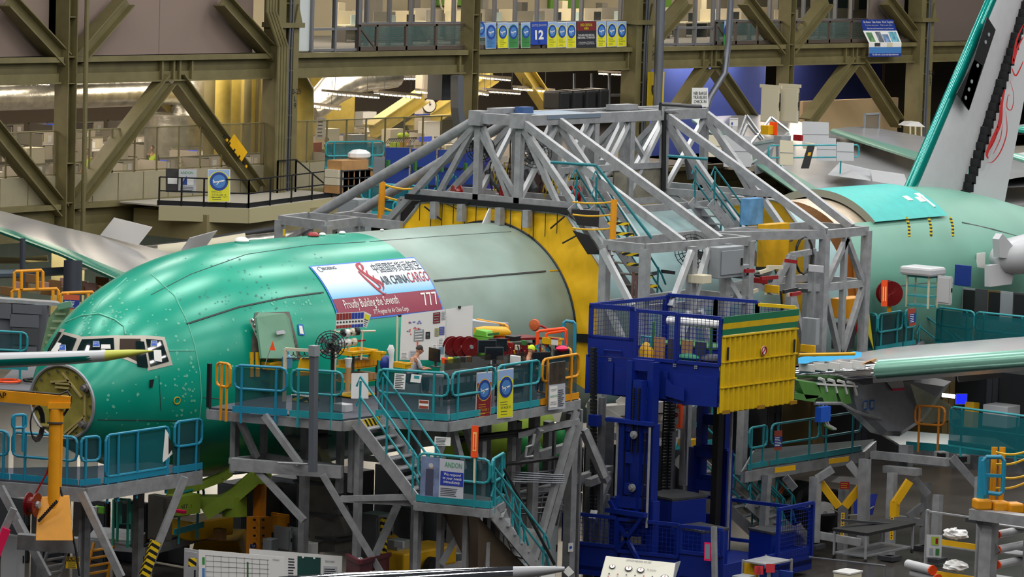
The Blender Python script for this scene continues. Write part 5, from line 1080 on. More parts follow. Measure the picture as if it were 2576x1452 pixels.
# =====================================================================  prop builders
def fit(x0, x1, y0, y1, D, dep=.6, z0=None):           # axis-aligned block that fills a picture box at depth D -> (cx, cy, z, w, d, h)
    sc = FPX/D; c = P((x0+x1)/2, y1, D=D); w_ = max(.05, ((x1-x0)/sc-dep*.79)/.61); h = max(.03, (y1-y0)/sc-(w_*.5+dep*.5)*.08)
    z = c.z+.03 if z0 is None else z0
    return c.x, c.y, max(0, z), w_, dep, h
def floorD(x, y): p = P(x, y, z=0); return (p-CC).dot(CW)
def cabinet(name, label, box, D, m=GREYB, dep=.6, doors=2, cat='cabinet', group=None, z0=None, dm=None):
    cx_, cy, z, w_, d, h = fit(*box, D, dep, z0); t = thing(name, label, cat, (cx_, cy, z), group)
    B().bb(cx_-w_/2, cx_+w_/2, cy-d/2, cy+d/2, z, z+h).build('body', m, t)
    for k in range(doors):
        a, c = cx_-w_/2+w_*k/doors+.02, cx_-w_/2+w_*(k+1)/doors-.02
        o = B().bb(a, c, cy-d/2-.025, cy-d/2, z+.04, z+h-.04).build('door', dm or m, t); B().bb(c-.07, c-.04, cy-d/2-.05, cy-d/2-.02, z+h*.45, z+h*.6).build('handle', BLACK, o)
    B().bb(cx_-w_/2-.025, cx_-w_/2, cy-d/2+.05, cy+d/2-.05, z+.06, z+h-.06).build('side_panel', dm or m, t)
    return t, (cx_, cy, z, w_, d, h)
def rack(name, label, box, D, shelves=3, m=GALV, sm=None, dep=.6, cat='rack', z0=None, group=None, post=.05, wheels=False):
    cx_, cy, z, w_, d, h = fit(*box, D, dep, z0); t = thing(name, label, cat, (cx_, cy, z), group); zz = z+(.12 if wheels else 0)
    for sx in (-1, 1):
        for sy in (-1, 1):
            B().bb(cx_+sx*w_/2-post/2, cx_+sx*w_/2+post/2, cy+sy*d/2-post/2, cy+sy*d/2+post/2, zz, z+h).build('post', m, t)
            if wheels: B().cyl((cx_+sx*w_/2, cy+sy*d/2-.02, z+.06), (cx_+sx*w_/2, cy+sy*d/2+.02, z+.06), .06, 10).build('wheel', RUBBER, t)
    L = []
    for k in range(shelves):
        zk = zz+.06+(z+h-zz-.1)*k/max(1, shelves-1); B().bb(cx_-w_/2, cx_+w_/2, cy-d/2, cy+d/2, zk-.025, zk+.015).build('shelf', sm or m, t); L.append(zk+.015)
    return t, (cx_, cy, z, w_, d, h), L
def crate(name, label, box, D, m=YEL, dep=.4, cat='bin', group=None, z0=None, lip=True):
    cx_, cy, z, w_, d, h = fit(*box, D, dep, z0); b = B(); th = .025
    b.bb(cx_-w_/2, cx_+w_/2, cy-d/2, cy+d/2, z, z+.03)
    for s_ in (-1, 1): b.bb(cx_+s_*w_/2-th, cx_+s_*w_/2+th, cy-d/2, cy+d/2, z, z+h); b.bb(cx_-w_/2, cx_+w_/2, cy+s_*d/2-th, cy+s_*d/2+th, z, z+h)
    if lip: b.bb(cx_-w_/2-.04, cx_+w_/2+.04, cy-d/2-.045, cy-d/2-.02, z+h-.05, z+h)
    return single(b, name, m, label, cat, group, loc=(cx_, cy, z))
def box_at(name, label, box, D, m, dep=.4, cat='box', group=None, z0=None, lid=None):
    cx_, cy, z, w_, d, h = fit(*box, D, dep, z0)
    if lid is None: return single(B().bb(cx_-w_/2, cx_+w_/2, cy-d/2, cy+d/2, z, z+h), name, m, label, cat, group, bev=.015)
    t = thing(name, label, cat, (cx_, cy, z), group); B().bb(cx_-w_/2, cx_+w_/2, cy-d/2, cy+d/2, z, z+h*.85).build('body', m, t, bev=.015); B().bb(cx_-w_/2-.02, cx_+w_/2+.02, cy-d/2-.02, cy+d/2+.02, z+h*.85, z+h).build('lid', lid, t, bev=.01); return t
def monitor(label, x, y, D, w_=.5, h=.34, face=(-.5, -.85), m=BLACK, group=None, scr=None):
    p = P(x, y, D=D); n = V((face[0], face[1], 0)).normalized(); u = V((-n.y, n.x, 0)); t = thing('monitor', label, 'monitor', p-V((0, 0, h/2+.14)), group)
    B().box(p, (w_, .04, h), ax=(u, n, ZA)).build('bezel', m, t, bev=.008); B().box(p+n*.022, (w_-.05, .006, h-.05), ax=(u, n, ZA)).build('screen', scr or mat('screen_dark', (30, 34, 40), .15), t)
    B().bar(p-n*.05-V((0, 0, h/2+.12)), p-n*.04, .06, .04).build('stand', DGREY, t); B().box(p-n*.04-V((0, 0, h/2+.13)), (.26, .18, .02), ax=(u, n, ZA)).build('foot', DGREY, t)
    return t
def ladder(name, label, foot, top, w_, n, m=YEL, steps=True, ux=XA):
    t = thing(name, label, 'ladder', foot); a, c = V(foot), V(top); u = V(ux)
    for s_ in (-.5, .5): B().bar(a+u*(w_*s_), c+u*(w_*s_*.85), .05, .08).build('side_rail', m, t)
    for k in range(1, n): p = a.lerp(c, k/n); B().bar(p-u*(w_*.48), p+u*(w_*.48), .1 if steps else .04, .04).build('step', m, t)
    return t
def wheel_(name, label, c, r_, wd, ax=(0, -1, 0), cat='wheel'):
    t = thing(name, label, cat, V(c)-V((0, 0, r_))); B().prof(c, ax, [(-wd/2, r_*.55), (-wd/2, r_*.92), (-wd*.3, r_), (wd*.3, r_), (wd/2, r_*.92), (wd/2, r_*.55)], 28).build('tyre', RUBBER, t, smooth=True)
    h = B().prof(c, ax, [(-wd*.3, .01), (-wd*.3, r_*.56), (wd*.52, r_*.56), (wd*.46, r_*.48), (wd*.28, r_*.42), (wd*.25, .01)], 24).build('hub', WHITE, t, smooth=True); B().prof(c, ax, [(wd*.2, r_*.16), (wd*.5, r_*.14), (wd*.55, .01)], 12).build('hub_cap', GALV, h)
    return t
SKIN = mat('skin', (196, 142, 112), .6); HAIR = mat('dark_hair', (22, 18, 16), .6); EYE = mat('eye_dark', (30, 24, 22), .3); LIP = mat('lip', (160, 96, 84), .6)
def skinned(name, m, parent, joints, edges, radii, root=0, sub=2):
    me = bpy.data.meshes.new(name); o0 = wloc(parent); me.from_pydata([V(j)-o0 for j in joints], edges, []); me.update()
    o = bpy.data.objects.new(name, me); COL.objects.link(o); me.materials.append(m); o.parent = parent; WL[o.name] = o0
    md = o.modifiers.new('s', 'SKIN'); md.use_smooth_shade = True; md.branch_smoothing = .4
    sv = me.skin_vertices[0].data
    for i, r_ in enumerate(radii): sv[i].radius = (r_, r_) if not isinstance(r_, tuple) else r_; sv[i].use_root = (i == root)
    o.modifiers.new('u', 'SUBSURF').levels = sub; o.modifiers['u'].render_levels = sub
    return o
POSES = {  # x forward, y left, z up; standing pelvis height 0.95
 'stand': dict(pelvis=(0, 0, .95), waist=(0, 0, 1.12), chest=(.01, 0, 1.32), neck=(.01, 0, 1.5), head=(.04, 0, 1.62), lsh=(0, .19, 1.43), lel=(-.02, .26, 1.15), lwr=(.12, .24, .92), rsh=(0, -.19, 1.43), rel=(-.02, -.26, 1.15), rwr=(.14, -.22, .94), lhip=(0, .1, .92), lkn=(.02, .11, .5), lan=(-.02, .11, .09), rhip=(0, -.1, .92), rkn=(.03, -.11, .5), ran=(0, -.11, .09)),
 'sit': dict(pelvis=(0, 0, .5), waist=(.03, 0, .66), chest=(.09, 0, .86), neck=(.14, 0, 1.04), head=(.21, 0, 1.14), lsh=(.1, .19, .97), lel=(.2, .25, .72), lwr=(.42, .12, .72), rsh=(.1, -.19, .97), rel=(.2, -.25, .72), rwr=(.42, -.1, .72), lhip=(.02, .1, .48), lkn=(.42, .12, .48), lan=(.42, .12, .1), rhip=(.02, -.1, .48), rkn=(.42, -.12, .48), ran=(.42, -.12, .1)),
 'rest': dict(pelvis=(0, 0, .5), waist=(.02, 0, .66), chest=(.06, 0, .86), neck=(.09, 0, 1.04), head=(.15, 0, 1.15), lsh=(.06, .19, .97), lel=(.3, .2, .74), lwr=(.24, .09, 1.03), rsh=(.06, -.19, .97), rel=(.16, -.25, .72), rwr=(.4, -.1, .72), lhip=(.02, .1, .48), lkn=(.42, .12, .48), lan=(.42, .12, .1), rhip=(.02, -.1, .48), rkn=(.42, -.12, .48), ran=(.42, -.12, .1))}
def person(label, loc, yaw, pose='stand', shirt=None, trousers=None, hair=HAIR, cap=None, vest=None, skin_=SKIN, glasses=False, group=None):
    t = thing('person', label, 'person', loc, group); J = POSES[pose]; ca, sa = math.cos(yaw), math.sin(yaw); o = V(loc)
    W = lambda p: o+V((p[0]*ca-p[1]*sa, p[0]*sa+p[1]*ca, p[2])); X = lambda p, d: tuple(a+b for a, b in zip(p, d))
    names = list(J); idx = {k: i for i, k in enumerate(names)}
    js = [W(J[k]) for k in names]; rad = dict(pelvis=.125, waist=.115, chest=.135, neck=.055, head=.06, lsh=.062, rsh=.062, lel=.043, rel=.043, lwr=.03, rwr=.03, lhip=.085, rhip=.085, lkn=.06, rkn=.06, lan=.042, ran=.042)
    E = [('pelvis', 'waist'), ('waist', 'chest'), ('chest', 'neck'), ('neck', 'head'), ('chest', 'lsh'), ('lsh', 'lel'), ('lel', 'lwr'), ('chest', 'rsh'), ('rsh', 'rel'), ('rel', 'rwr'), ('pelvis', 'lhip'), ('lhip', 'lkn'), ('lkn', 'lan'), ('pelvis', 'rhip'), ('rhip', 'rkn'), ('rkn', 'ran')]
    ed = [(idx[a], idx[b]) for a, b in E]; rr_ = [rad[k] for k in names]
    for s_ in ('l', 'r'):                              # feet, palms and five fingers, each finger its own bent chain
        i = idx[s_+'an']; js.append(W(X(J[s_+'an'], (.16, 0, -.04)))); rr_.append(.038); ed.append((i, len(js)-1))
        wv, el = V(J[s_+'wr']), V(J[s_+'el']); d = (wv-el).normalized(); sd = d.cross(ZA); sd = sd.normalized() if sd.length > .1 else V((0, 1, 0)); up = sd.cross(d)
        pm = wv+d*.07; js.append(W(pm)); rr_.append((.036, .018)); k0 = len(js)-1; ed.append((idx[s_+'wr'], k0))
        for q, (off, L) in enumerate(((-.03, .07), (-.01, .082), (.01, .078), (.03, .06))):
            b0 = len(js); js += [W(pm+sd*off+d*.03), W(pm+sd*off+d*(.03+L*.55)-up*.012), W(pm+sd*off+d*(.03+L*.85)-up*.045)]; rr_ += [.0095, .0085, .007]; ed += [(k0, b0), (b0, b0+1), (b0+1, b0+2)]
        b0 = len(js); s2 = -1 if s_ == 'l' else 1; js += [W(pm-d*.03+sd*.04*s2), W(pm+d*.015+sd*.06*s2-up*.02)]; rr_ += [.011, .009]; ed += [(k0, b0), (b0, b0+1)]
    skinned('body', skin_, t, js, ed, rr_)
    def cloth(name, m, ks, es, grow):
        ii = {k: i for i, k in enumerate(ks)}; return skinned(name, m, t, [W(J[k]) for k in ks], [(ii[a], ii[b]) for a, b in es], [rad[k]*grow for k in ks])
    cloth('shirt', shirt or LGREY, ['pelvis', 'waist', 'chest', 'lsh', 'lel', 'rsh', 'rel'], [('pelvis', 'waist'), ('waist', 'chest'), ('chest', 'lsh'), ('lsh', 'lel'), ('chest', 'rsh'), ('rsh', 'rel')], 1.18)
    if vest: cloth('vest', vest, ['pelvis', 'waist', 'chest', 'lsh', 'rsh'], [('pelvis', 'waist'), ('waist', 'chest'), ('chest', 'lsh'), ('chest', 'rsh')], 1.32)
    cloth('trousers', trousers or mat('navy_cloth', (40, 46, 66), .8), ['pelvis', 'lhip', 'lkn', 'lan', 'rhip', 'rkn', 'ran'], [('pelvis', 'lhip'), ('lhip', 'lkn'), ('lkn', 'lan'), ('pelvis', 'rhip'), ('rhip', 'rkn'), ('rkn', 'ran')], 1.15)
    h = V(J['head'])+V((.02, 0, .05)); f = V((1, 0, -.25 if pose != 'stand' else -.05)).normalized(); u = V((0, 1, 0)); v_ = f.cross(u); n = 14; m_ = 10; rows = []
    for i in range(m_+1):
        a = math.pi*i/m_; r_ = []
        for j in range(n):
            b_ = 2*math.pi*j/n; x, y, z = math.sin(a)*math.cos(b_), math.sin(a)*math.sin(b_), math.cos(a); jaw = 1-.28*max(0, -z)
            r_.append(W(h+f*(x*.098*jaw)+u*(y*.076*jaw)+v_*(z*.125)))
        rows.append(r_)
    hd = B().grid(rows, closed=True).build('head', skin_, t, smooth=True)
    B().prism([W(h+f*.094+v_*.03), W(h+f*.125-v_*.02), W(h+f*.09-v_*.025)], (W(u*.02)-W(V((0, 0, 0))))).build('nose', skin_, hd)
    for s_ in (-1, 1): B().ball(W(h+f*.083+u*(.033*s_)+v_*.015), .013, 8).build('eye', EYE, hd); B().ball(W(h+u*(.077*s_)), .03, 8, (.7, .5, 1)).build('ear', skin_, hd)
    B().ball(W(h+f*.082-v_*.055), .022, 8, (.6, 1, .4)).build('mouth', LIP, hd)
    hr = [[W(h+f*(math.sin(a)*math.cos(b_)*.107-.012)+u*(math.sin(a)*math.sin(b_)*.086)+v_*(math.cos(a)*.132+.006)) for b_ in [2*math.pi*j/n for j in range(n)]] for a in [k*.19 for k in range(9)]]
    hr = [[p if (p-W(h)).dot(W(f)-W(V((0, 0, 0)))) < .07 or k < 5 else W(h+v_*.05+f*.06) for p in r_] for k, r_ in enumerate(hr)]
    B().grid(hr, closed=True).build('cap' if cap else 'hair', cap or hair, t, smooth=True)
    if cap: B().prism([W(h+f*.08+u*.07+v_*.05), W(h+f*.18+u*.05+v_*.035), W(h+f*.18-u*.05+v_*.035), W(h+f*.08-u*.07+v_*.05)], (0, 0, .012)).build('cap_peak', cap, t)
    if glasses: B().tube([W(h+f*.1+u*(.055*math.cos(q))+v_*(.018+.016*math.sin(q))) for q in [k*.524 for k in range(12)]], .004, 4, closed=True).build('glasses', LGREY, t)
    return t
# =====================================================================  things on the main platform
ZT0 = ZD
DK = 97.0
CARTG = mat('cart_green', (50, 110, 50), .5); CY = mat('curtain_cyan', (60, 170, 180), .5)
t, g_, L = rack('tote_stand', 'green framed stand with a yellow tote beside the crew door', (650, 706, 868, 935), 96.2, 3, CARTG, CARTG, .45, z0=ZD)
crate('tote', 'yellow tote on top of the green framed stand', (650, 706, 866, 888), 96.2, YEL, .4, z0=L[-1])
t = thing('pennant', 'orange pennant on a wire before the yellow tote', 'flag', P(667, 925, D=95.6)); B().cyl(P(663, 930, D=95.6), P(685, 862, D=95.6), .012, 5).build('pole', GALV, t); B().prism([P(678, 881, D=95.5), P(686, 858, D=95.5), P(693, 882, D=95.5)], (.02, .02, 0)).build('flag', ORANGE, t)
for k, x in enumerate((608, 633, 648)): tag(B().tube([P(x, 950-k, D=95.9), P(x, 886, D=95.9)], .06, 10).build('yellow_post', YEL), 'yellow chain post on the platform, %s of three' % ['leftmost', 'middle', 'rightmost'][k], 'post')
t = thing('water_jug', 'clear blue water jug beside the tote stand', 'bottle', P(722, 925, D=96)); B().prof(P(722, 925, D=96), ZA, [(0, .13), (.28, .14), (.34, .05), (.42, .05)], 14).build('bottle', gauze('jug_blue', (90, 150, 190), .7, .1), t)
t = thing('coat_rail', 'cream goalpost coat rail hung with jackets', 'rack', P(780, 925, D=94.6)); a, c = P(718, 878, D=94.6), P(842, 886, D=94.6)
B().bar(a, c, .07).build('top_bar', CREAM, t)
for p in (a, c): B().bar(p, V((p.x, p.y, ZD)), .07).build('post', CREAM, t)
for k, (x, m) in enumerate(((738, BLACK), (752, BLACK), (766, YEL), (777, BLACK))):
    p = P(x, 886, D=94.6); o = thing('jacket' if m is YEL else 'hanger', ('yellow rain jacket' if m is YEL else 'black clothes hanger')+' on the coat rail, %s along' % ['first', 'second', 'third', 'fourth'][k], 'jacket' if m is YEL else 'hanger', p-V((0, 0, .3)))
    B().tube([p, p-V((0, 0, .06)), p+V((.16, -.08, -.16)), p+V((-.16, .08, -.16)), p-V((0, 0, .06))], .014, 5).build('frame', BLACK, o)
    if m is YEL: B().hexa([p+V((-.2, .06, -.62)), p+V((.2, -.1, -.6)), p+V((.25, 0, -.6)), p+V((-.15, .14, -.62)), p+V((-.12, .04, -.14)), p+V((.12, -.06, -.14)), p+V((.14, -.02, -.14)), p+V((-.1, .08, -.14))]).build('cloth', YEL, o, bev=.04)
box_at('step_box', 'white topped step box with hazard striped edge', (737, 805, 905, 925), 94.9, HAZ, .5, z0=ZD, lid=WHITE)
t = fan(831, 868, .37, 'black caged fan on a stand on the main platform', .1, D=94.2); p = P(838, 868, D=94.3); B().cyl((p.x, p.y, ZD), p, .05, 8).build('stand_pole', BLACK, t)
t, g_, L = rack('parts_rack', 'parts rack with tilted yellow bins and an orange tray top', (842, 945, 878, 1000), 96.2, 4, DGREY, YEL, .6, z0=ZD)
for r_ in range(2):
    for k in range(6):
        cx_, cy, z, w_, d, h = g_; x = cx_-w_/2+w_*(k+.5)/6; b = B().bb(x-w_/13, x+w_/13, cy-.32, cy+.2, L[1+r_]+.005, L[1+r_]+.17)
        single(b, 'parts_bin', WOOD if r_ == 0 else AMBER, 'open parts bin on the %s shelf of the yellow topped rack, %s along' % (['lower', 'upper'][r_], ordn(k+1)), 'bin', 'parts bins in the rack')
S = sheet('tool_board', 'slanted board of red and blue coded tool cards above the rack', 'board', [(846, 788), (916, 784), (914, 823), (845, 828)], PAPER, 95.6)
for k in range(9): m = mat('card_maroon', (140, 44, 40), .5) if k < 5 else mat('card_blue', (30, 60, 160), .5); area(S, .01+k*.11, .11+k*.11, .04, .44, m, 'card'); disc(S, .06+k*.11, .6, .036, DGREY, 'tool_print'); area(S, .01+k*.11, .11+k*.11, .78, .98, m, 'card')
S = sheet('tool_board', 'yellow and white chart leaning beside the coded tool cards', 'board', [(917, 784), (934, 792), (922, 825), (914, 822)], PAPER, 95.5); area(S, .1, .9, .1, .45, BY); lines(S, .1, .9, .5, .9, 4)
t = thing('tape_tree', 'cream pipe tree holding rolls of tape and wire', 'rack', P(880, 925, D=95.5)); D = 95.5
for x0, y0, x1, y1, m in ((843, 828, 845, 905, CREAM), (843, 835, 945, 833, CREAM), (850, 864, 920, 856, RED), (908, 905, 912, 830, CREAM), (876, 905, 873, 840, CREAM)): B().tube([P(x0, y0, D=D), P(x1, y1, D=D)], .028, 7).build('pipe', m, t)
for k, (x, y, m) in enumerate(((865, 838, BLACK), (873, 838, WHITE), (888, 836, CREAM), (898, 834, BLACK), (862, 862, LGREY), (876, 862, WHITE), (890, 860, CREAM))): p = P(x, y, D=D-.1); tag(B().prof(p, (1, -.3, 0), [(-.05, .05), (-.05, .1), (.05, .1), (.05, .05)], 12).build('tape_roll', m), '%s roll on the cream pipe tree, %s along' % ('black' if m is BLACK else 'pale', ordn(k+1)), 'roll', 'rolls on the pipe tree')
crate('tray', 'yellow tray of small tools on the rack top', (842, 944, 876, 893), 95.8, YEL, .6, z0=None)
crate('tray', 'yellow side bin with plastic bags right of the rack', (928, 966, 884, 908), 95.8, YEL, .4)
t = thing('tie_bundle', 'bundle of white cable ties in a cardboard tube', 'bundle', P(876, 985, D=94.6)); B().cyl(P(874, 985, D=94.6), P(876, 925, D=94.6), .07, 10).build('tube', WOOD, t); B().prof(P(876, 927, D=94.6), ZA, [(0, .06), (.14, .08), (.26, .1)], 10).build('ties', WHITE, t)
S = sheet('white_board', 'blank white board leaning on the rack at the stair head', 'board', [(884, 939), (926, 938), (927, 1003), (883, 1003)], WHITE, 93.6)
box_at('bin', 'white open bin at the stair head', (838, 888, 985, 1008), 93.2, LGREY, .4, z0=ZD)
t = thing('spray_stand', 'wrapped white nozzle stand beside the parts rack', 'stand', P(984, 925, D=95)); B().tube([P(984, 930, D=95), P(985, 895, D=95), P(983, 880, D=95), P(984, 868, D=95)], [.06, .06, .1, .05], 10).build('wrapped_body', WHITE, t, smooth=True)
single(B().ball(P(972, 915, D=95.2), .22, 12, (.9, .7, 1)), 'backpack', NAVY, 'navy backpack beside the wrapped nozzle stand', 'bag', smooth=True)
crate('tote', 'yellow tote between the nozzle stand and the seated worker', (990, 1032, 912, 928), 95.0, YEL, .4)
# planning boards
S = sheet('planning_board', 'large planning whiteboard with papers, left half', 'board', [(1010, 793), (1121, 778), (1119, 906), (1005, 906)], WHITE, 97.2, th=.05); BPa = S
rr_ = random.Random(4)
for k in range(20): u, v = .12+.3*rr_.random(), .14+.35*rr_.random(); area(S, u, u+.03+.03*rr_.random(), v, v+.03, mat('marker_red', (222, 110, 100), .6) if k % 2 else mat('marker_blue', (110, 120, 190), .6), 'marker_mark')
for (u0, u1, v0, v1, m) in ((.3, .52, .36, .6, GREYB), (.56, .66, .42, .56, BLACK), (.72, .88, .04, .26, BRD), (.9, 1, .04, .2, LGREY), (.76, .86, .36, .52, mat('sheet_khaki', (160, 160, 120), .6)), (.86, .98, .34, .5, mat('sheet_blue', (80, 90, 170), .6)), (.72, .82, .68, .86, PAPER), (.84, .97, .55, .7, PAPER), (.86, .97, .74, .88, mat('sheet_teal', (120, 160, 180), .6)), (.02, .18, .82, .97, PAPER), (.22, .42, .8, .98, mat('sheet_grey', (190, 190, 196), .6))):
    area(S, u0, u1, v0, v1, m, 'pinned_sheet', .012); lines(S, u0+.02, u1-.02, v0+.03, v1-.03, 4, GREYB if m is not GREYB else PAPER, off=.018)
area(S, .37, .4, .6, .78, ORANGE, 'pointer', .02)
S = sheet('planning_board', 'large planning whiteboard, blank right half', 'board', [(1122, 778), (1190, 768), (1187, 870), (1119, 906)], WHITE, 97.3, th=.05); B().box(on(S, .5, .0, .02), (.08, .04, .06)).build('clip', BLACK, S['o'])
t = thing('board_stand', 'cream pipe frame holding the planning boards', 'stand', P(1000, 906, D=97.4)); B().cyl(P(998, 920, D=97.4), P(1000, 795, D=97.4), .03, 7).build('post', CREAM, t); B().bar(P(1000, 796, D=97.4), P(1012, 794, D=97.4), .05).build('clamp', BLACK, t); B().cyl(P(1120, 920, D=97.6), P(1122, 790, D=97.6), .03, 7).build('post', CREAM, t)
# desks with smoked screens, computers and people
def desk(label, x0, x1, y, D0, D1, zt=6.03):
    a, c = P(x0, y, D=D0), P(x1, y, D=D1); a.z = c.z = zt; t = thing('work_desk', label, 'desk', (a.x, a.y, ZD)); d = (c-a).normalized(); n = V((-d.y, d.x, 0))
    B().box((a+c)/2, ((c-a).length, .8, .05), ax=(d, n, ZA)).build('desktop', GREYB, t)
    for p in (a, c):
        for s_ in (-.35, .35): q = p+n*s_; B().bar(V((q.x, q.y, ZD)), q, .05).build('leg', GALV, t)
    B().box((a+c)/2-n*.42+ZA*.22, ((c-a).length, .015, .5), ax=(d, n, ZA)).build('smoked_screen', gauze('smoked_brown', (54, 50, 44), .6, .15), t); B().box((a+c)/2-n*.3-ZA*.4, ((c-a).length*.9, .2, .35), ax=(d, n, ZA)).build('cable_box', BLACK, t)
    return t
desk('grey work desk with smoked screen beside the seated worker', 1085, 1200, 925, 94.8, 96.4); desk('grey work desk with smoked screen near the lime cap worker', 1215, 1290, 915, 95.9, 97.0)
for k, (x, y, D, f) in enumerate(((1093, 893, 95, (-.9, .3)), (1225, 872, 96.4, (-.6, -.8)), (1252, 868, 96.8, (-.6, -.8)), (1243, 890, 96.2, (-.6, -.8)), (1362, 902, 96.6, (-.5, -.85)), (1412, 895, 97.2, (-.3, -.9)))):
    monitor('black computer monitor on the platform, %s' % ['closest to the seated worker', 'left of the twin pair', 'right of the twin pair', 'below the twin pair', 'in front of the dark clothed worker', 'beside the pink lid'][k], x, y, D, face=f, m=DGREY if k % 2 else BLACK)
box_at('computer', 'white computer tower beside the lime cap worker', (1282, 1310, 896, 922), 96.0, WHITE, .3)
for k in range(5): x = 1112+k*16; box_at('desk_box', 'small item on the smoked desk, %s from the seated worker' % ordn(k+1), (x, x+9, 902-k, 918-k), 95.6, [ORANGE, BY, CARTG, DGREY, WOOD][k], .15)
for k, x in enumerate((1140, 1160, 1182)): p = P(x, 872, D=97.2); t = thing('hose_reel', 'dark red hose reel on the platform behind the desks, %s of three' % ['left', 'middle', 'right'][k], 'hose reel', p-V((0, 0, .26))); B().prof(p, (-.5, -.8, 0), [(-.12, .03), (-.12, .26), (-.08, .26), (-.08, .16), (.08, .16), (.08, .26), (.12, .26), (.12, .03)], 18).build('spool', mat('reel_maroon', (110, 14, 18), .35), t); B().prof(p, (-.5, -.8, 0), [(.08, .06), (.16, .05), (.16, 0)], 8).build('hub', GALV, t)
t = thing('recycling_bin', 'bright green wheeled recycling bin with rounded lid', 'bin', P(1212, 895, D=97.4)); cx_, cy, z, w_, d, h = fit(1189, 1240, 846, 900, 97.4, .45); BG = mat('bin_green', (110, 186, 60), .45)
B().hexa([(cx_-w_*.42, cy-d*.42, z), (cx_+w_*.42, cy-d*.42, z), (cx_+w_*.42, cy+d*.42, z), (cx_-w_*.42, cy+d*.42, z), (cx_-w_/2, cy-d/2, z+h), (cx_+w_/2, cy-d/2, z+h), (cx_+w_/2, cy+d/2, z+h), (cx_-w_/2, cy+d/2, z+h)]).build('body', BG, t, bev=.02); B().prism([(cx_-w_*.54, cy-d*.55, z+h), (cx_-w_*.5, cy-d*.4, z+h+.16), (cx_-w_*.5, cy+d*.3, z+h+.18), (cx_-w_*.54, cy+d*.55, z+h)], (w_*1.06, 0, 0)).build('lid', BG, t, bev=.02); B().bb(cx_-.1, cx_+.35, cy-d*.53, cy-d*.5, z+h+.04, z+h+.1).build('label_plate', CARTG, t)
a, c = P(1195, 832, D=98.5), P(1345, 842, D=99.5)
single(B().tube([a, a.lerp(c, .15), a.lerp(c, .5), a.lerp(c, .58)], [.08, .14, .16, .06], 10), 'float_bag', YEL, 'long yellow padded roll lying behind the green bin', 'roll', smooth=True)
t = thing('test_table', 'dark red test bench behind the desks', 'table', P(1295, 890, D=99)); p, q = P(1245, 852, D=98.6), P(1345, 848, D=99.4); B().bar(p, q, .7, .06).build('bench_top', mat('bench_red', (110, 16, 26), .4), t); B().bar(p-ZA*.3, q-ZA*.3, .6, .3).build('drawer_unit', mat('bench_red', (110, 16, 26), .4), t)
for pp in (p, q): B().bar(pp, V((pp.x, pp.y, ZD)), .08).build('leg', DGREY, t)
box_at('toolbox', 'black toolbox on the dark red bench', (1270, 1310, 845, 860), 98.6, BLACK, .3, lid=DGREY)
for k in range(7): x = 1262+k*17; box_at('bench_item', 'small item on the dark red bench, %s from the left' % ordn(k+1), (x, x+10, 858+(k % 3)*6, 872+(k % 3)*6), 97.8, [BLACK, RED, CREAM, CARTG, BLACK, CY, DGREY][k], .15)
t = thing('hose_cart', 'orange and teal pipe cart with bottles at the platform end', 'cart', P(1395, 900, D=97.6)); D = 97.6
for x0, x1, y0, y1, m in ((1352, 1424, 833, 826, ORANGE), (1374, 1424, 838, 832, ORANGE)): B().tube([P(x0, y0+35, D=D), P(x0, y0+3, D=D), P(x0+5, y0, D=D), P(x1-5, y1, D=D), P(x1, y1+4, D=D), P(x1, y1+38, D=D)], .04, 8).build('frame_loop', m, t)
B().tube([P(1417, 905, D=D+.5), P(1418, 812, D=D+.5), P(1424, 808, D=D+.5), P(1442, 810, D=D+.5), P(1446, 814, D=D+.5), P(1445, 905, D=D+.5)], .045, 8).build('frame_loop', CYANR, t)
for x in (1355, 1378, 1400, 1424): B().bar(P(x, 865, D=D), P(x, 905, D=D), .06).build('leg', CYANR, t)
crate('tray', 'yellow tray on the orange and teal cart', (1365, 1412, 850, 868), 97.5, YEL, .4); box_at('tub', 'white tub with red lid on the orange cart', (1388, 1402, 852, 872), 97.2, WHITE, .2, lid=RED); single(B().ball(P(1413, 877, D=97.2), .2, 12, (1, .7, .4)), 'pink_case', mat('hot_pink', (240, 20, 90), .5), 'pink lid on the teal bench beside the monitor', 'lid', smooth=True)
p = P(1345, 818, D=98.2); t = thing('buffer_tool', 'orange polishing pad on a red arm', 'tool', p); B().prof(p, (-1, -.2, .1), [(0, .16), (.06, .14), (.08, .04)], 16).build('pad', mat('pad_orange', (190, 90, 40), .7), t); B().tube([p, P(1362, 820, D=98.2), P(1378, 828, D=98.2)], .03, 6).build('arm', RED, t)
for k in range(14): x = 1275+k*9; y = 868+(k*7) % 20; p = P(x, y, D=97.3); tag(B().tube([p, p+V((.05, 0, -.1)), p+V((.02, 0, -.25))], .02, 5).build('hand_tool', [BLACK, RED, YEL, DGREY][k % 4]), 'hand tool hanging under the bench behind the desks, %s from the left' % ordn(k+1), 'tool', 'tools under the bench')
g = rails('platform_railing', 'tall amber railing behind the carts at the platform end', [V((78.9, 60.6, ZD)), V((79.4, 62.2, ZD))], AMBER, scr=None, h=1.5)
B().bb(79.0, 79.4, 61.0, 62.3, ZD, ZD+1.5).build('guard_panel', LGREY, g)
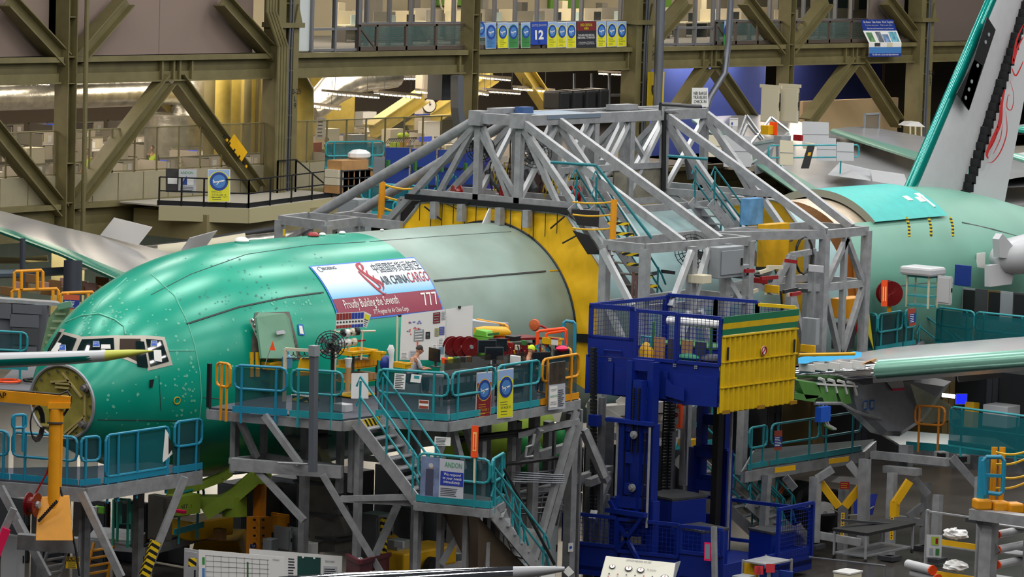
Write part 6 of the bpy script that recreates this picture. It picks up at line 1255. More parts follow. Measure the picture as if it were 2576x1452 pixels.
# people on the platform
p = P(1047, 935, z=ZD+.62); person('seated worker in a light grey shirt with lanyard, head bent over the desk', (p.x-.1, p.y+.1, ZD-.02), R(-30), 'sit', mat('shirt_grey', (176, 178, 186), .8), glasses=True)
p = P(1322, 915, D=97.2); person('worker in a lime yellow cap resting his chin on a hand', (p.x, p.y, ZD), R(-25), 'rest', mat('shirt_dark', (46, 44, 48), .8), cap=LIME)
p = P(1362, 905, D=98.2); person('worker in dark clothes behind the black monitor', (p.x, p.y, ZD), R(-100), 'sit', mat('shirt_dark', (46, 44, 48), .8), mat('trousers_dark', (30, 30, 34), .8))
# =====================================================================  things along the office wall and behind the aircraft
# row of banners on the bronze railing
YB = 99.12
row = [(1196, 1221, 58, 95, BSKY, 'STAGE IV', None), (1222, 1248, 57, 123, BSKY, 'STAGE IV', mat('badge_lblue', (80, 110, 180), .5)), (1252, 1277, 57, 122, BY, 'STAGE II', BY), (1278, 1304, 57, 122, BGR, 'STAGE III', BGR), (1311, 1334, 57, 121, BGR, 'STAGE III', BGR),
       (1377, 1401, 55, 121, BY, 'STAGE II', BY), (1402, 1425, 56, 120, BY, 'STAGE II', BY), (1425, 1449, 55, 121, BY, 'STAGE II', BY), (1501, 1525, 54, 119, BY, 'STAGE II', BY), (1527, 1551, 54, 118, BY, 'STAGE II', BY), (1552, 1576, 54, 118, BY, 'STAGE II', BY)]
lab = ['short blue stage banner at the left end of the row on the bronze railing', 'tall blue stage banner second in the row on the bronze railing', 'yellow stage banner third in the row, curled at its foot', 'green stage banner fourth in the row beside a yellow one', 'green stage banner directly left of the blue number twelve flag', 'yellow stage banner directly right of the number twelve flag', 'yellow stage banner, second to the right of the number twelve flag', 'yellow stage banner directly left of the maroon area notice', 'yellow stage banner directly right of the maroon area notice', 'yellow stage banner, second to the right of the area notice', 'yellow stage banner at the right end of the row']
for (x0, x1, y0, y1, m, tx, m2), l in zip(row, lab):
    stage([(x0, y0), (x1, y0-.5), (x1, y1-1), (x0, y1)], None, m, tx, l, m2 or BSKY, 'stage banners on the bronze railing', Y=YB, full=True)
S = sheet('team_flag', 'royal blue flag with a white number twelve in the banner row', 'flag', [(1335, 56), (1378, 55), (1376, 112), (1336, 113)], mat('flag_royal', (20, 66, 170), .6), Y=YB); words(S, '12', .5, .56, .38, PAPER, .5, bold=.04); words(S, 'SEATTLE SEAHAWKS', .5, .14, .1, LGREY, .85); disc(S, .5, .87, .06, NAVY, 'small_mark')
S = sheet('area_notice', 'maroon and black area notice hanging in the banner row', 'sign', [(1450, 55), (1500, 54), (1498, 119), (1449, 120)], mat('notice_black', (40, 42, 50), .5), Y=YB); area(S, .02, .98, 0, .35, mat('notice_maroon', (120, 36, 40), .5)); words(S, 'FOD CRITICAL\nAREA', .5, .19, .1, BY, .6); words(S, 'THIS AREA REQUIRES ALL\nPERSONNEL TO PERFORM', .5, .57, .08, PAPER, .85); words(S, '• Housekeeping  • Containment\n• Tool Control  • Clean As You Go', .5, .82, .05, PAPER, .84)
S = sheet('stage_banner', 'single green and blue banner behind the bending grey conduit', 'banner', [(1822, 52), (1842, 52), (1840, 113), (1820, 114)], BGR, Y=YB); area(S, 0, 1, 0, .45, SKYT); disc(S, .5, .4, .5, BBL, 'badge')
q = [P(2166, 49, Y=98.9), P(2246, 49, Y=98.9), P(2256, 77, Y=98.9), P(2171, 77, Y=98.9)]; S = sheet('safety_banner', 'large blue and white safety banner draped over the railing', 'banner', None, mat('safety_blue', (30, 58, 150), .5), pts=q)
words(S, 'Be Aware  Take Action  Work Together', .52, .25, .2, PAPER, .94); words(S, 'You have the power    Talk to each other', .5, .53, .17, LGREY, .86); words(S, 'Make your work environment an injury free zone', .52, .82, .13, PAPER, .84)
q = [P(2171, 77, Y=98.89), P(2256, 77, Y=98.89), P(2268, 108, Y=98.6), P(2186, 108, Y=98.6)]; S2 = sheet('safety_banner_fold', 'x', None, None, PAPER, pts=q); q = [q[3], q[2], P(2266, 142, Y=98.58), P(2186, 143, Y=98.58)]; S3 = sheet('safety_banner_foot', 'x', None, None, PAPER, pts=q)
for k, (u0, v0, u1, v1, c_) in enumerate(((.05, .15, .22, .9, (90, 140, 90)), (.33, .1, .48, .95, (110, 120, 130)), (.5, .3, .68, .95, (120, 150, 190)), (.72, .1, .95, .9, (110, 180, 200)))): area(S2, u0, u1, v0, v1, mat('photo_%d' % k, c_, .5, noise=.4, scale=5), 'photo_print')
area(S3, 0, 1, .3, .75, BSKY); area(S3, 0, 1, .75, 1, mat('safety_blue', (30, 58, 150), .5)); words(S3, 'Act safe now...so you can enjoy tomorrow', .5, .86, .15, PAPER, .8, off=.03); area(S3, .17, .34, 0, .25, DGREY, 'photo_print', .012); area(S3, .55, .72, 0, .3, CREAM, 'photo_print', .012)
for s_ in (S2, S3):
    o = s_['o']
    for key in ('label', 'category'):
        if key in o: del o[key]
    mw = V(o.location)-V(S['o'].location); o.parent = S['o']; o.location = mw
# front balcony with its black railing
BZ = ZL; bp = [(P(400, 516, z=BZ)), P(625, 524, z=BZ), P(885, 490, z=BZ)]
t = thing('balcony', 'cream edged balcony with black railings and two posters', 'balcony', (bp[0].x, bp[0].y, BZ-.5))
B().prism([V((p.x, p.y, BZ-.06)) for p in bp]+[V((bp[2].x, 98.8, BZ-.06)), V((bp[0].x, 98.8, BZ-.06))], (0, 0, .06)).build('deck_plate', mat('balcony_deck', (176, 172, 160), .7), t)
for a, c in zip(bp, bp[1:]): B().bar(a-ZA*.3, c-ZA*.3, .12, .55).build('fascia', mat('fascia_cream', (176, 168, 130), .6), t); B().bar(a+ZA*.08+V((0, .1, 0)), c+ZA*.08+V((0, .1, 0)), .04, .2).build('toe_board', BLACK, t)
B().bb(bp[1].x-1, bp[2].x-1, bp[1].y+1.2, 98.9, BZ-1.3, BZ-.3).build('support_beam', mat('fascia_olive', (140, 130, 92), .6), t)
for a, c, n in ((bp[0], bp[1], 4), (bp[1], bp[2], 5)):
    for z in (1.07, .55): B().bar(a+ZA*z, c+ZA*z, .05).build('rail', BLACK, t)
    for k in range(n+1): p = a.lerp(c, k/n); B().bar(p, p+ZA*1.07, .05).build('post', BLACK, t)
a = bp[2]
for z in (1.07, .55): B().bar(a+ZA*z, a+V((2.4, 0, z-1.5)), .05).build('stair_rail', BLACK, t)
p = P(745, 500, z=BZ)+V((1.5, 2.3, 0)); 
for s_ in (0, 1.1): 
    for k in range(2): B().bar(p+V((s_, 0, 0)), p+V((s_, 0, 1.3)), .05).build('inner_post', BLACK, t)
B().bar(p+ZA*1.3, p+V((1.1, 0, 1.3)), .05).build('inner_rail', BLACK, t); B().bar(p+V((1.1, 0, 1.3)), p+V((2.6, -.4, .2)), .05).build('inner_rail', BLACK, t)
stage([(523, 426), (579, 426), (579, 508), (523, 509)], 141.5, BY, 'STAGE II', 'yellow stage two banner on the black balcony railing', BY, word2='777')
S = sheet('poster', 'grey andon poster on the black balcony railing', 'poster', [(450, 425), (495, 426), (493, 487), (449, 485)], LGREY, 141.8); words(S, 'ANDON', .45, .15, .11, mat('andon_green', (40, 150, 90), .5), .7); B().add([on(S, .15, .65, .02), on(S, .48, .65, .02), on(S, .45, .28, .02)], [(0, 1, 2)]).build('blue_triangle', BBL, S['o']); area(S, .48, .85, .35, .65, PAPER); lines(S, .1, .9, .75, .95, 4)
S = sheet('poster', 'dark photo poster left of the grey andon poster', 'poster', [(417, 424), (450, 425), (448, 484), (417, 483)], mat('poster_dark', (44, 42, 40), .5, noise=.5, scale=4), 142); area(S, .15, .9, .36, .65, PAPER)
# cubicles, desks and people on the lower office level
rng = random.Random(9); CUB = [mat('cubicle_%d' % i, c_, .8) for i, c_ in enumerate(((186, 176, 162), (160, 152, 140), (206, 198, 186)))]; OLV = mat('cubicle_trim', (112, 108, 88), .6)
def cubicle(x, y, z, k, r2, k2):
    t = thing('cubicle', 'cubicle with pinned papers, %s from the left in %s row behind the fence' % (ordn(k2), ordn(r2)), 'cubicle', (x, y, z), 'cubicles on the lower office level')
    w_ = 2.3
    for q in range(2):
        a = x+q*w_/2; o = B().bb(a, a+w_/2-.03, y+1.5, y+1.55, z, z+1.25).build('panel', CUB[(k+q) % 3], t); B().bb(a, a+w_/2-.03, y+1.48, y+1.57, z+1.22, z+1.28).build('trim_cap', OLV, o)
        for s_ in range(3): B().bb(a+.1+s_*.3, a+.33+s_*.3, y+1.485, y+1.5, z+.7+.12*rng.random(), z+1.05+.12*rng.random()).build('pinned_paper', [PAPER, CREAM, WHITE, CUB[0]][(k+s_) % 4], o)
    B().bb(x, x+.05, y, y+1.5, z, z+1.25).build('side_panel', CUB[k % 3], t); B().bb(x, x+w_, y+.8, y+1.5, z+.7, z+.74).build('desktop', WHITE, t)
    for q in range(3): B().bb(x+.15+q*.7, x+.6+q*.7, y-.05, y, z+.15, z+.75).build('low_cabinet', CUB[(q+k) % 3], t)
    B().bb(x+.8, x+1.3, y+1.2, y+1.25, z+.8, z+1.2).build('monitor', BLACK if k % 3 else mat('screen_blue', (60, 90, 220), .3, emit=.6), t)
    return t
k = 0
for r2, y in enumerate((100.6, 104, 107.5, 111, 115, 119.5)):
    k2 = 0
    x = (CX[1] if y < 114 else CX[3])-(3 if y < 102 else 0)
    while x < CX[5]-3:
        if not (CX[2]+2 < x < CX[3] and y > 103): k2 += 1; cubicle(x, y, ZL, k, r2+1, k2)
        k += 1; x += 2.5 if y < 105 else 2.6
for k, (px, py, Y, m) in enumerate(((1000, 345, 104, CREAM), (1090, 325, 108, WHITE), (1175, 355, 104, WHITE), (835, 345, 103, CREAM), (930, 300, 114, WHITE), (1060, 300, 118, GREYB), (905, 360, 102, GREYB), (1140, 385, 101.5, CREAM), (790, 380, 102, RED), (300, 385, 103, CREAM), (90, 395, 103, CREAM))):
    p = P(px, py, Y=Y); single(B().bb(p.x-.5, p.x+.5, Y, Y+.5, max(ZL, p.z-.5), p.z+.35), 'office_box', m, '%s office box or printer among the cubicles, %s from the coat rail' % (['cream', 'white', 'white', 'cream', 'white', 'grey', 'grey', 'cream', 'red', 'cream', 'cream'][k], ordn(k+1)), 'box')
rackD = 158; t, g_, L = rack('white_shelving', 'white shelving with dark pigeonholes at the back of the offices', (1038, 1073, 262, 286), 178, 3, WHITE, WHITE, .6); B().bb(g_[0]-g_[3]/2, g_[0]+g_[3]/2, g_[1]+.2, g_[1]+.25, g_[2], g_[2]+g_[5]).build('dark_back', BLACK, t)
p = P(1079, 265, Y=109); t = thing('wall_clock', 'round white wall clock on the pale column', 'clock', p-ZA*.35); B().prof(p, (-.5, -.9, 0), [(0, .36), (.05, .36), (.06, .31), (.04, .0)], 24).build('case', BLACK, t); B().prof(p, (-.5, -.9, 0), [(.061, .31), (.062, 0)], 24).build('face', WHITE, t)
for d in ((0, 0, .2), (.1, 0, .08)): B().bar(p+V((-.05, -.09, 0)), p+V((-.05, -.09, 0))+V(d), .025).build('hand', BLACK, t)
single(B().bb(p.x-.3, p.x+.25, 109.1, 109.6, ZL, ZF-.3), 'office_column', CUB[0], 'pale square column carrying the wall clock', 'column')
S = sheet('fire_sign', 'red fire sign with a white arrow at the back of the offices', 'sign', [(1101, 243), (1112, 243), (1111, 269), (1100, 269)], RED, 180); B().add([on(S, .5, .85, .03), on(S, .75, .65, .03), on(S, .25, .65, .03)], [(0, 1, 2)]).build('arrow', PAPER, S['o']); area(S, .4, .6, .2, .7, PAPER, 'arrow_shaft', .03)
box_at('yellow_counter', 'yellow topped counter across the back of the cubicles', (1010, 1140, 284, 296), 172, STEELY, .5); box_at('blue_strip_box', 'small blue panel on the yellow counter', (1043, 1082, 286, 292), 170, NAVY, .2)
S = sheet('safety_station', 'white safety station board behind the wire fence at left', 'board', [(797, 296), (820, 296), (818, 350), (795, 350)], CUB[2], 156); words(S, 'SAFETY STATION', .5, .07, .06, BLACK, .85); lines(S, .15, .85, .2, .85, 5)
S = sheet('safety_station', 'white safety station board right of the sloping legs', 'board', [(1836, 297), (1857, 297), (1855, 340), (1834, 340)], WHITE, 172); words(S, 'SAFETY STATION', .5, .08, .07, BLACK, .9); area(S, .2, .4, .25, .4, BBL); lines(S, .3, .7, .5, .9, 4)
VEST = LIME
for (px, py, Y, yaw, sh, ve, l) in ((385, 395, 101.9, 200, mat('shirt_dark', (46, 44, 48), .8), VEST, 'person in a lime hi-vis vest standing behind the wire fence'), (825, 375, 101.9, 160, mat('shirt_brown', (60, 50, 46), .8), VEST, 'person with a lime strap seated left behind the fence'), (1027, 340, 103.4, 190, LGREY, None, 'dark haired person in a pale shirt among the cubicles'), (222, 425, 101.8, 200, mat('shirt_dark', (46, 44, 48), .8), VEST, 'person in hi-vis by the left column, mostly hidden')):
    p = P(px, py-40, Y=Y); person(l, (p.x, Y, ZL), R(yaw), 'stand', sh, vest=ve)
t = thing('coat_rack', 'coat rail with hi-vis vests and helmets behind the fence', 'rack', P(1010, 370, Y=100.3)); a, c = P(978, 350, Y=100.3), P(1048, 346, Y=100.3); B().bar(a, c, .05).build('rail', DGREY, t)
for k in range(14): p = a.lerp(c, k/13); B().tube([p, p-V((.25, 0, .2))], .02, 4).build('hanger', DGREY, t)
for k, f in enumerate((.1, .2, .45)): p = a.lerp(c, f)-ZA*.45; B().bb(p.x-.12, p.x+.12, 100.1, 100.3, p.z-.35, p.z+.3).build('vest', LIME if k < 2 else YEL, t)
for f in (.42, .6): B().ball(a.lerp(c, f)+ZA*.12, .17, 10, (1, 1, .7)).build('helmet', LIME, t, smooth=True)
single(B().bb(P(1066, 0, Y=101).x, P(1096, 0, Y=101).x, 101, 101.05, P(1080, 356, Y=101).z, P(1080, 349, Y=101).z+.1), 'monitor', mat('screen_blue', (60, 90, 220), .3, emit=.6), 'lit blue computer screen behind the fence', 'monitor')
# blue partitions, crates and teal balcony in front of the fence
for k, (x0, x1) in enumerate(((967, 1030), (1033, 1098), (1100, 1165), (1168, 1215))):
    t = thing('blue_partition', 'deep blue storage partition, %s of the row behind the tower legs' % ['leftmost', 'second', 'third', 'rightmost'][k], 'partition', P((x0+x1)/2, 545, D=138)); a, c = P(x0, 545-k*3, D=136+k*1.6), P(x1, 372+k*3, D=136+k*1.6)
    d = (V((c.x, c.y, 0))-V((a.x, a.y, 0))); B().hexa([a, V((c.x, c.y, a.z)), V((c.x, c.y, a.z))+V((.1, .15, 0)), a+V((.1, .15, 0)), V((a.x, a.y, c.z)), c, c+V((.1, .15, 0)), V((a.x, a.y, c.z))+V((.1, .15, 0))]).build('panel', NAVY, t)
    for f in (.25, .45, .72): z = a.z+(c.z-a.z)*f; B().bar(V((a.x, a.y, z))+V((-.04, -.06, 0)), V((c.x, c.y, z))+V((-.04, -.06, 0)), .05).build('rail', BLACK, t)
    m = (a+c)/2; B().box(V((m.x-.6, m.y, c.z-.6))+V((-.05, -.1, 0)), (.12, .1, .36)).build('gauge', CARTG, t)
single(B().bb(P(1165, 0, Y=92).x, P(1260, 0, Y=92).x, 92, 92.4, 5.4, P(1200, 365, Y=92).z), 'blue_partition', mat('indigo', (40, 36, 120), .5), 'indigo panel behind the tower top legs', 'partition')
rails('teal_balcony_rail', 'teal glazed railing before the lower office fence', [P(817, 428, D=147), P(965, 425, D=149.5)], TEALR, h=1.1, scr=TEALM)
rails('teal_balcony_rail', 'teal glazed railing beside the grey electric cabinet', [P(905, 540, D=124), P(1060, 548, D=124)], TEALR, h=1.05, scr=TEALM); rails('teal_balcony_rail', 'second teal glazed railing low beside the black mats', [P(985, 575, D=122), P(1050, 580, D=122)], TEALR, h=.9, scr=TEALM)
cabinet('electric_cabinet', 'tall light grey electric cabinet behind the far outrigger', (848, 932, 497, 610), 118, GREYB, .8, 2); cabinet('electric_cabinet', 'tall grey locker beside the shelving of parts', (940, 962, 395, 490), 136, GREYB, .5, 1)
t, g_, L = rack('parts_shelving', 'dark shelving stacked with brown parts boxes behind the balcony stair', (818, 940, 418, 490), 138, 4, DGREY, DGREY, .8)
rng = random.Random(2)
for z in L[:-1]:
    for k in range(6): x = g_[0]-g_[3]/2+g_[3]*(k+.5)/6; single(B().bb(x-.3, x+.28, g_[1]-.35, g_[1]+.3, z, z+.3), 'parts_box', [WOOD, mat('box_brown', (120, 84, 50), .7), CREAM][(k*5+int(z*9)) % 3], 'parts box on the dark shelving, %s along on the %s shelf' % (ordn(k+1), ordn(L.index(z)+1)), 'box', 'boxes on the parts shelving')
single(B().bb(g_[0]-g_[3]/2, g_[0]+g_[3]*.3, g_[1]-.4, g_[1]+.3, L[-1], L[-1]+.35), 'parts_box', WOOD, 'long carton on top of the dark shelving', 'box'); single(B().ball(V((g_[0]+.5, g_[1], L[-1]+.5)), .45, 10, (1.2, .8, .5)), 'plastic_wrap', WHITE, 'crumpled clear plastic on the long carton', 'wrapping')
t = thing('rolled_mats', 'rack of black rolled mats beside the far outrigger', 'rack', P(1030, 575, D=112)); D = 111.5
B().hexa([P(1003, 575, D=D), P(1060, 575, D=D), P(1060, 575, D=D+.3), P(1003, 575, D=D+.3), P(1006, 500, D=D), P(1065, 505, D=D), P(1065, 505, D=D+.3), P(1006, 500, D=D+.3)]).build('mat_roll', RUBBER, t); B().bar(P(1005, 498, D=D-.2), P(1065, 502, D=D-.2), .08).build('bar', GALV, t); B().bar(P(1004, 498, D=D-.2), P(1002, 578, D=D-.2), .08).build('post', GALV, t)
t = thing('chain_post', 'yellow chain post on the far outrigger with slack yellow chains', 'post', P(960, 550, D=112)); B().cyl(P(958, 552, D=112), P(962, 458, D=112), .1, 10).build('post', AMBER, t)
for y in (464, 494, 524): B().tube([P(964+k*17, y+ (3*math.sin(k/6*3.14)*3)+k*1.0, D=112) for k in range(7)], .035, 5).build('chain', YEL, t)
# right bay: sign, yellow banner, booths, carts
S = sheet('barge_sign', 'white travelers check in sign before the blue wall', 'sign', [(1741, 221), (1781, 221), (1782, 269), (1740, 269)], WHITE, Y=97.5); words(S, 'NBJ BARGE\nTRAVELERS\nCHECK IN', .5, .5, .17, BLACK, .86)
t = thing('yellow_banner', 'tall yellow banner with black sideways letters behind the riser pipe', 'banner', P(1650, 275, Y=98.3)); a, c = P(1627, 290, Y=98.3), P(1672, 180, Y=98.3); B().bb(a.x, c.x, 98.3, 98.32, a.z, c.z).build('sheet', mat('banner_yellow', (206, 176, 16), .6), t)
for s_, y in (('D', 228), ('9', 262)): lettering(B(), s_, P(1648, y, Y=98.28), -ZA if s_ == 'D' else XA, XA if s_ == 'D' else ZA, .5, bold=.03).build('lettering', BLACK, t)
for k, (x0, x1, y0, y1) in enumerate(((1378, 1412, 240, 290), (1920, 1952, 221, 300), (1966, 2002, 219, 300))):
    t, g_ = cabinet('cream_booth', 'cream vented booth before the office wall, %s' % ['left of the black rack', 'left of the pair by the H column', 'right of the pair by the H column'][k], (x0, x1, y0, y1+10), 172, CREAM, 1.0, 1); cx_, cy, z, w_, d, h = g_
    B().bb(cx_-w_*.28, cx_+w_*.3, cy-.56, cy-.5, z+h*.35, z+h*.86).build('dark_vent', DGREY, t); B().bb(cx_-w_*.6, cx_+w_*.6, cy-.6, cy+.6, z+h, z+h+.15).build('roof', CREAM, t)
t = thing('scaffold_rack', 'grey pipe rack with black bags beside the cream booth', 'rack', P(1500, 280, D=172)); D = 171
for x in (1444, 1488, 1532, 1576): B().cyl(P(x, 285, D=D), P(x+1, 185, D=D), .07, 7).build('post', PIPEG, t)
for y in (242, 269): B().cyl(P(1440, y, D=D), P(1580, y-3, D=D), .06, 7).build('rail', PIPEG, t)
for k in range(4): x = 1445+k*33; single(B().bb(P(x, 0, Y=99).x, P(x+25, 0, Y=99).x, 99.6, 100.6, P(x, 280, Y=99).z, P(x, 232-k*2, Y=99).z), 'black_bag', BLACK, 'black covered load behind the pipe rack, %s' % ['first', 'second', 'third', 'fourth'][k]+' from the booth', 'bag', bev=.1)
st(B().bb(145, 186, 90.5, 104, ZL-.25, ZL), 'floor_deck', mat('pale_deck', (196, 190, 178), .5, noise=.05), 'pale deck floor before the right bays')
st(B().bb(P(2030, 0, Y=101).x, P(2270, 0, Y=101).x, 101, 101.2, ZL, P(2150, 250, Y=101).z), 'wall_booth', mat('booth_beige', (206, 178, 136), .7), 'beige paneled booth wall under the safety banner')
for k, (x0, x1, y0, y1, m, l) in enumerate(((2018, 2085, 305, 370, LGREY, 'pale blue grey panel standing left of the distant wing'), (2055, 2103, 345, 405, LGREY, 'tall white panel leaning in the row of carts'), (2105, 2148, 357, 405, LGREY, 'shorter white panel right of the tall one'), (1820, 1890, 340, 420, LGREY, 'large white panel behind the sloping legs'), (1762, 1815, 338, 395, CREAM, 'cream panel left of the large white panel'), (1962, 1995, 352, 415, CREAM, 'cream panel beside the red framed cart'))):
    S = sheet('leaning_board', l, 'panel', [(x0, y0), (x1, y0+3), (x1, y1), (x0, y1)], m, 160-k*3, th=.06); B().bar(on(S, 0, .5), on(S, 1, .5), .02).build('joint', GREYB, S['o'])
t = thing('mesh_cage', 'grey wire mesh cage before the beige booth wall', 'cage', P(2230, 350, D=172)); a, c = P(2173, 352, D=172), P(2278, 290, D=172); bcg = B()
for p, q in (((a.x, a.z), (a.x, c.z)), ((c.x, a.z), (c.x, c.z)), ((a.x, c.z), (c.x, c.z)), ((a.x, a.z), (c.x, a.z))): bcg.bar((p[0], a.y, p[1]), (q[0], a.y, q[1]), .08)
bcg.build('frame', GREYB, t); B().bb(a.x, c.x, a.y, a.y+.02, a.z, c.z).build('mesh_infill', gauze('cage_mesh', (120, 114, 104), .5), t)
t = thing('sawhorse', 'brown wooden sawhorse stand on the pale deck', 'trestle', P(2275, 412, D=182)); D = 182
for x0, x1 in ((2240, 2252), (2262, 2258), (2285, 2275), (2300, 2290)): B().bar(P(x0, 415, D=D), P(x1, 387, D=D), .14).build('leg', mat('trestle_brown', (140, 92, 44), .7), t)
B().bar(P(2246, 386, D=D), P(2300, 389, D=D), .3).build('top_beam', mat('trestle_brown', (140, 92, 44), .7), t)
t = thing('small_shelter', 'small white roofed shelter with orange edge near the fin', 'kiosk', P(2305, 340, D=180)); D = 180; B().prism([P(2278, 317, D=D), P(2328, 320, D=D), P(2312, 307, D=D), P(2292, 308, D=D)], (.6, .8, 0)).build('roof', WHITE, t)
for x in (2290, 2303, 2318): B().bar(P(x, 350, D=D), P(x, 318, D=D), .06).build('post', CREAM, t)
t, g_, L = rack('pipe_rack', 'black racking with cream rails before the distant wing', (2148, 2212, 360, 395), 176, 5, BLACK, CREAM, .8)
t = thing('chrome_frame', 'tilted chrome tube frame behind the sloping tower legs', 'frame', P(1920, 470, D=160)); D = 160
for q in (((1855, 352), (1878, 290)), ((1878, 290), (1920, 350)), ((1880, 310), (1915, 352)), ((1886, 365), (1940, 295)), ((1940, 295), (1985, 330)), ((1886, 365), (1955, 440)), ((1880, 420), (1985, 335)), ((1860, 360), (1880, 312)), ((1876, 365), (1880, 470)), ((1945, 440), (1985, 400)), ((1955, 350), (1955, 440)), ((1885, 365), (1955, 352))): B().tube([P(*q[0], D=D), P(*q[1], D=D)], .07, 6).build('tube', mat('chrome_tube', (200, 204, 208), .2, .8), t)
B().prism([P(1890, 370, D=160), P(1950, 352, D=160), P(1935, 430, D=160), P(1900, 440, D=160)], (.05, .05, 0)).build('grey_panel', GREYB, t)
for k, (x0, x1, y0, y1, m, l) in enumerate(((1912, 1950, 315, 340, YEL, 'yellow crate under the tilted chrome frame'), (1938, 1952, 308, 342, ORANGE, 'orange fire marker behind the chrome frame'), (1945, 1990, 340, 365, GREYB, 'grey tool chest behind the teal rails'), (2020, 2050, 360, 376, CREAM, 'cream stack beside the black leaning pad'), (1995, 2020, 340, 356, RED, 'red stop sign box beside the pale panel'))): box_at('deck_box', l, (x0, x1, y0, y1), 158, m, .4)
S = sheet('black_pad', 'black padded board leaning in the row of carts', 'board', [(2032, 366), (2050, 366), (2035, 424), (2015, 424)], BLACK, 150, th=.15); area(S, .35, .75, .3, .45, YEL)
rails('teal_balcony_rail', 'teal railing along the pale deck before the white panels', [P(1930, 428, D=152), P(2160, 425, D=156)], TEALR, scr=None, toe=False, h=1.0)
for k, (px, py, D) in enumerate(((1870, 505, 108), (1885, 590, 104))): box_at('tower_box', ['scuffed light blue cover beside the end stair', 'yellow guard panel beside the open aft fuselage'][k], (1860+k*40, 1920+k*65, 497+k*62, 568+k*110), 111, [mat('scuffed_blue', (96, 150, 196), .7, noise=.2), YEL][k], .3)
# left background: stores under the lower beam, seen under the far wing
st(B().bb(70, 128, 113, 113.2, 0, ZL-.4), 'wall_stores', mat('mint_wall', (158, 176, 166), .8, noise=.05), 'pale mint wall of the ground level stores')
for x in (100, 110, 122): lamp('stores_lamp', (x, 98, 4.7), 7, 5, 1100, (1, .9, .74))
rng = random.Random(6); k = 0
for px in range(5, 330, 30):
    for q in range(2): y = 690+rng.random()*40; k += 1; box_at('carton', 'brown, pink or cream carton among the ground level stores, %s from the left picture edge' % ordn(k), (px+q*9, px+24+q*9, y, y+24), 128+q*6, [WOOD, mat('carton_pink', (206, 160, 150), .7), CREAM, mat('carton_tan', (150, 112, 70), .7)][(k*7) % 4], .6, 'box', 'cartons in the ground level stores')
B().cyl(P(-10, 610, D=150), P(420, 585, D=155), .0001, 3) if False else None
single(B().tube([P(-20, 690, D=130), P(60, 688, D=130), P(200, 680, D=131)], .15, 8), 'crane_rail', mat('rail_blue', (90, 106, 116), .5), 'blue grey overhead rail in the stores', 'beam')
for k, (x0, y0, x1, y1, D, m) in enumerate(((170, 660, 760, 600, 136, FOIL), (400, 640, 620, 610, 132, CREAM), (-10, 655, 120, 650, 136, OLIVE), (260, 640, 700, 575, 140, DGREY))): single(B().tube([P(x0, y0, D=D), P((x0+x1)/2, (y0+y1)/2+3, D=D), P(x1, y1, D=D)], .35 if k < 2 else .12, 10), 'store_pipe', m, ['foil duct under the balcony', 'cream pipe under the balcony', 'olive pipe at the left under the beam', 'thin dark pipe under the balcony'][k], 'pipe', smooth=True)
single(B().cyl(P(182, 760, D=118), P(184, 655, D=118), .3, 14), 'black_pillar', mat('pillar_slate', (52, 56, 66), .4), 'slate coloured round pillar behind the far wing', 'pillar', smooth=True); single(B().cyl(P(57, 725, D=119), P(57, 600, D=119), .09, 8), 'black_pillar', mat('pillar_slate', (52, 56, 66), .4), 'thin slate post among the stores', 'post')
for k, (x0, x1, y0, y1) in enumerate(((36, 108, 683, 718), (30, 147, 730, 758), (152, 236, 738, 752))):
    t = thing('yellow_rail', 'yellow tube rail on the far platform, %s' % ['upper', 'lower left', 'lower right'][k], 'railing', P(x0, y1, D=112)); B().tube([P(x0, y1+12, D=112), P(x0, y0+4, D=112), P(x0+4, y0, D=112), P(x1-4, y0-3, D=112.3), P(x1, y0+2, D=112.3), P(x1, y1+10, D=112.3)], .05, 8).build('rail', AMBER, t); B().cyl(P(x0+18, y1+10, D=112), P(x0+18, y0, D=112), .05, 7).build('post', AMBER, t); B().cyl(P(x1-14, y1+10, D=112), P(x1-14, y0, D=112), .05, 7).build('post', AMBER, t)
S = sheet('warning_sign', 'orange and black warning sign on the yellow rail behind the nose', 'sign', [(159, 741), (200, 743), (199, 780), (158, 778)], mat('sign_orange', (190, 84, 50), .6), 111.5); area(S, 0, 1, .35, .9, NAVY); lines(S, .1, .9, .45, .82, 5, PAPER)
t = thing('tool_cabinet', 'wide grey bank of flap door cabinets on the far platform', 'cabinet', P(60, 900, D=112)); a, c = P(-20, 912, D=110), P(118, 768, D=110)
B().hexa([a, V((c.x, c.y, a.z)), V((c.x, c.y, a.z))+V((.6, .5, 0)), a+V((.6, .5, 0)), V((a.x, a.y, c.z)), c, c+V((.6, .5, 0)), V((a.x, a.y, c.z))+V((.6, .5, 0))]).build('body', mat('cabinet_grey', (104, 106, 114), .45, .3), t)
for (x0, x1, y0, y1, m) in ((32, 105, 765, 788, GREYB), (25, 98, 790, 822, GREYB), (30, 96, 824, 866, DGREY), (-10, 28, 762, 800, GREYB), (30, 92, 870, 905, GREYB)):
    S = sheet('x', None, None, [(x0, y0), (x1, y0+3), (x1, y1+3), (x0, y1)], mat('flap_grey', (96, 98, 106), .45, .3) if m is GREYB else m, 109.8, th=.05); o = S['o']; o.name = 'flap_door'; o.parent = t; o.location = V(o.location)-V(t.location); B().bar(on(S, .4, .85, .04), on(S, .6, .85, .04), .05).build('handle', CREAM, o)
single(B().bar(P(-20, 752, D=110), P(148, 764, D=110.5), .6, .1), 'cabinet_shelf', GALV, 'pale metal shelf over the grey cabinet bank', 'shelf')
t = thing('far_door', 'open right crew door showing its green ribbed inside beyond the nose', 'door', P(130, 850, D=103)); D = 103; q = [P(100, 890, D=D), P(140, 893, D=D), P(178, 770, D=D), P(150, 765, D=D), P(122, 800, D=D)]
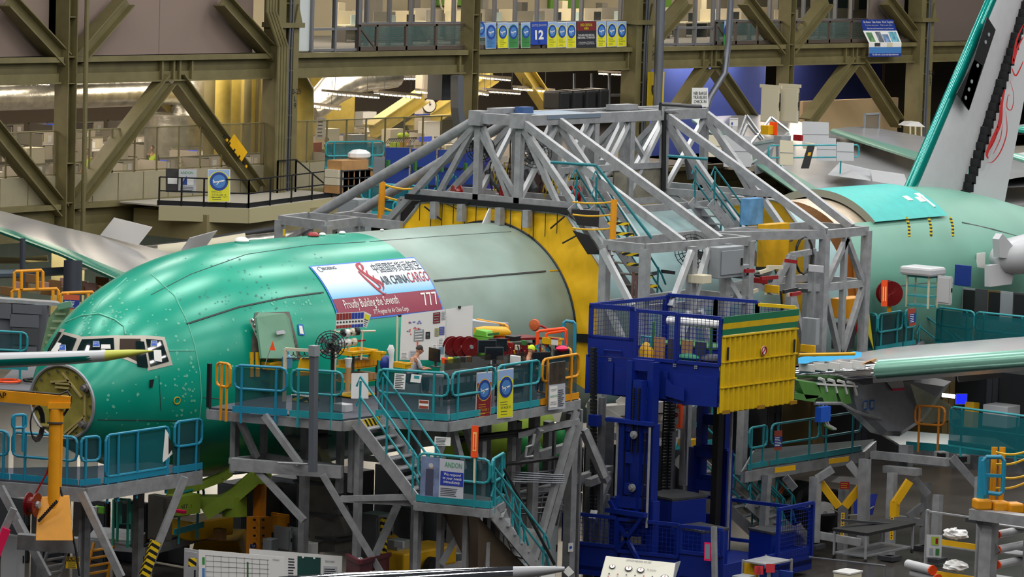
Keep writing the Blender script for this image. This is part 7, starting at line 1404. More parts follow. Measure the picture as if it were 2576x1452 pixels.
B().prism(q, (.12, .1, 0)).build('door_shell', mat('door_rib_green', (110, 140, 104), .55, noise=.2, scale=6), t); B().bar(P(145, 772, D=D-.2), P(180, 764, D=D-.2), .1, .16).build('hinge_box', DOORM, t)
for k in range(7): f = k/6; B().bar(P(108+36*f, 880-108*f, D=D-.1), P(140+30*f, 882-110*f, D=D-.1), .05).build('door_rib', mat('rib_pale', (150, 166, 130), .5), t)
rails('teal_balcony_rail', 'teal glazed railing on the far side of the nose', [P(-20, 925, D=106), P(70, 930, D=106)], TEALR, h=1.05)
B().v
far = thing('far_platform', 'grey work platform on the far side of the nose', 'platform', P(60, 940, D=107)); B().prism([P(-40, 1000, z=3.6), P(75, 1005, z=3.6), P(330, 900, z=3.6), P(60, 900, z=3.6)], (0, 0, -.2)).build('deck_plate', mat('platform_grey', (110, 112, 118), .6), far)
for k in range(2): p = P(20+k*70, 960, z=3.65); B().tube([p+V((.35*math.cos(q*.6), .35*math.sin(q*.6), .02*k+.02)) for q in range(11)], .04, 6).build('hose_coil', BLACK if k else ORANGE, far)
# =====================================================================  blue twin-mast lift with a yellow corrugated end
F_, L_, R_, K_ = V((81.5, 55.5, 0)), V((80.75, 59.3, 0)), V((84.95, 55.4, 0)), V((84.2, 59.2, 0))
LF = thing('mast_lift', 'dark blue twin mast lift platform with yellow corrugated end wall', 'lift', (82.8, 57.3, 0))
YCOR = mat('corrugated_yellow', (214, 178, 8), .45, noise=.06); GSTR = mat('stripe_green', (28, 116, 80), .5)
MESHB = gauze('blue_mesh', (14, 24, 60), .32, .5)
def fz(a, c, u, z, off=0):
    d = (c-a).normalized(); n = V((d.y, -d.x, 0)); n = n if n.dot(CW) < 0 else -n
    return a.lerp(c, u)+V((0, 0, z))+n*off
def plate(a, c, u0, u1, z0, z1, th=.06, off=0, name='panel', m=BLUE, par=None, cut=None):
    q = [fz(a, c, u0, z0, off), fz(a, c, u1, z0, off), fz(a, c, u1, z1, off), fz(a, c, u0, z1, off)]
    if cut: q = [fz(a, c, u, z, off) for u, z in cut]
    d = (c-a).normalized(); n = V((d.y, -d.x, 0)); n = n if n.dot(CW) < 0 else -n
    return B().prism(q, -n*th).build(name, m, par or LF)
def frame(a, c, u0, u1, z0, z1, w_=.09, par=None, m=BLUE, mesh=True, name='guard_frame'):
    b = B(); p = lambda u, z: fz(a, c, u, z)
    for s_, e_ in (((u0, z0), (u1, z0)), ((u1, z0), (u1, z1)), ((u1, z1), (u0, z1)), ((u0, z1), (u0, z0))): b.bar(p(*s_), p(*e_), w_)
    o = b.build(name, m, par or LF)
    if mesh:
        bb_ = B(); Lm = (c-a).length*(u1-u0); nx = max(2, int(Lm/.11)); nz = max(2, int((z1-z0)/.11))
        for i in range(1, nx): u = u0+(u1-u0)*i/nx; bb_.bar(p(u, z0), p(u, z1), .010)
        for i in range(1, nz): z = z0+(z1-z0)*i/nz; bb_.bar(p(u0, z), p(u1, z), .010)
        bb_.build('wire_mesh', BLUE, o, kind='stuff')
    return o
# floor, skirts, cab
B().prism([V((p.x, p.y, 5.0)) for p in (F_, R_, K_, L_)], (0, 0, .2)).build('basket_floor', BLUE, LF)
plate(L_, F_, 0, 1, 4.95, 6.0, .08, 0, 'side_skirt', cut=[(0, 5.05), (.2, 4.95), (1, 4.9), (1, 5.85), (.985, 6.0), (.01, 5.98), (0, 5.9)])
plate(L_, F_, .22, .62, 5.0, 5.75, .05, .1, 'skirt_pocket'); plate(L_, F_, .66, .99, 4.9, 5.7, .05, .06, 'skirt_plate'); plate(L_, F_, .0, .2, 4.97, 5.85, .05, .06, 'skirt_plate')
plate(K_, R_, 0, 1, 4.95, 6.0, .08, 0, 'rear_skirt'); plate(L_, K_, 0, 1, 4.95, 6.0, .08, 0, 'end_skirt')
for u in (.17, .32, .66, .82):
    for q in range(4): p = fz(L_, F_, u+.012*(q % 2), 5.9+.05*(q//2), .07); B().box(p, (.03, .03, .03)).build('bolt', GALV, LF)
cab = plate(L_, F_, .0, .345, 6.0, 6.5, .07, .02, 'cab_door'); 
b = B()
for u0, u1, z0, z1 in ((0, .035, 6.5, 7.35), (.31, .345, 6.5, 7.35), (0, .345, 7.27, 7.4), (0, .345, 6.45, 6.55)):
    b.v += []; q = [fz(L_, F_, u0, z0, .02), fz(L_, F_, u1, z0, .02), fz(L_, F_, u1, z1, .02), fz(L_, F_, u0, z1, .02)]; b.prism(q, (.06, .05, 0))
b.build('cab_window_frame', BLUE, LF); plate(L_, F_, .035, .31, 6.55, 7.27, .01, 0, 'cab_window', gauze('cab_glass', (90, 96, 96), .3, .06))
B().tube([fz(L_, F_, .13, 6.05, .06), fz(L_, F_, .13, 6.18, .08), fz(L_, F_, .26, 6.18, .08), fz(L_, F_, .26, 6.05, .06)], .02, 6).build('grab_handle', BLUE, LF)
frame(L_, F_, .36, .665, 6.02, 7.3); frame(L_, F_, .675, .995, 6.02, 7.28)
frame(L_, K_, .02, .98, 6.05, 7.35); frame(K_, R_, .01, .38, 6.05, 7.42); frame(K_, R_, .38, .70, 6.05, 7.42); frame(K_, R_, .70, .99, 6.05, 7.35, m=YCOR)
# corrugated end: three bands of ribs and a flared striped top
for k in range(3):
    z0, z1 = 4.75+.68*k, 5.41+.68*k; n = 15; rows = []
    bo = B(); zz = (z0, z1); rws = [[], []]
    for i in range(n*4+1):
        u = i/(n*4); off = .02+(.06 if (i % 4) in (1, 2) else .0)
        for r_ in (0, 1): rws[r_].append(fz(F_, R_, u, zz[r_], off))
    bo.grid(rws); bo.build('corrugated_band', YCOR, LF)
    B().bar(fz(F_, R_, 0, z1+.01, .05), fz(F_, R_, 1, z1+.01, .05), .1, .03).build('band_lip', YCOR, LF)
plate(F_, R_, 0, 1, 4.72, 6.8, .05, 0, 'end_backing', YCOR)
for k, (m, z0, z1) in enumerate(((GSTR, 6.82, 6.98), (YCOR, 6.98, 7.14), (GSTR, 7.14, 7.32))):
    q = [fz(F_, R_, 0, z0, .05+.015*k), fz(F_, R_, 1, z0, .05+.015*k), fz(F_, R_, 1, z1, .05+.015*(k+1)), fz(F_, R_, 0, z1, .05+.015*(k+1))]; B().prism(q, (0, .03, 0)).build('flared_stripe', m, LF)
for u in (.04, .93): plate(F_, R_, u, u+.02, 6.15, 6.5, .02, .12, 'stencil_plate', BLACK)
c = fz(F_, R_, .52, 6.3, .12); b = B().prof(c, (0, -1, 0), [(0, .13), (.01, .13), (.01, .0)], 18).build('no_entry_sticker', PAPER, LF); B().tube([c+V((.11*math.cos(t*.35), -.02, .11*math.sin(t*.35))) for t in range(18)], .016, 5, closed=True).build('sticker_ring', RED, b); B().bar(c+V((-.07, -.02, -.07)), c+V((.07, -.02, .07)), .02).build('sticker_bar', RED, b)
for u in (.0, .46, .9): plate(F_, R_, u+.01, u+.1, 4.72, 4.82, .03, .13, 'door_latch', mat('latch_brown', (150, 110, 10), .5))
# masts
def mast(cx_, cy, z0, z1, w_, m, par, name='mast_rail', x_off=0, flip=1, slots=True):
    for s_ in (-1, 1):
        d = V((-.2, .98, 0)).normalized(); p = V((cx_, cy, 0))+d*(s_*w_/2)
        B().box((p.x, p.y, (z0+z1)/2), (.24, .22, z1-z0), rz=-.2).build(name, m, par)
    p = V((cx_, cy, 0)); d = V((-.2, .98, 0)).normalized()
    for z in [z0+.1+k*((z1-z0-.2)/3) for k in range(4)]: B().bar(V((p.x, p.y, z))-d*(w_/2), V((p.x, p.y, z))+d*(w_/2), .16, .3).build('cross_plate', m, par)
m1 = V((80.9, 57.55, 0))
mast(80.72, 57.45, 3.6, 6.0, .62, BLUE, LF, 'inner_mast'); mast(80.62, 57.45, 1.6, 4.35, .86, BLUE, LF, 'middle_mast'); mast(80.55, 57.45, .2, 2.3, 1.1, BLUE, LF, 'outer_mast')
B().box((80.6, 57.45, 3.4), (.2, .34, 4.2), rz=-.2).build('hydraulic_ram', BLUE, LF)
for s_, z0, z1 in ((-.09, 3.6, 5.4), (.09, 3.6, 5.4), (-.34, 1.8, 4.2), (.34, 1.8, 4.2)):
    b = B()
    for k in range(int((z1-z0)/.07)): b.box((80.45, 57.45+s_, z0+k*.07), (.05, .05, .05))
    b.build('lift_chain', BLACK, LF, kind='stuff')
for dy, z in ((0, 4.05), (0, 2.62)): B().prof((80.42, 57.45+dy, z), (-1, 0, 0), [(0, .11), (.05, .11), (.06, .05), (.1, .05), (.1, 0)], 14).build('chain_pulley', GALV, LF)
B().bar((80.5, 56.9, 4.38), (80.4, 58.35, 4.38), .2, .1).build('mast_top_bar', BLUE, LF); B().bar((80.4, 58.6, 4.3), (80.4, 58.9, 4.3), .2, .3).build('hose_carrier', BLUE, LF)
for y in (56.95, 58.0): B().cyl((80.42, y, 1.6), (80.42, y, 4.3), .035, 8).build('guide_rod', GALV, LF)
B().bar((80.3, 56.9, 1.95), (80.3, 58.2, 1.95), .16, .12).build('lower_bar', BLUE, LF)
for a, c in (((80.3, 58.0, 1.9), (80.3, 57.0, .6)), ((80.3, 57.0, 1.9), (80.3, 58.0, .6)), ((80.3, 57.9, 1.95), (80.3, 58.1, 2.2))): B().bar(a, c, .1).build('mast_brace', BLUE, LF)
B().tube([(80.35, 58.1, 2.0), (80.3, 57.9, 1.72), (80.3, 57.4, 1.72), (80.3, 57.0, 1.8)], .025, 6).build('cable_loop', BLACK, LF)
b = B()
for k in range(44): b.box((80.5-.0*k, 58.95-.004*k, 6.2-k*.1), (.12, .16, .08), rz=-.2)
b.build('energy_chain', BLACK, LF, kind='stuff')
B().prism([fz(L_, F_, .62, 5.6, .2), fz(L_, F_, .62, 5.1, .2), fz(L_, F_, .76, 5.0, .2), fz(L_, F_, .76, 5.35, .2), fz(L_, F_, .68, 5.4, .2)], (.08, .1, 0)).build('carriage_bracket', BLUE, LF)
mast(84.9, 57.95, 2.2, 4.95, .7, BLUE, LF, 'rear_inner_mast'); mast(84.8, 57.95, .2, 3.2, 1.0, BLUE, LF, 'rear_outer_mast')
B().box((84.6, 57.6, 2.6), (.2, .22, 4.4), rz=-.2).build('rear_chain_guard', BLACK, LF); B().cyl((84.5, 57.1, .5), (84.5, 57.1, 4.6), .04, 8).build('guide_rod', GALV, LF); B().cyl((84.5, 58.6, 1.8), (84.5, 58.6, 4.6), .04, 8).build('guide_rod', GALV, LF)
b = B()
for k in range(40): b.box((84.0+(.0 if k > 12 else .1), 58.9, 4.7-k*.085), (.2, .22, .05)); b.box((83.95, 58.8, 4.7-k*.085), (.03, .03, .1)); b.box((83.95, 59.0, 4.7-k*.085), (.03, .03, .1))
b.build('rear_energy_chain', BLACK, LF, kind='stuff')
for y in (57.1, 58.8): B().bar((84.6, y, 4.35), (84.9, y+.0, 4.9), .1).build('rear_stay', BLUE, LF)
# base chassis with mesh guards and power units
f2, l2_, r2, k2 = V((80.95, 54.8, 0)), V((79.9, 59.3, 0)), V((85.4, 54.9, 0)), V((84.9, 59.3, 0))
B().prism([V((p.x, p.y, .15)) for p in (f2, r2, k2, l2_)], (0, 0, .25)).build('base_frame', BLUE, LF)
plate(l2_, f2, 0, .34, .3, 1.0, .06, 0, 'base_panel'); plate(l2_, f2, .36, .72, .3, .85, .06, 0, 'base_panel'); plate(l2_, f2, .73, 1, .3, 1.05, .06, 0, 'base_panel'); plate(f2, r2, 0, 1, .3, .8, .06, 0, 'base_panel')
frame(l2_, f2, .0, .33, 1.0, 1.78); frame(l2_, f2, .34, .72, .9, 1.76); frame(l2_, f2, .73, .99, 1.05, 1.74); frame(f2, r2, .6, .99, .5, 2.0); frame(k2, r2, .02, .98, .7, 1.8, mesh=False)
for (cx_, cy, z, dx, dy, dz) in ((81.9, 56.2, 1.1, 1.0, 1.1, 1.2), (82.6, 57.6, 1.5, 1.3, 1.2, 1.7), (84.6, 55.7, .9, .9, .9, 1.0)):
    B().box((cx_, cy, z/1-.2), (dx, dy, dz), rz=-.2).build('power_unit', BLUE, LF, bev=.03); B().box((cx_, cy, z-.2+dz/2+.03), (dx+.04, dy+.04, .06), rz=-.2).build('unit_lid', DGREY, LF)
p = P(1780, 1388, D=99.0); S = sheet('pink_notice', 'pink framed notice on the lift base', 'notice', [(1772, 1364), (1788, 1366), (1788, 1412), (1771, 1410)], mat('hot_pink', (240, 20, 90), .5), 98.6); area(S, .15, .85, .1, .9, mat('notice_grey', (120, 140, 150), .5))
for q in ((1446, 1366, 98.6), (1440, 1388, 98.5)): pass
S = sheet('notice', 'white paper taped to the left lift post', 'notice', [(1430, 1367), (1442, 1366), (1442, 1388), (1429, 1389)], PAPER, 98.8); disc(S, .5, .5, .3, mat('sticker_blue', (34, 90, 190), .4), 'print_mark')
a = P(1798, 1452, D=98.6); B().bar(P(1796, 1325, D=98.6), a, .12).build('rail_post', GALV, LF)
# loads in the basket: carts, tube, tanks
t = thing('parts_cart', 'green framed cart with cardboard panels in the lift basket', 'cart', (82.8, 57.2, 5.2))
for x in (82.2, 83.4):
    for y in (56.3, 58.2): B().bar((x, y, 5.2), (x, y, 6.9), .06).build('post', mat('cart_green', (50, 110, 50), .5), t)
for z in (5.5, 6.3):
    B().bb(82.2, 83.4, 56.3, 58.2, z, z+.05).build('shelf', mat('cart_green', (50, 110, 50), .5), t)
for k in range(4): B().bb(82.1, 82.14, 56.4+k*.45, 56.75+k*.45, 5.6, 6.5).build('card_panel', WOOD if k % 2 else DGREY, t)
single(B().cyl((82.3, 56.0, 7.0), (82.0, 57.6, 7.0), .11, 14), 'white_tube', WHITE, 'white foam tube lying across the basket cart', 'tube', smooth=True)
t = thing('gas_bottle', 'yellow gas bottle with cyan guard in the lift basket', 'bottle', (81.6, 58.0, 5.2)); B().prof((81.6, 58.0, 5.2), ZA, [(0, .2), (1.0, .2), (1.15, .1), (1.2, .05)], 14).build('bottle', YEL, t, smooth=True); B().tube([(81.6, 57.85, 6.3), (81.6, 57.85, 6.55), (81.6, 58.15, 6.55), (81.6, 58.15, 6.3)], .03, 6).build('guard', TEALR, t)
single(B().ball((81.9, 56.0, 6.1), .3, 12, (1.2, 1.3, .5)), 'bag', BLACK, 'black tool bag on the basket floor by the rail', 'bag', smooth=True); single(B().ball((81.75, 56.7, 6.1), .22, 12, (1.1, 1.5, .5)), 'bag', mat('green_bag', (20, 130, 80), .6), 'green bundle beside the black tool bag', 'bundle', smooth=True)
# =====================================================================  machines and stores on the hall floor under the aircraft
LIM = mat('cradle_lime', (150, 176, 60), .45, noise=.08); JACK = mat('jack_orange', (214, 132, 24), .45); PLUM = mat('bin_plum', (84, 22, 34), .5); ZINC = mat('duct_zinc', (124, 122, 116), .4, .6, noise=.2, scale=2)
cr = thing('nose_cradle', 'lime green cradle arms holding the belly of the nose', 'cradle', (73.5, 64, 0)); D = 97
for pts, w_ in ((((515, 1290), (590, 1245), (645, 1198), (682, 1198)), .34), (((420, 1240), (500, 1222), (560, 1200), (580, 1186)), .2), (((450, 1262), (600, 1262)), .3), (((590, 1250), (590, 1300)), .4)):
    for a, c in zip(pts, pts[1:]): B().bar(P(*a, D=D), P(*c, D=D), .5, w_).build('arm', LIM, cr)
B().box(P(460, 1268, D=96.3), (.8, .5, .5)).build('control_unit', LIM, cr); lettering(B(), 'UNIT 1', P(462, 1274, D=95.9), XA.lerp(-YA, .4).normalized(), ZA, .1).build('lettering', BLACK, cr)
B().hexa([P(470, 1430, z=.1), P(620, 1430, z=.1), P(640, 1400, z=.1), P(500, 1395, z=.1), P(490, 1360, D=99), P(600, 1362, D=99), P(620, 1330, D=100), P(510, 1330, D=100)]).build('cradle_base', YEL, cr, bev=.05); B().box(P(505, 1325, D=98.5), (1.6, .9, .5)).build('drive_case', YEL, cr, bev=.04)
jk = thing('tail_jack', 'orange perforated jack column labelled under the belly', 'jack', P(652, 1420, D=97)); B().bar(P(652, 1305, D=97.3), P(655, 1210, D=97.3), .24).build('ram', JACK, jk); B().bar(P(650, 1420, D=97), P(652, 1300, D=97), .46).build('column', JACK, jk)
for k in range(10): B().box(P(640+(k % 2)*22, 1308+k//2*20, D=96.62), (.05, .05, .05)).build('hole', BLACK, jk)
o = B().box(P(637, 1374, D=96.6), (.16, .02, .1), rz=-.5).build('label_plate', NAVY, jk); lettering(B(), 'FLF', P(637, 1374, D=96.57), XA.lerp(-YA, .6).normalized(), ZA, .05).build('lettering', PAPER, o)
dc = thing('square_duct', 'big grey sheet metal square duct stepping down under the platform', 'duct', P(840, 1390, D=96)); D = 96.5
for a, c, w_ in (((770, 1040), (770, 1130), .85), ((770, 1130), (800, 1205), .8), ((800, 1205), (820, 1295), .85), ((820, 1290), (840, 1352), .95), ((838, 1345), (842, 1385), .8)): B().bar(P(*a, D=D), P(*c, D=D), w_*.9, w_).build('duct_section', ZINC, dc)
for q in ((770, 1095), (802, 1210), (828, 1290), (842, 1350)): B().box(P(*q, D=D-.1), (.95, .95, .06)).build('flange', DGREY, dc)
CABS = [((664, 742, 1215, 1380), 100, DGREY, 'dark electric cabinet behind the orange jack'), ((682, 725, 1292, 1345), 98, AMBER, 'amber framed screen cabinet beside the jack'), ((697, 724, 1325, 1390), 97, GREYB, 'grey pendant control box, left'), ((735, 765, 1328, 1390), 97, GREYB, 'grey pendant control box, right'), ((905, 985, 1288, 1405), 97.5, GREYB, 'grey cabinet with hazard strip behind the stair'), ((988, 1060, 1270, 1400), 99, mat('cabinet_slate', (88, 92, 98), .5), 'slate cabinet under the landing'), ((1062, 1120, 1270, 1420), 101, mat('cabinet_slate', (88, 92, 98), .5), 'second slate cabinet under the landing'), ((0, 62, 1345, 1470), 91.5, LGREY, 'pale grey control cabinet with number at the left edge'), ((1330, 1400, 1320, 1440), 99, GREYB, 'grey cabinet beside the lower stair'), ((370, 432, 1245, 1362), 95, mat('steel_box', (120, 116, 110), .35, .6), 'brushed steel box under the nose platform'), ((1318, 1345, 1330, 1400), 97, WHITE, 'white drum cabinet behind the stair rail'), ((1215, 1290, 1290, 1400), 103, DGREY, 'dark cabinet behind the bronze sheet'), ((1480, 1530, 1240, 1370), 103, GREYB, 'grey cabinet left of the lift mast'), ((1400, 1440, 1150, 1185), 99, LGREY, 'small pale electrical box on the pipe run')]
for bx, D, m, l in CABS: cabinet('control_cabinet', l, bx, D, m, .6, 1)
for k in range(7): x = 545+k*132; D0 = 106; cabinet('filler_cabinet', 'added dark filler cabinet under the belly, %s from the left' % ordn(k+1), (x, x+128, 1228-k*18, 1372-k*22), D0+k*1.6, [DGREY, mat('cabinet_slate', (88, 92, 98), .5), mat('filler_dark', (38, 42, 48), .5)][k % 3], 1.0, 2)  # row of dark cabinets added to darken the space under the belly
for k in range(5): x = -20+k*100; cabinet('filler_cabinet', 'added dark filler unit under the nose platform, %s' % ['at the picture edge', 'behind the davit crane', 'behind the yellow ladder', 'behind the teal cart', 'behind the steel box'][k], (x, x+98, 1255, 1420), 101, [DGREY, mat('filler_dark', (38, 42, 48), .5)][k % 2], 1.2, 2)  # dark units added to deepen the gloom below the nose platform
t = thing('plum_bin', 'dark plum red steel scrap bin', 'bin', P(925, 1440, D=92)); a, c, d_ = P(872, 1398, D=91.5), P(980, 1395, D=94), P(905, 1415, D=90.2)
B().prism([a, d_, V((d_.x, d_.y, 0)), V((a.x, a.y, 0))], (.06, .06, 0)).build('side', PLUM, t); B().prism([d_, c, V((c.x, c.y, 0)), V((d_.x, d_.y, 0))], (.05, .05, 0)).build('side', PLUM, t); B().bar(d_, c, .1).build('rim', PLUM, t); B().bar(a, d_, .1).build('rim', PLUM, t)
lettering(B(), 'EIT', P(940, 1442, D=91.6), XA.lerp(-YA, .3).normalized(), ZA, .12).build('lettering', PAPER, t); single(lump(B(), P(905, 1418, D=92), .25, (1.2, 1, .5)), 'plastic_wrap', WHITE, 'crumpled clear plastic in the plum bin', 'wrapping')
t = thing('tow_tug', 'yellow tow tug under the landing', 'tug', P(1030, 1430, D=97)); D = 97; B().box(P(1045, 1400, D=D), (2.2, 1.0, .5)).build('chassis', YEL, t, bev=.05); B().prism([P(968, 1420, D=D), P(980, 1355, D=D), P(1005, 1352, D=D), P(1005, 1400, D=D)], (.4, .5, 0)).build('hood', YEL, t, bev=.03); B().box(P(1000, 1372, D=D-.4), (.5, .4, .3)).build('grey_case', GREYB, t)
for x in (990, 1080): B().prof(P(x, 1425, D=D-.5), (0, -1, 0), [(0, .02), (0, .26), (.2, .26), (.2, .02)], 16).build('wheel', RUBBER, t)
for k in range(2): B().cyl(P(960+k*8, 1400, D=96.2), P(962+k*8, 1302, D=96.2), .06, 8).build('hazard_pole', HAZ, t)
ladder('step_ladder', 'amber step ladder under the nose platform', P(240, 1460, D=93), P(262, 1362, D=93.5), .85, 5, AMBER); ladder('step_ladder', 'silver ladder leaning beside the caution sign', P(120, 1460, D=92), P(150, 1370, D=92.5), .8, 5, GALV); ladder('step_ladder', 'red and silver ladder inside the dense frames', P(1405, 1170, D=102), P(1408, 1075, D=102), .55, 6, RED)
t, g_, L = rack('teal_cart', 'pale teal tube cart under the nose platform', (283, 332, 1258, 1378), 93.5, 2, mat('tube_mint', (70, 180, 160), .4), GALVD, .5); B().tube([P(303, 1262, D=93), P(303, 1318, D=93), P(325, 1318, D=93), P(325, 1256, D=93), P(303, 1258, D=93)], .05, 6).build('hoop', mat('tube_mint', (70, 180, 160), .4), t)
rails('platform_railing', 'dim teal railing of the belly platform behind the cradle', [P(438, 1345, D=96), P(512, 1325, D=97.5)], TEALR, scr=None, h=1.05); deck('belly_platform', 'small belly platform with teal edge', [(p.x, p.y) for p in (P(360, 1372, z=1.3), P(440, 1352, z=1.3), P(515, 1330, z=1.3), P(430, 1330, z=1.3))], 1.3)
deck('belly_platform', 'low metal work step holding tools by the nose', [(p.x, p.y) for p in (P(222, 1352, z=1.2), P(340, 1362, z=1.2), P(360, 1335, z=1.2), P(245, 1325, z=1.2))], 1.2, m=GALV)
for k, (x0, x1, y0, y1, D, m, l) in enumerate(((304, 346, 1218, 1242, 93, YEL, 'yellow numbered box hanging under the platform'), (228, 242, 1275, 1296, 93.5, WHITE, 'white tub with red lid by the nose'), (240, 262, 1275, 1295, 94, BG, 'lime bin beside the white tub'), (440, 470, 1284, 1294, 94.5, mat('hot_pink', (240, 20, 90), .5), 'pink case on the belly platform'), (535, 570, 1330, 1362, 98, WOOD, 'cardboard box in front of the yellow base'), (660, 700, 1355, 1392, 96.5, GREYB, 'grey junction box on the jack foot'), (760, 800, 1365, 1400, 95, WHITE, 'white paper sheet box under the duct'), (990, 1018, 1362, 1382, 95.4, LGREY, 'light grey case on the tow tug'), (1250, 1290, 1425, 1450, 100, RED, 'red gas bottle box under the bronze sheet'), (1130, 1165, 1392, 1412, 101, GREYB, 'grey valve box under the landing'))): box_at('floor_box', l, (x0, x1, y0, y1), D, m, .3)
# dense frames right of the platform, up to the lift
FRM_ = thing('wing_tool_frame', 'dense aluminium tool frame under the wing root with pipes and conduits', 'frame', (86, 62, 0))
for x, y0, y1, D, w_ in ((1300, 1060, 1452, 98, .2), (1345, 1040, 1452, 97.6, .22), (1380, 1060, 1452, 101, .2), (1395, 1070, 1400, 99, .08), (1440, 1040, 1452, 98.2, .24), (1462, 1030, 1452, 99.5, .08), (1490, 1010, 1452, 102, .2), (1515, 1000, 1452, 100.5, .14), (1535, 1050, 1330, 103, .24), (1690, 1010, 1300, 104, .2), (1740, 1020, 1320, 105, .2), (1230, 1070, 1300, 100, .14), (1260, 1060, 1300, 102, .16)): B().bar(P(x, y0, D=D), P(x-.03*(y1-y0)*.9, y1, D=D+1), w_).build('post', GALVD if D > 100 else GALV, FRM_)
for a, c, D0, D1 in (((1455, 1060), (1345, 1452), 97.4, 97), ((1470, 1085), (1525, 1210), 99, 100), ((1480, 1215), (1530, 1195), 100, 101), ((1405, 1220), (1535, 1180), 99, 102), ((1300, 1160), (1440, 1120), 99, 101), ((1250, 1260), (1480, 1205), 100, 102), ((1490, 1310), (1530, 1200), 101, 102), ((1560, 1085), (1740, 1065), 103, 106), ((1480, 1100), (1700, 1090), 104, 106)): B().bar(P(*a, D=D0), P(*c, D=D1), .2).build('brace', GALV, FRM_)
for k in range(9): y = 1180+k*13; B().tube([P(1280, y+12, D=98.5+k*.1), P(1380, y+6, D=99), P(1440, y-4, D=99.6)], .025, 5).build('conduit', GALV if k % 2 else PIPEG, FRM_)
for k in range(5): B().tube([P(1330+k*16, 1452, D=100), P(1338+k*16, 1330, D=100), P(1348+k*18, 1250-k*6, D=100.3), P(1420+k*10, 1230-k*8, D=101)], .03, 5).build('cable', [BLACK, PIPEG, YEL][k % 3], FRM_)
WFR = mat('white_machine', (206, 202, 194), .45)
t = thing('fastening_machine', 'white lit fastening machine frames under the wing root', 'machine', P(1590, 1080, D=105)); D = 105
for a, c, w_ in (((1480, 1010), (1560, 1060), .5), ((1490, 1035), (1700, 1020), .5), ((1500, 1060), (1720, 1050), .3), ((1560, 1000), (1600, 1050), .35), ((1640, 1000), (1650, 1060), .4), ((1690, 1000), (1670, 1060), .4), ((1330, 1030), (1410, 1050), .4), ((1400, 1110), (1430, 1180), .5)): B().bar(P(*a, D=D), P(*c, D=D), w_, .3).build('frame_arm', WFR, t)
for q in ((1395, 1085), (1330, 1095), (1620, 1075), (1500, 1100)): B().cyl(P(*q, D=106)-ZA*.5, P(*q, D=106)+ZA*.3, .05, 6).build('lamp_tube', mat('work_glow', (255, 236, 214), .5, emit=7), t)
lamp('under_wing_lamp', (88.5, 64, 4.6), 4, 3, 170, (1, .97, .92)); lamp('under_wing_lamp', (97, 60, 4.4), 5, 3, 90, (1, .97, .92))
GLO = mat('leaf_green', (40, 140, 70), .5)
for k, (x, y, r_) in enumerate(((1325, 1130, .5), (1335, 1165, .55), (1410, 1100, .35), (1412, 1150, .3))): single(B().ball(P(x, y, D=102), r_, 14, (.8, .8, 1.1)), 'green_fairing', GLO, 'glossy green fairing piece inside the tool frames, %s' % ['upper left', 'lower left', 'upper on the red ladder', 'low on the red ladder'][k], 'fairing', smooth=True)
single(B().tube([P(1330, 1080, D=104), P(1210, 1095, D=102), P(1150, 1130, D=101)], [.9, .8, .5], 16), 'belly_fairing', LIM, 'olive and lime belly fairing half hidden behind the posts', 'fairing', smooth=True)
S = sheet('stop_sign', 'white notice with a red stop sign by the lift mast', 'sign', [(1694, 1028), (1708, 1029), (1706, 1068), (1693, 1067)], PAPER, 103.5); disc(S, .5, .4, .42, RED, 'stop_octagon', n=8); words(S, 'STOP', .5, .4, .1, PAPER, .6, off=.03); single(B().bar(P(1712, 1010, D=104), P(1709, 1078, D=104), .12), 'orange_marker', ORANGE, 'orange marker board beside the stop sign', 'sign')
# =====================================================================  right hand side platforms, gear legs, carts
wp = [P(1870, 1183, z=2.5), P(2170, 1132, z=2.5), P(2200, 1105, z=2.5), P(1900, 1130, z=2.5)]
deck('engine_platform', 'aluminium engine platform with shiny deck under the strut', [(p.x, p.y) for p in wp], 2.5, .3, mat('shiny_deck', (110, 112, 114), .15, .6))
rails('platform_railing', 'teal railing of the engine platform beside the lift mast', [P(1880, 1181, z=2.5), P(1928, 1172, z=2.5)], TEALR, scr=None); rails('platform_railing', 'teal railing of the engine platform with a warning sign', [P(1936, 1171, z=2.5), P(2060, 1151, z=2.5), P(2165, 1133, z=2.5)], TEALR, scr=None)
rails('platform_railing', 'dim teal railing at the back of the engine platform', [P(1700, 1130, z=2.6), P(1790, 1118, z=2.6)], TEALR, scr=None)
S = sheet('warning_sign', 'brown and navy warning sign on the engine platform rail', 'sign', [(1948, 1084), (1968, 1083), (1967, 1132), (1947, 1134)], mat('notice_brown', (150, 62, 40), .5), 103.6); area(S, 0, 1, .3, .82, NAVY); lines(S, .1, .9, .36, .76, 6, PAPER)
for k, (x, y) in enumerate(((1975, 1180), (2110, 1158))): p = P(x, y, D=103.8+k*3); single(B().box(p, (.9, .02, .14), rz=-.1), 'load_label', YEL, 'yellow load label on the engine platform edge, %s' % ['left', 'right'][k], 'label')
stair('stairs', 'teal railed stair behind the blue lift base', P(1700, 1150, z=2.5), P(1745, 1140, z=2.5), P(1905, 1345, D=106), P(1950, 1335, D=107), 9, 1.0); stair('stairs', 'second teal railed stair right of the lift base', P(1880, 1260, z=1.6), P(1905, 1250, z=1.6), P(1972, 1343, D=106.5), P(1995, 1335, D=107), 6, 1.0)
op = [P(2165, 1140, z=2.9), P(2576, 1195, z=2.9)]; Z3 = 3.0
a, c = P(2280, 1148, D=108), P(2600, 1175, D=104); t = thing('outboard_platform', 'long teal edged platform at the right with tube sockets', 'platform', (a.x, a.y, 0)); B().bar(a, c, .3, .42).build('edge_beam', GALVD, t); B().bar(a+V((0, 0, .3)), c+V((0, 0, .3)), .06, .26).build('toe_board', TEALR, t)
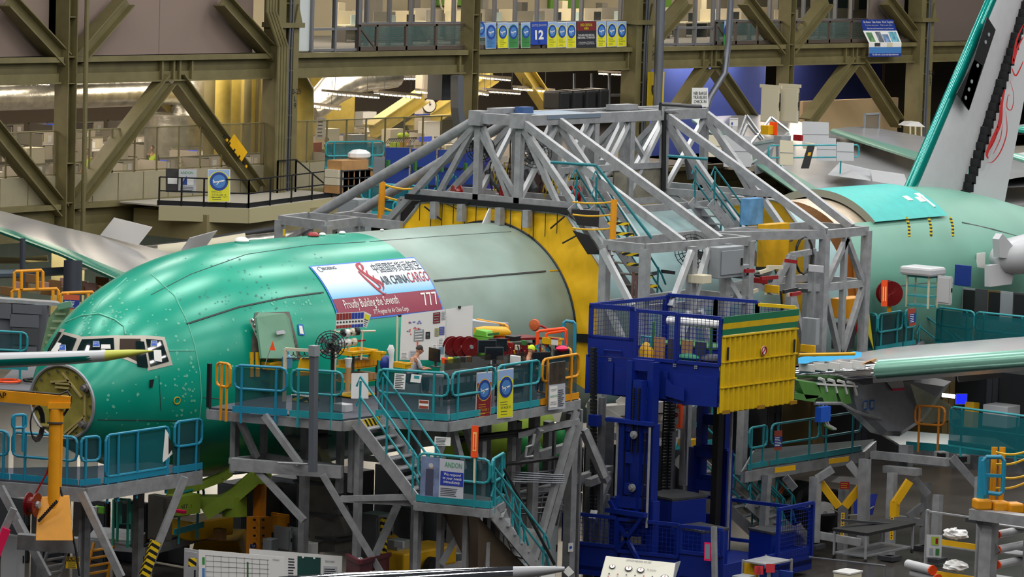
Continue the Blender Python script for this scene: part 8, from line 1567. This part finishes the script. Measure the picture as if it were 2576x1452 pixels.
B().prism([a+V((0, 0, .15)), c+V((0, 0, .15)), c+V((3, 3, .15)), a+V((3, 3, .15))], (0, 0, .06)).build('deck_plate', mat('shiny_deck', (110, 112, 114), .15, .6), t)
for x, y in ((2368, 1147), (2422, 1155)): B().box(P(x, y, D=105.5), (.3, .3, .24), rz=-.5).build('tube_socket', GALV, t); 
for x, y in ((2368, 1147), (2422, 1155)): B().box(P(x, y, D=105.3), (.18, .18, .15), rz=-.5).build('socket_hole', BLACK, t)
B().bar(P(2195, 1144, D=106.5), P(2385, 1163, D=104.5), .2, .22).build('slide_beam', GALV, t); B().bar(P(2230, 1180, D=106), P(2310, 1188, D=105), .3, .2).build('foot_beam', GALV, t); B().bar(P(2280, 1120, D=106), P(2278, 1180, D=106), .3).build('head_block', GALVD, t)
for x0, y0, x1, y1, D, w_ in ((2052, 1200, 2046, 1365, 105, .26), (2176, 1155, 2170, 1380, 105.5, .26), (2122, 1230, 2118, 1420, 106.5, .22), (2245, 1190, 2238, 1395, 105, .22), (2330, 1215, 2326, 1370, 107, .22), (2360, 1245, 2352, 1400, 104.5, .22), (2465, 1200, 2460, 1300, 103, .2), (1930, 1195, 1920, 1340, 105, .2)): B().bar(P(x0, y0, D=D), P(x1, y1, D=D), w_).build('leg', GALV, t); B().box(P(x1, y1+8, D=D), (.5, .5, .12)).build('foot', DGREY, t)
for a_, c_, D, m in (((2065, 1215), (2110, 1275), 105.2, YEL), ((2165, 1225), (2125, 1275), 105.8, YEL), ((2135, 1165), (2172, 1210), 105.6, GALV), ((2288, 1210), (2252, 1265), 104.6, YEL), ((2252, 1260), (2250, 1300), 104.6, YEL), ((2300, 1205), (2335, 1245), 106, GALV), ((2095, 1180), (2055, 1205), 105, GALV), ((2395, 1150), (2470, 1235), 104.6, GALVD), ((1975, 1200), (2000, 1230), 104.6, GALVD), ((2285, 1300), (2325, 1270), 107, GALV), ((2050, 1345), (2165, 1365), 105.2, GALV), ((2250, 1305), (2325, 1315), 107, GALV), ((2060, 1200), (2170, 1212), 109, WFR)): B().bar(P(*a_, D=D), P(*c_, D=D), .2).build('brace', m, t)
S = sheet('warning_sign', 'small red sign on a leg of the outboard platform', 'sign', [(2114, 1212), (2137, 1213), (2136, 1231), (2113, 1231)], RED, 106); lines(S, .1, .9, .25, .8, 3, YEL)
for k, (x, y) in enumerate(((2116, 1290), (2240, 1300))): p = P(x, y, D=105.7-k*1.4); S = sheet('leg_label', 'tall yellow warning strip on a platform leg, %s' % ['left', 'right'][k], 'label', [(x, y), (x+9, y), (x+7, y+58), (x-2, y+58)], YEL, 105.2-k); lines(S, .25, .75, .08, .92, 9, BLACK)
# main gear
for (x, y, D, l) in ((2062, 1290, 108, 'right main wheel with a white hub among the platform legs'), (1985, 1270, 110, 'left main wheel in the shade behind the engine platform legs'), (2090, 1283, 109.5, 'third main wheel behind the white hubbed wheel')): wheel_('main_wheel', l, P(x, y, D=D), .62, .5, (-.3, -.95, 0))
t = thing('landing_gear', 'landing gear strut with glowing orange tube', 'landing gear', P(1960, 1300, D=109)); B().cyl(P(1945, 1300, D=109), P(1960, 1190, D=109), .18, 12).build('strut', GALV, t); B().cyl(P(1948, 1262, D=108), P(1978, 1215, D=108), .06, 8).build('orange_tube', mat('tube_orange', (255, 120, 70), .4), t); B().bar(P(1930, 1240, D=109), P(2010, 1235, D=110), .2).build('axle_beam', GALVD, t); B().cyl(P(2008, 1280, D=108.2), P(2020, 1210, D=108.2), .25, 10).build('black_lamp', BLACK, t)  # tube is plain bright orange, no emission
single(B().hexa([P(2148, 1298, D=108), P(2195, 1296, D=108), P(2195, 1296, D=108.5), P(2148, 1298, D=108.5), P(2146, 1245, D=108), P(2208, 1243, D=108), P(2208, 1243, D=108.5), P(2146, 1245, D=108.5)]), 'blue_bin', mat('bin_royal', (50, 70, 190), .5), 'royal blue bin under the outboard platform', 'bin')
t, g_, L = rack('long_cart', 'long low wheeled cart with black padded top', (2092, 2300, 1315, 1402), 101.5, 2, GALV, GALVD, 1.0, 'cart', wheels=True); B().bb(g_[0]-g_[3]/2-.05, g_[0]+g_[3]/2+.05, g_[1]-.55, g_[1]+.55, L[-1], L[-1]+.06).build('padded_top', RUBBER, t); single(B().bar(P(2120, 1309, D=101), P(2252, 1320, D=102), .12, .06), 'long_bar', DGREY, 'dark extrusion with a yellow end lying on the long cart', 'bar')
t, g_, L = rack('supply_cart', 'tall aluminium supply cart with yellow bins and wrapped parts', (2330, 2450, 1286, 1466), 95.5, 3, GALV, GALV, 1.5, 'cart')
for k, z in enumerate(L[:2]): single(B().bb(g_[0]-g_[3]*.1, g_[0]+g_[3]/2, g_[1]-.7, g_[1]+.7, z, z+.14), 'yellow_tray', YEL, 'yellow tray on the %s shelf of the supply cart' % ['bottom', 'middle'][k], 'tray'); single(lump(B(), (g_[0]+.2, g_[1], z+.3), .22, (1.1, 1.5, .6), k), 'plastic_wrap', WHITE, 'plastic wrapped parts on the %s tray of the supply cart' % ['bottom', 'middle'][k], 'wrapping')
for k in range(2): p = P(2345+k*14, 1410+k*8, D=94.6); p.z = L[0]+.13+.22*(1-k); t2 = thing('wrapped_pipe', 'silver pipe with an orange cap on the supply cart, %s' % ['upper', 'lower'][k], 'pipe', p-ZA*.12); B().cyl(p, p+V((.3, .9, 0)), .12, 12).build('pipe', LGREY, t2, smooth=True); B().cyl(p-V((.02, .05, 0)), p, .13, 12).build('cap', ORANGE, t2)
S = sheet('cart_label', 'white label board with a green and red tag on the supply cart', 'label', [(2331, 1345), (2370, 1347), (2368, 1404), (2330, 1402)], LGREY, 94.3); area(S, .3, .8, .08, .45, LIM); area(S, .58, .75, .15, .4, RED); area(S, .2, .45, .6, .9, GREYB); area(S, .6, .85, .6, .9, CARTG)
t, g_, L = rack('supply_cart', 'second aluminium cart with silver tubes at the right edge', (2470, 2600, 1310, 1466), 94, 3, GALV, GALV, 1.2, 'cart')
for k in range(3): p = P(2510, 1345+k*38, D=93.2); t2 = thing('wrapped_pipe', 'long silver tube with orange end on the second cart, %s' % ['top', 'middle', 'bottom'][k], 'pipe', p-ZA*.1); B().cyl(p, p+V((1.3, -.4, .1)), .1, 12).build('pipe', LGREY, t2, smooth=True); B().cyl(p-V((.05, 0, 0)), p, .11, 12).build('cap', ORANGE, t2)
t = thing('corner_stand', 'platform corner with cyan gate, yellow clamps and yellow chains', 'platform', P(2470, 1440, D=93)); D = 93; B().bar(P(2447, 1292, D=D), P(2600, 1312, D=D-1), .4, .26).build('beam', GALV, t); B().bar(P(2490, 1310, D=D), P(2482, 1470, D=D), .34).build('leg', GALV, t); B().bar(P(2455, 1300, D=D), P(2510, 1390, D=D), .14).build('brace', GALVD, t)
for x in (2470, 2515, 2550): B().box(P(x, 1268+(x-2470)*.12, D=D-.1), (.4, .4, .26), rz=-.6).build('clamp', AMBER, t, bev=.05)
B().tube([P(x, y, D=D-.3) for x, y in ((2478, 1245), (2474, 1160), (2482, 1150), (2518, 1150), (2526, 1160), (2522, 1238), (2514, 1244), (2486, 1240))], .055, 8, closed=True).build('gate_loop', CYANR, t); B().bar(P(2478, 1196, D=D-.3), P(2524, 1198, D=D-.3), .08).build('gate_bar', CYANR, t); B().bar(P(2470, 1262, D=D), P(2476, 1150, D=D), .2).build('gate_post', CYANR, t)
for x in (2502, 2522): B().cyl(P(x-6, 1262, D=D+.3), P(x, 1125, D=D+.3), .08, 8).build('chain_post', AMBER, t)
for k in range(4): y = 1138+k*30; B().tube([P(2505+q*12, y+6*math.sin(q*.52)-q*2*(k % 2), D=D) for q in range(7)], .03, 5).build('chain', YEL, t)
g = rails('platform_gate', 'dark amber gate on the outboard platform', [P(2298, 1112, D=106.5), P(2376, 1118, D=105.6)], mat('gate_brown', (170, 104, 24), .5), scr=None, toe=False, h=1.05)
rails('platform_railing', 'teal glazed railing of the outboard platform', [P(2386, 1120, D=105.4), P(2600, 1150, D=103)], TEALR, scr=TEALM, h=1.1)
monitor('bright blue lit computer screen under the near wing', 2418, 1004, 106, .36, .32, (-.6, -.8), GREYB, scr=mat('screen_glow', (20, 30, 240), .3, emit=2.2)); single(B().bar(P(2370, 994, D=107), P(2402, 998, D=107), .1), 'strip_light', mat('work_glow', (255, 236, 214), .5, emit=7), 'white strip light beside the blue screen', 'light')
box_at('equipment_case', 'large pale equipment case on the outboard platform', (2470, 2565, 1015, 1075), 106, LGREY, .8); single(B().bar(P(2442, 1075, D=106), P(2446, 1012, D=106), .3), 'chain_bundle', YEL, 'bundle of yellow chain on the outboard platform', 'bundle')
box_at('yellow_case', 'yellow case behind the lift mast on a teal cart', (1705, 1755, 1103, 1125), 105, YEL, .4); box_at('yellow_case', 'second yellow case under the first one', (1710, 1760, 1128, 1142), 105, YEL, .4); box_at('card_locker', 'beige locker on the deck behind the lift', (1722, 1750, 1145, 1180), 106, mat('locker_beige', (150, 140, 110), .6), .3)
# aft platforms, upper right
ap = deck('aft_platform', 'work platform beside the open aft fuselage', [(p.x, p.y) for p in (P(2172, 878, z=4.3), P(2300, 868, z=4.3), P(2330, 845, z=4.3), P(2205, 850, z=4.3))], 4.3)
rails('platform_railing', 'teal railing of the aft platform before the orange marker', [P(2172, 876, z=4.3), P(2205, 883, z=4.3), P(2268, 872, z=4.3)], TEALR); rails('platform_railing', 'short teal railing with a rust and navy sign at the aft stair', [P(2272, 871, z=4.3), P(2302, 866, z=4.3)], TEALR)
rails('platform_railing', 'long teal glazed railing at the right under the tailplane', [P(2352, 862, D=120), P(2450, 875, D=119), P(2600, 892, D=117)], TEALR, scr=TEALM, h=1.15)
stair('stairs', 'teal stair running down from the aft platform', P(2305, 868, z=4.2), P(2345, 850, z=4.2), P(2400, 935, D=123), P(2440, 915, D=124), 8, 1.1, back=TEALM)
S = sheet('orange_marker', 'orange fire marker board on the aft platform', 'sign', [(2218, 705), (2233, 705), (2232, 771), (2217, 771)], ORANGE, 117, th=.1); area(S, .2, .4, .25, .8, mat('marker_cream', (250, 210, 120), .5)); area(S, .6, .8, .25, .8, mat('marker_cream', (250, 210, 120), .5))
p = P(2238, 738, D=118.5); t = thing('hose_reel', 'large dark red hose reel behind the orange marker', 'hose reel', p-ZA*.4); B().prof(p, (-.6, -.75, 0), [(-.2, .05), (-.2, .4), (-.15, .4), (-.14, .2), (.1, .2), (.1, .4), (.14, .4), (.14, .05)], 20).build('spool', mat('reel_maroon', (110, 14, 18), .35), t); B().bar(p-ZA*.6, p, .1).build('stand', AMBER, t)
S = sheet('warning_sign', 'rust and navy warning sign hanging at the aft stair', 'sign', [(2283, 777), (2304, 775), (2303, 818), (2288, 822)], mat('notice_brown', (150, 62, 40), .5), 114.5); area(S, .1, 1, .3, .82, NAVY); lines(S, .2, .9, .36, .76, 5, PAPER)
t, g_, L = rack('tool_kiosk', 'tool kiosk with a pale roof beside the aft fuselage', (2280, 2355, 690, 775), 119, 4, CREAM, TEALR, .8); B().bb(g_[0]-g_[3]/2-.2, g_[0]+g_[3]/2+.2, g_[1]-.6, g_[1]+.6, g_[2]+g_[5], g_[2]+g_[5]+.28).build('roof', LGREY, t, bev=.08)
cabinet('electric_cabinet', 'pale cabinet with a green light beside the tool kiosk', (2357, 2392, 695, 768), 118, LGREY, .5, 1); box_at('blue_locker', 'tall blue locker before the aft fuselage', (2402, 2440, 667, 722), 120, NAVY, .6)
for k in range(6): x = 2392+k*32; cabinet('equipment_rack', 'dark equipment rack under the tailplane, %s from the kiosk' % ordn(k+1), (x, x+30, 722+k*3, 800+k*3), 124-k*.8, [mat('rack_bronze', (100, 84, 50), .5), GREYB, DGREY][k % 3], .6, 1, dm=BLACK if k % 2 else None)
for k, (x0, x1, y0, y1, D, m, l) in enumerate(((1925, 1958, 718, 740, 108, YEL, 'yellow box on the end frame'), (1905, 1920, 700, 716, 107, RED, 'red box on the end frame'), (2037, 2068, 668, 688, 106, LGREY, 'pale tray on the end frame'), (2085, 2180, 745, 800, 113, AMBER, 'amber machine inside the end frame'), (2090, 2150, 810, 880, 112, DGREY, 'dark machine below the end frame'), (2015, 2060, 800, 870, 108, GREYB, 'grey machine right of the yellow lift wall'), (2020, 2044, 868, 890, 107, YEL, 'yellow sack behind the lift wall'), (1730, 1790, 690, 715, 104, CREAM, 'cream pipe load on the tower floor'), (1880, 1925, 690, 712, 108, BLACK, 'black pipe load beside the end frame'))): box_at('frame_box', l, (x0, x1, y0, y1), D, m, .5)
S = sheet('fold_guard', 'tall lime post machine arm beside the work lights', 'post', [(2168, 715), (2178, 715), (2198, 880), (2170, 800)], mat('arm_yellow', (206, 190, 20), .5), 113, th=.2)
p = P(2020, 640, X=92.0); t = thing('cable_coil', 'black cable coil hung on the end frame', 'cable', p)
for k in range(5): B().tube([p+V((-.2-.02*k, -.15-.02*k, 0))+V((.3*math.sin(q*.524), -.1*math.sin(q*.524), .55*math.cos(q*.524))) for q in range(12)], .03, 5, closed=True).build('loop', BLACK, t)
for (a, c, z0, l) in ((P(1490, 430, Y=62.4), P(1668, 690, Y=61.4), 0, 'teal stair climbing the middle of the tower'), (P(1790, 420, Y=62.4), P(1938, 605, Y=61.6), 0, 'teal stair at the far end of the tower'), (P(1150, 440, Y=70), P(1090, 500, Y=70.4), 0, 'teal stair at the left shoulder of the tower')):
    d = V((0, .7, 0)); stair('stairs', l, a-ZA, a+d-ZA, c-ZA, c+d-ZA, 9, 1.0, m=mat('stair_teal', (30, 120, 130), .45))
for k in range(7): p = P(1530+k*12, 560+k*26, D=105); B().bar(p, p+V((.0, -.7, 0)), .06, .09).build('hazard_step', HAZ, TW)
# =====================================================================  foreground boards, test cart, odds and ends
def board(name, label, q, D, ext=1.9): S = sheet(name, label, 'board', q, WHITE, D, th=.05); return S
S = board('schedule_board', 'white schedule board with a gridded chart in the foreground, left one', [(500, 1383), (716, 1402), (716, 1475), (500, 1475)], 90.5)
for k in range(9): area(S, .08+k*.09, .083+k*.09, .12, .95, DGREY, 'grid_line')
for k in range(6): area(S, .08, .82, .14+k*.15, .15+k*.15, DGREY, 'grid_line')
area(S, .04, .07, .2, .4, BGR); area(S, .04, .07, .5, .8, BSKY); area(S, .56, .58, .25, .95, CARTG); words(S, 'ATTENDANCE', .9, .12, .04, INK, .08)
S = board('schedule_board', 'second schedule board behind with a dark green sheet', [(627, 1381), (861, 1400), (859, 1475), (627, 1475)], 92.5); area(S, .52, .77, .1, 1, mat('sheet_green', (14, 66, 60), .5)); lines(S, .42, .5, .2, .95, 10); area(S, .8, .95, .35, .9, LGREY); lines(S, .81, .94, .45, .85, 7); words(S, 'DELAY SHEET', .87, .2, .05, INK, .1)
for x in (.58, .7): disc(S, x, .12, .012, PAPER, 'magnet', .03)
t, g_ = cabinet('control_cabinet', 'pale cabinet with the number one and hazard label in the foreground', (462, 502, 1382, 1475), 91.2, LGREY, .5, 1); p = P(484, 1415, D=90.4); B().box(p, (.2, .02, .2), rz=-.5).build('hazard_label', HAZ, t); lettering(B(), '1', P(490, 1445, D=90.4), XA.lerp(-YA, .4).normalized(), ZA, .2, bold=.03).build('number', BLACK, t)
TC = thing('test_cart', 'pale pneumatic test cart panel with round gauges in the foreground', 'cart', P(1615, 1452, D=91)); q = [P(1524, 1398, D=91), P(1700, 1416, D=91), P(1690, 1480, D=90.2), P(1505, 1470, D=90.2)]
S = {'o': TC, 'p': q, 'n': (q[1]-q[0]).cross(q[3]-q[0]).normalized()}; S['n'] = S['n'] if S['n'].dot(CW) < 0 else -S['n']
B().prism(q, -S['n']*.5).build('panel_case', mat('cart_cream', (204, 202, 188), .45), TC, bev=.02); B().prism([q[1], q[1]+V((.5, .2, -.05)), q[2]+V((.5, .3, 0)), q[2]], (0, .02, 0)).build('side_case', GREYB, TC); words(S, 'LOW FLOW PNEUMATIC TEST CART', .48, .1, .06, INK, .36); words(S, '30-36A303', .68, .38, .05, INK, .13)
for u, v, r_ in ((.13, .38, .045), (.36, .4, .055), (.53, .42, .055), (.5, .8, .05), (.88, .62, .055)): disc(S, u, v, r_, BLACK, 'gauge_rim', .02); disc(S, u, v, r_*.78, PAPER, 'gauge_face', .03); area(S, u-.004, u+.004, v-.06, v+.01, RED, 'gauge_needle', .04)
for k in range(14): u, v = .1+(k % 7)*.12, .62+.12*(k//7); area(S, u, u+.02, v, v+.05, [BLACK, RED, DGREY][k % 3], 'switch', .03)
S = sheet('station_sign', 'white station sign with green letters at the stair foot', 'sign', [(1362, 1428), (1397, 1424), (1396, 1460), (1360, 1460)], PAPER, 90); words(S, 'STATION', .62, .3, .3, CARTG, .7)
S = sheet('paper_sheet', 'loose white sheet beside the stair foot', 'paper', [(1430, 1424), (1445, 1440), (1430, 1452), (1416, 1438)], PAPER, 93)
box_at('cooler_box', 'white lidded cooler box on the open floor at the bottom edge', (2095, 2168, 1434, 1470), 99, CREAM, .5, lid=WHITE)
t = thing('pipe_barrier', 'thin grey pipe barrier lying across the open floor', 'barrier', P(2040, 1405, z=0)); B().tube([P(2036, 1402, D=101), P(2228, 1424, D=99.5), P(2226, 1460, D=99.5)], .03, 6).build('pipe', PIPEG, t)
for k, (x0, x1, y0, y1, m, l) in enumerate(((1870, 1912, 1404, 1450, YEL, 'yellow bin in the small cart at the bottom edge'), (1912, 1960, 1398, 1430, NAVY, 'dark blue bag on the small cart'), (1960, 1995, 1405, 1440, NAVY, 'second dark blue bag beside it'), (1840, 1900, 1438, 1465, GREYB, 'grey tray at the bottom edge'))): box_at('cart_load', l, (x0, x1, y0, y1), 97.5-k*.3, m, .4, z0=.7)
t, g_, L = rack('small_cart', 'small aluminium cart with red tags at the bottom edge', (1866, 1990, 1402, 1475), 97.4, 2, GALV, GALV, .8, 'cart')
for k, x in enumerate((1898, 1927)): S = sheet('red_tag', 'red tag sheet on the small cart, %s' % ['left', 'right'][k], 'tag', [(x, 1424-k*5), (x+22, 1424-k*5), (x+22, 1446-k*5), (x, 1446-k*5)], mat('tag_red', (200, 50, 60), .5), 96.6); B().cyl(on(S, .5, .5, -.03), on(S, .5, .5, -.03)-ZA*.9, .015, 5).build('pole', GALV, S['o']); words(S, 'DO\nNOT\nMOVE', .5, .5, .2, BLACK, .5) if k == 0 else None
single(B().tube([P(2090, 1280, D=106.5)+V((q*.3, -.1*q, -.25*math.sin(q*.6))) for q in range(6)], .02, 5), 'slack_chain', CREAM, 'slack pale chain between the wheel and the platform legs', 'chain')
for k in range(8): x = 1745+k*108; cabinet('filler_cabinet', 'added dark filler unit under the near wing, %s from the lift' % ordn(k+1), (x, x+106, 1000+(k % 3)*14, 1215), 124+k*.6, [mat('filler_dark', (38, 42, 48), .5), DGREY, mat('rack_bronze', (100, 84, 50), .5)][k % 3], 1.2, 2, z0=0)  # dark row put in so the backdrop under the wing stays dark
for k in range(5): x = 1470+k*56; cabinet('filler_cabinet', 'added dark filler unit behind the lift masts, %s from the tool frames' % ordn(k+1), (x, x+54, 1085, 1260), 112, [DGREY, mat('filler_dark', (38, 42, 48), .5)][k % 2], .9, 1, z0=0)  # dark units added as a darker backdrop for the masts
# more fittings on the tower
for k, (q, D) in enumerate((([(1437, 527), (1508, 531), (1506, 572), (1452, 566)], 104), ([(1440, 580), (1482, 592), (1512, 640), (1478, 640)], 104))): B().prism([P(*p, D=D) for p in q], (.08, .06, 0)).build('black_mat', RUBBER, TW)
t = thing('chain_post', 'yellow chain post on the near tower stair with slack chains', 'post', P(1542, 600, D=103)); B().cyl(P(1541, 602, D=103), P(1545, 502, D=103), .09, 10).build('post', AMBER, t)
for y in (508, 540, 574): B().tube([P(1440+k*17, y+4*math.sin(k/6*3.14), D=103) for k in range(7)], .025, 5).build('chain', YEL, t)
for a, c, D in (((1385, 408), (1500, 416), 106), ((1680, 392), (1780, 400), 111), ((1500, 416), (1640, 600), 104.5)): B().tube([P(*a, D=D), P(*c, D=D)], .045, 7).build('teal_pipe', mat('stair_teal', (30, 120, 130), .45), TW)
rr_ = random.Random(8)
for k in range(26):
    x, y = rr_.uniform(1215, 1500), rr_.uniform(395, 500); p = P(x, y, X=rr_.uniform(86, 91)); B().tube([p, p+V((.1, .1, -.2)), p+V((rr_.uniform(-.3, .3), .1, -rr_.uniform(.5, .9)))], .016, 5).build('loose_cable', [CABD, CABY, PIPEG][k % 3], TW)
for k in range(30):
    x, y = rr_.uniform(1520, 2010), rr_.uniform(640, 760); p = P(x, y, X=rr_.uniform(86, 92)); B().bar(p, p+V((rr_.uniform(.3, .9), 0, rr_.uniform(-.1, .1))), .08, .1).build('fixture_bar', [GALV, DGREY, CREAM, BLACK, RED][k % 5], TW)
for k in range(4): B().cyl(P(1590+k*9, 760, D=104), P(1594+k*9, 684+k*8, D=104), .05, 6).build('chain_bundle', mat('rusty_chain', (110, 84, 80), .6), TW)
for x in (1630, 1700, 1770): B().bar(P(x, 560, X=96.2), P(x+4, 500, X=96.2), .12).build('post', GALV, TW)
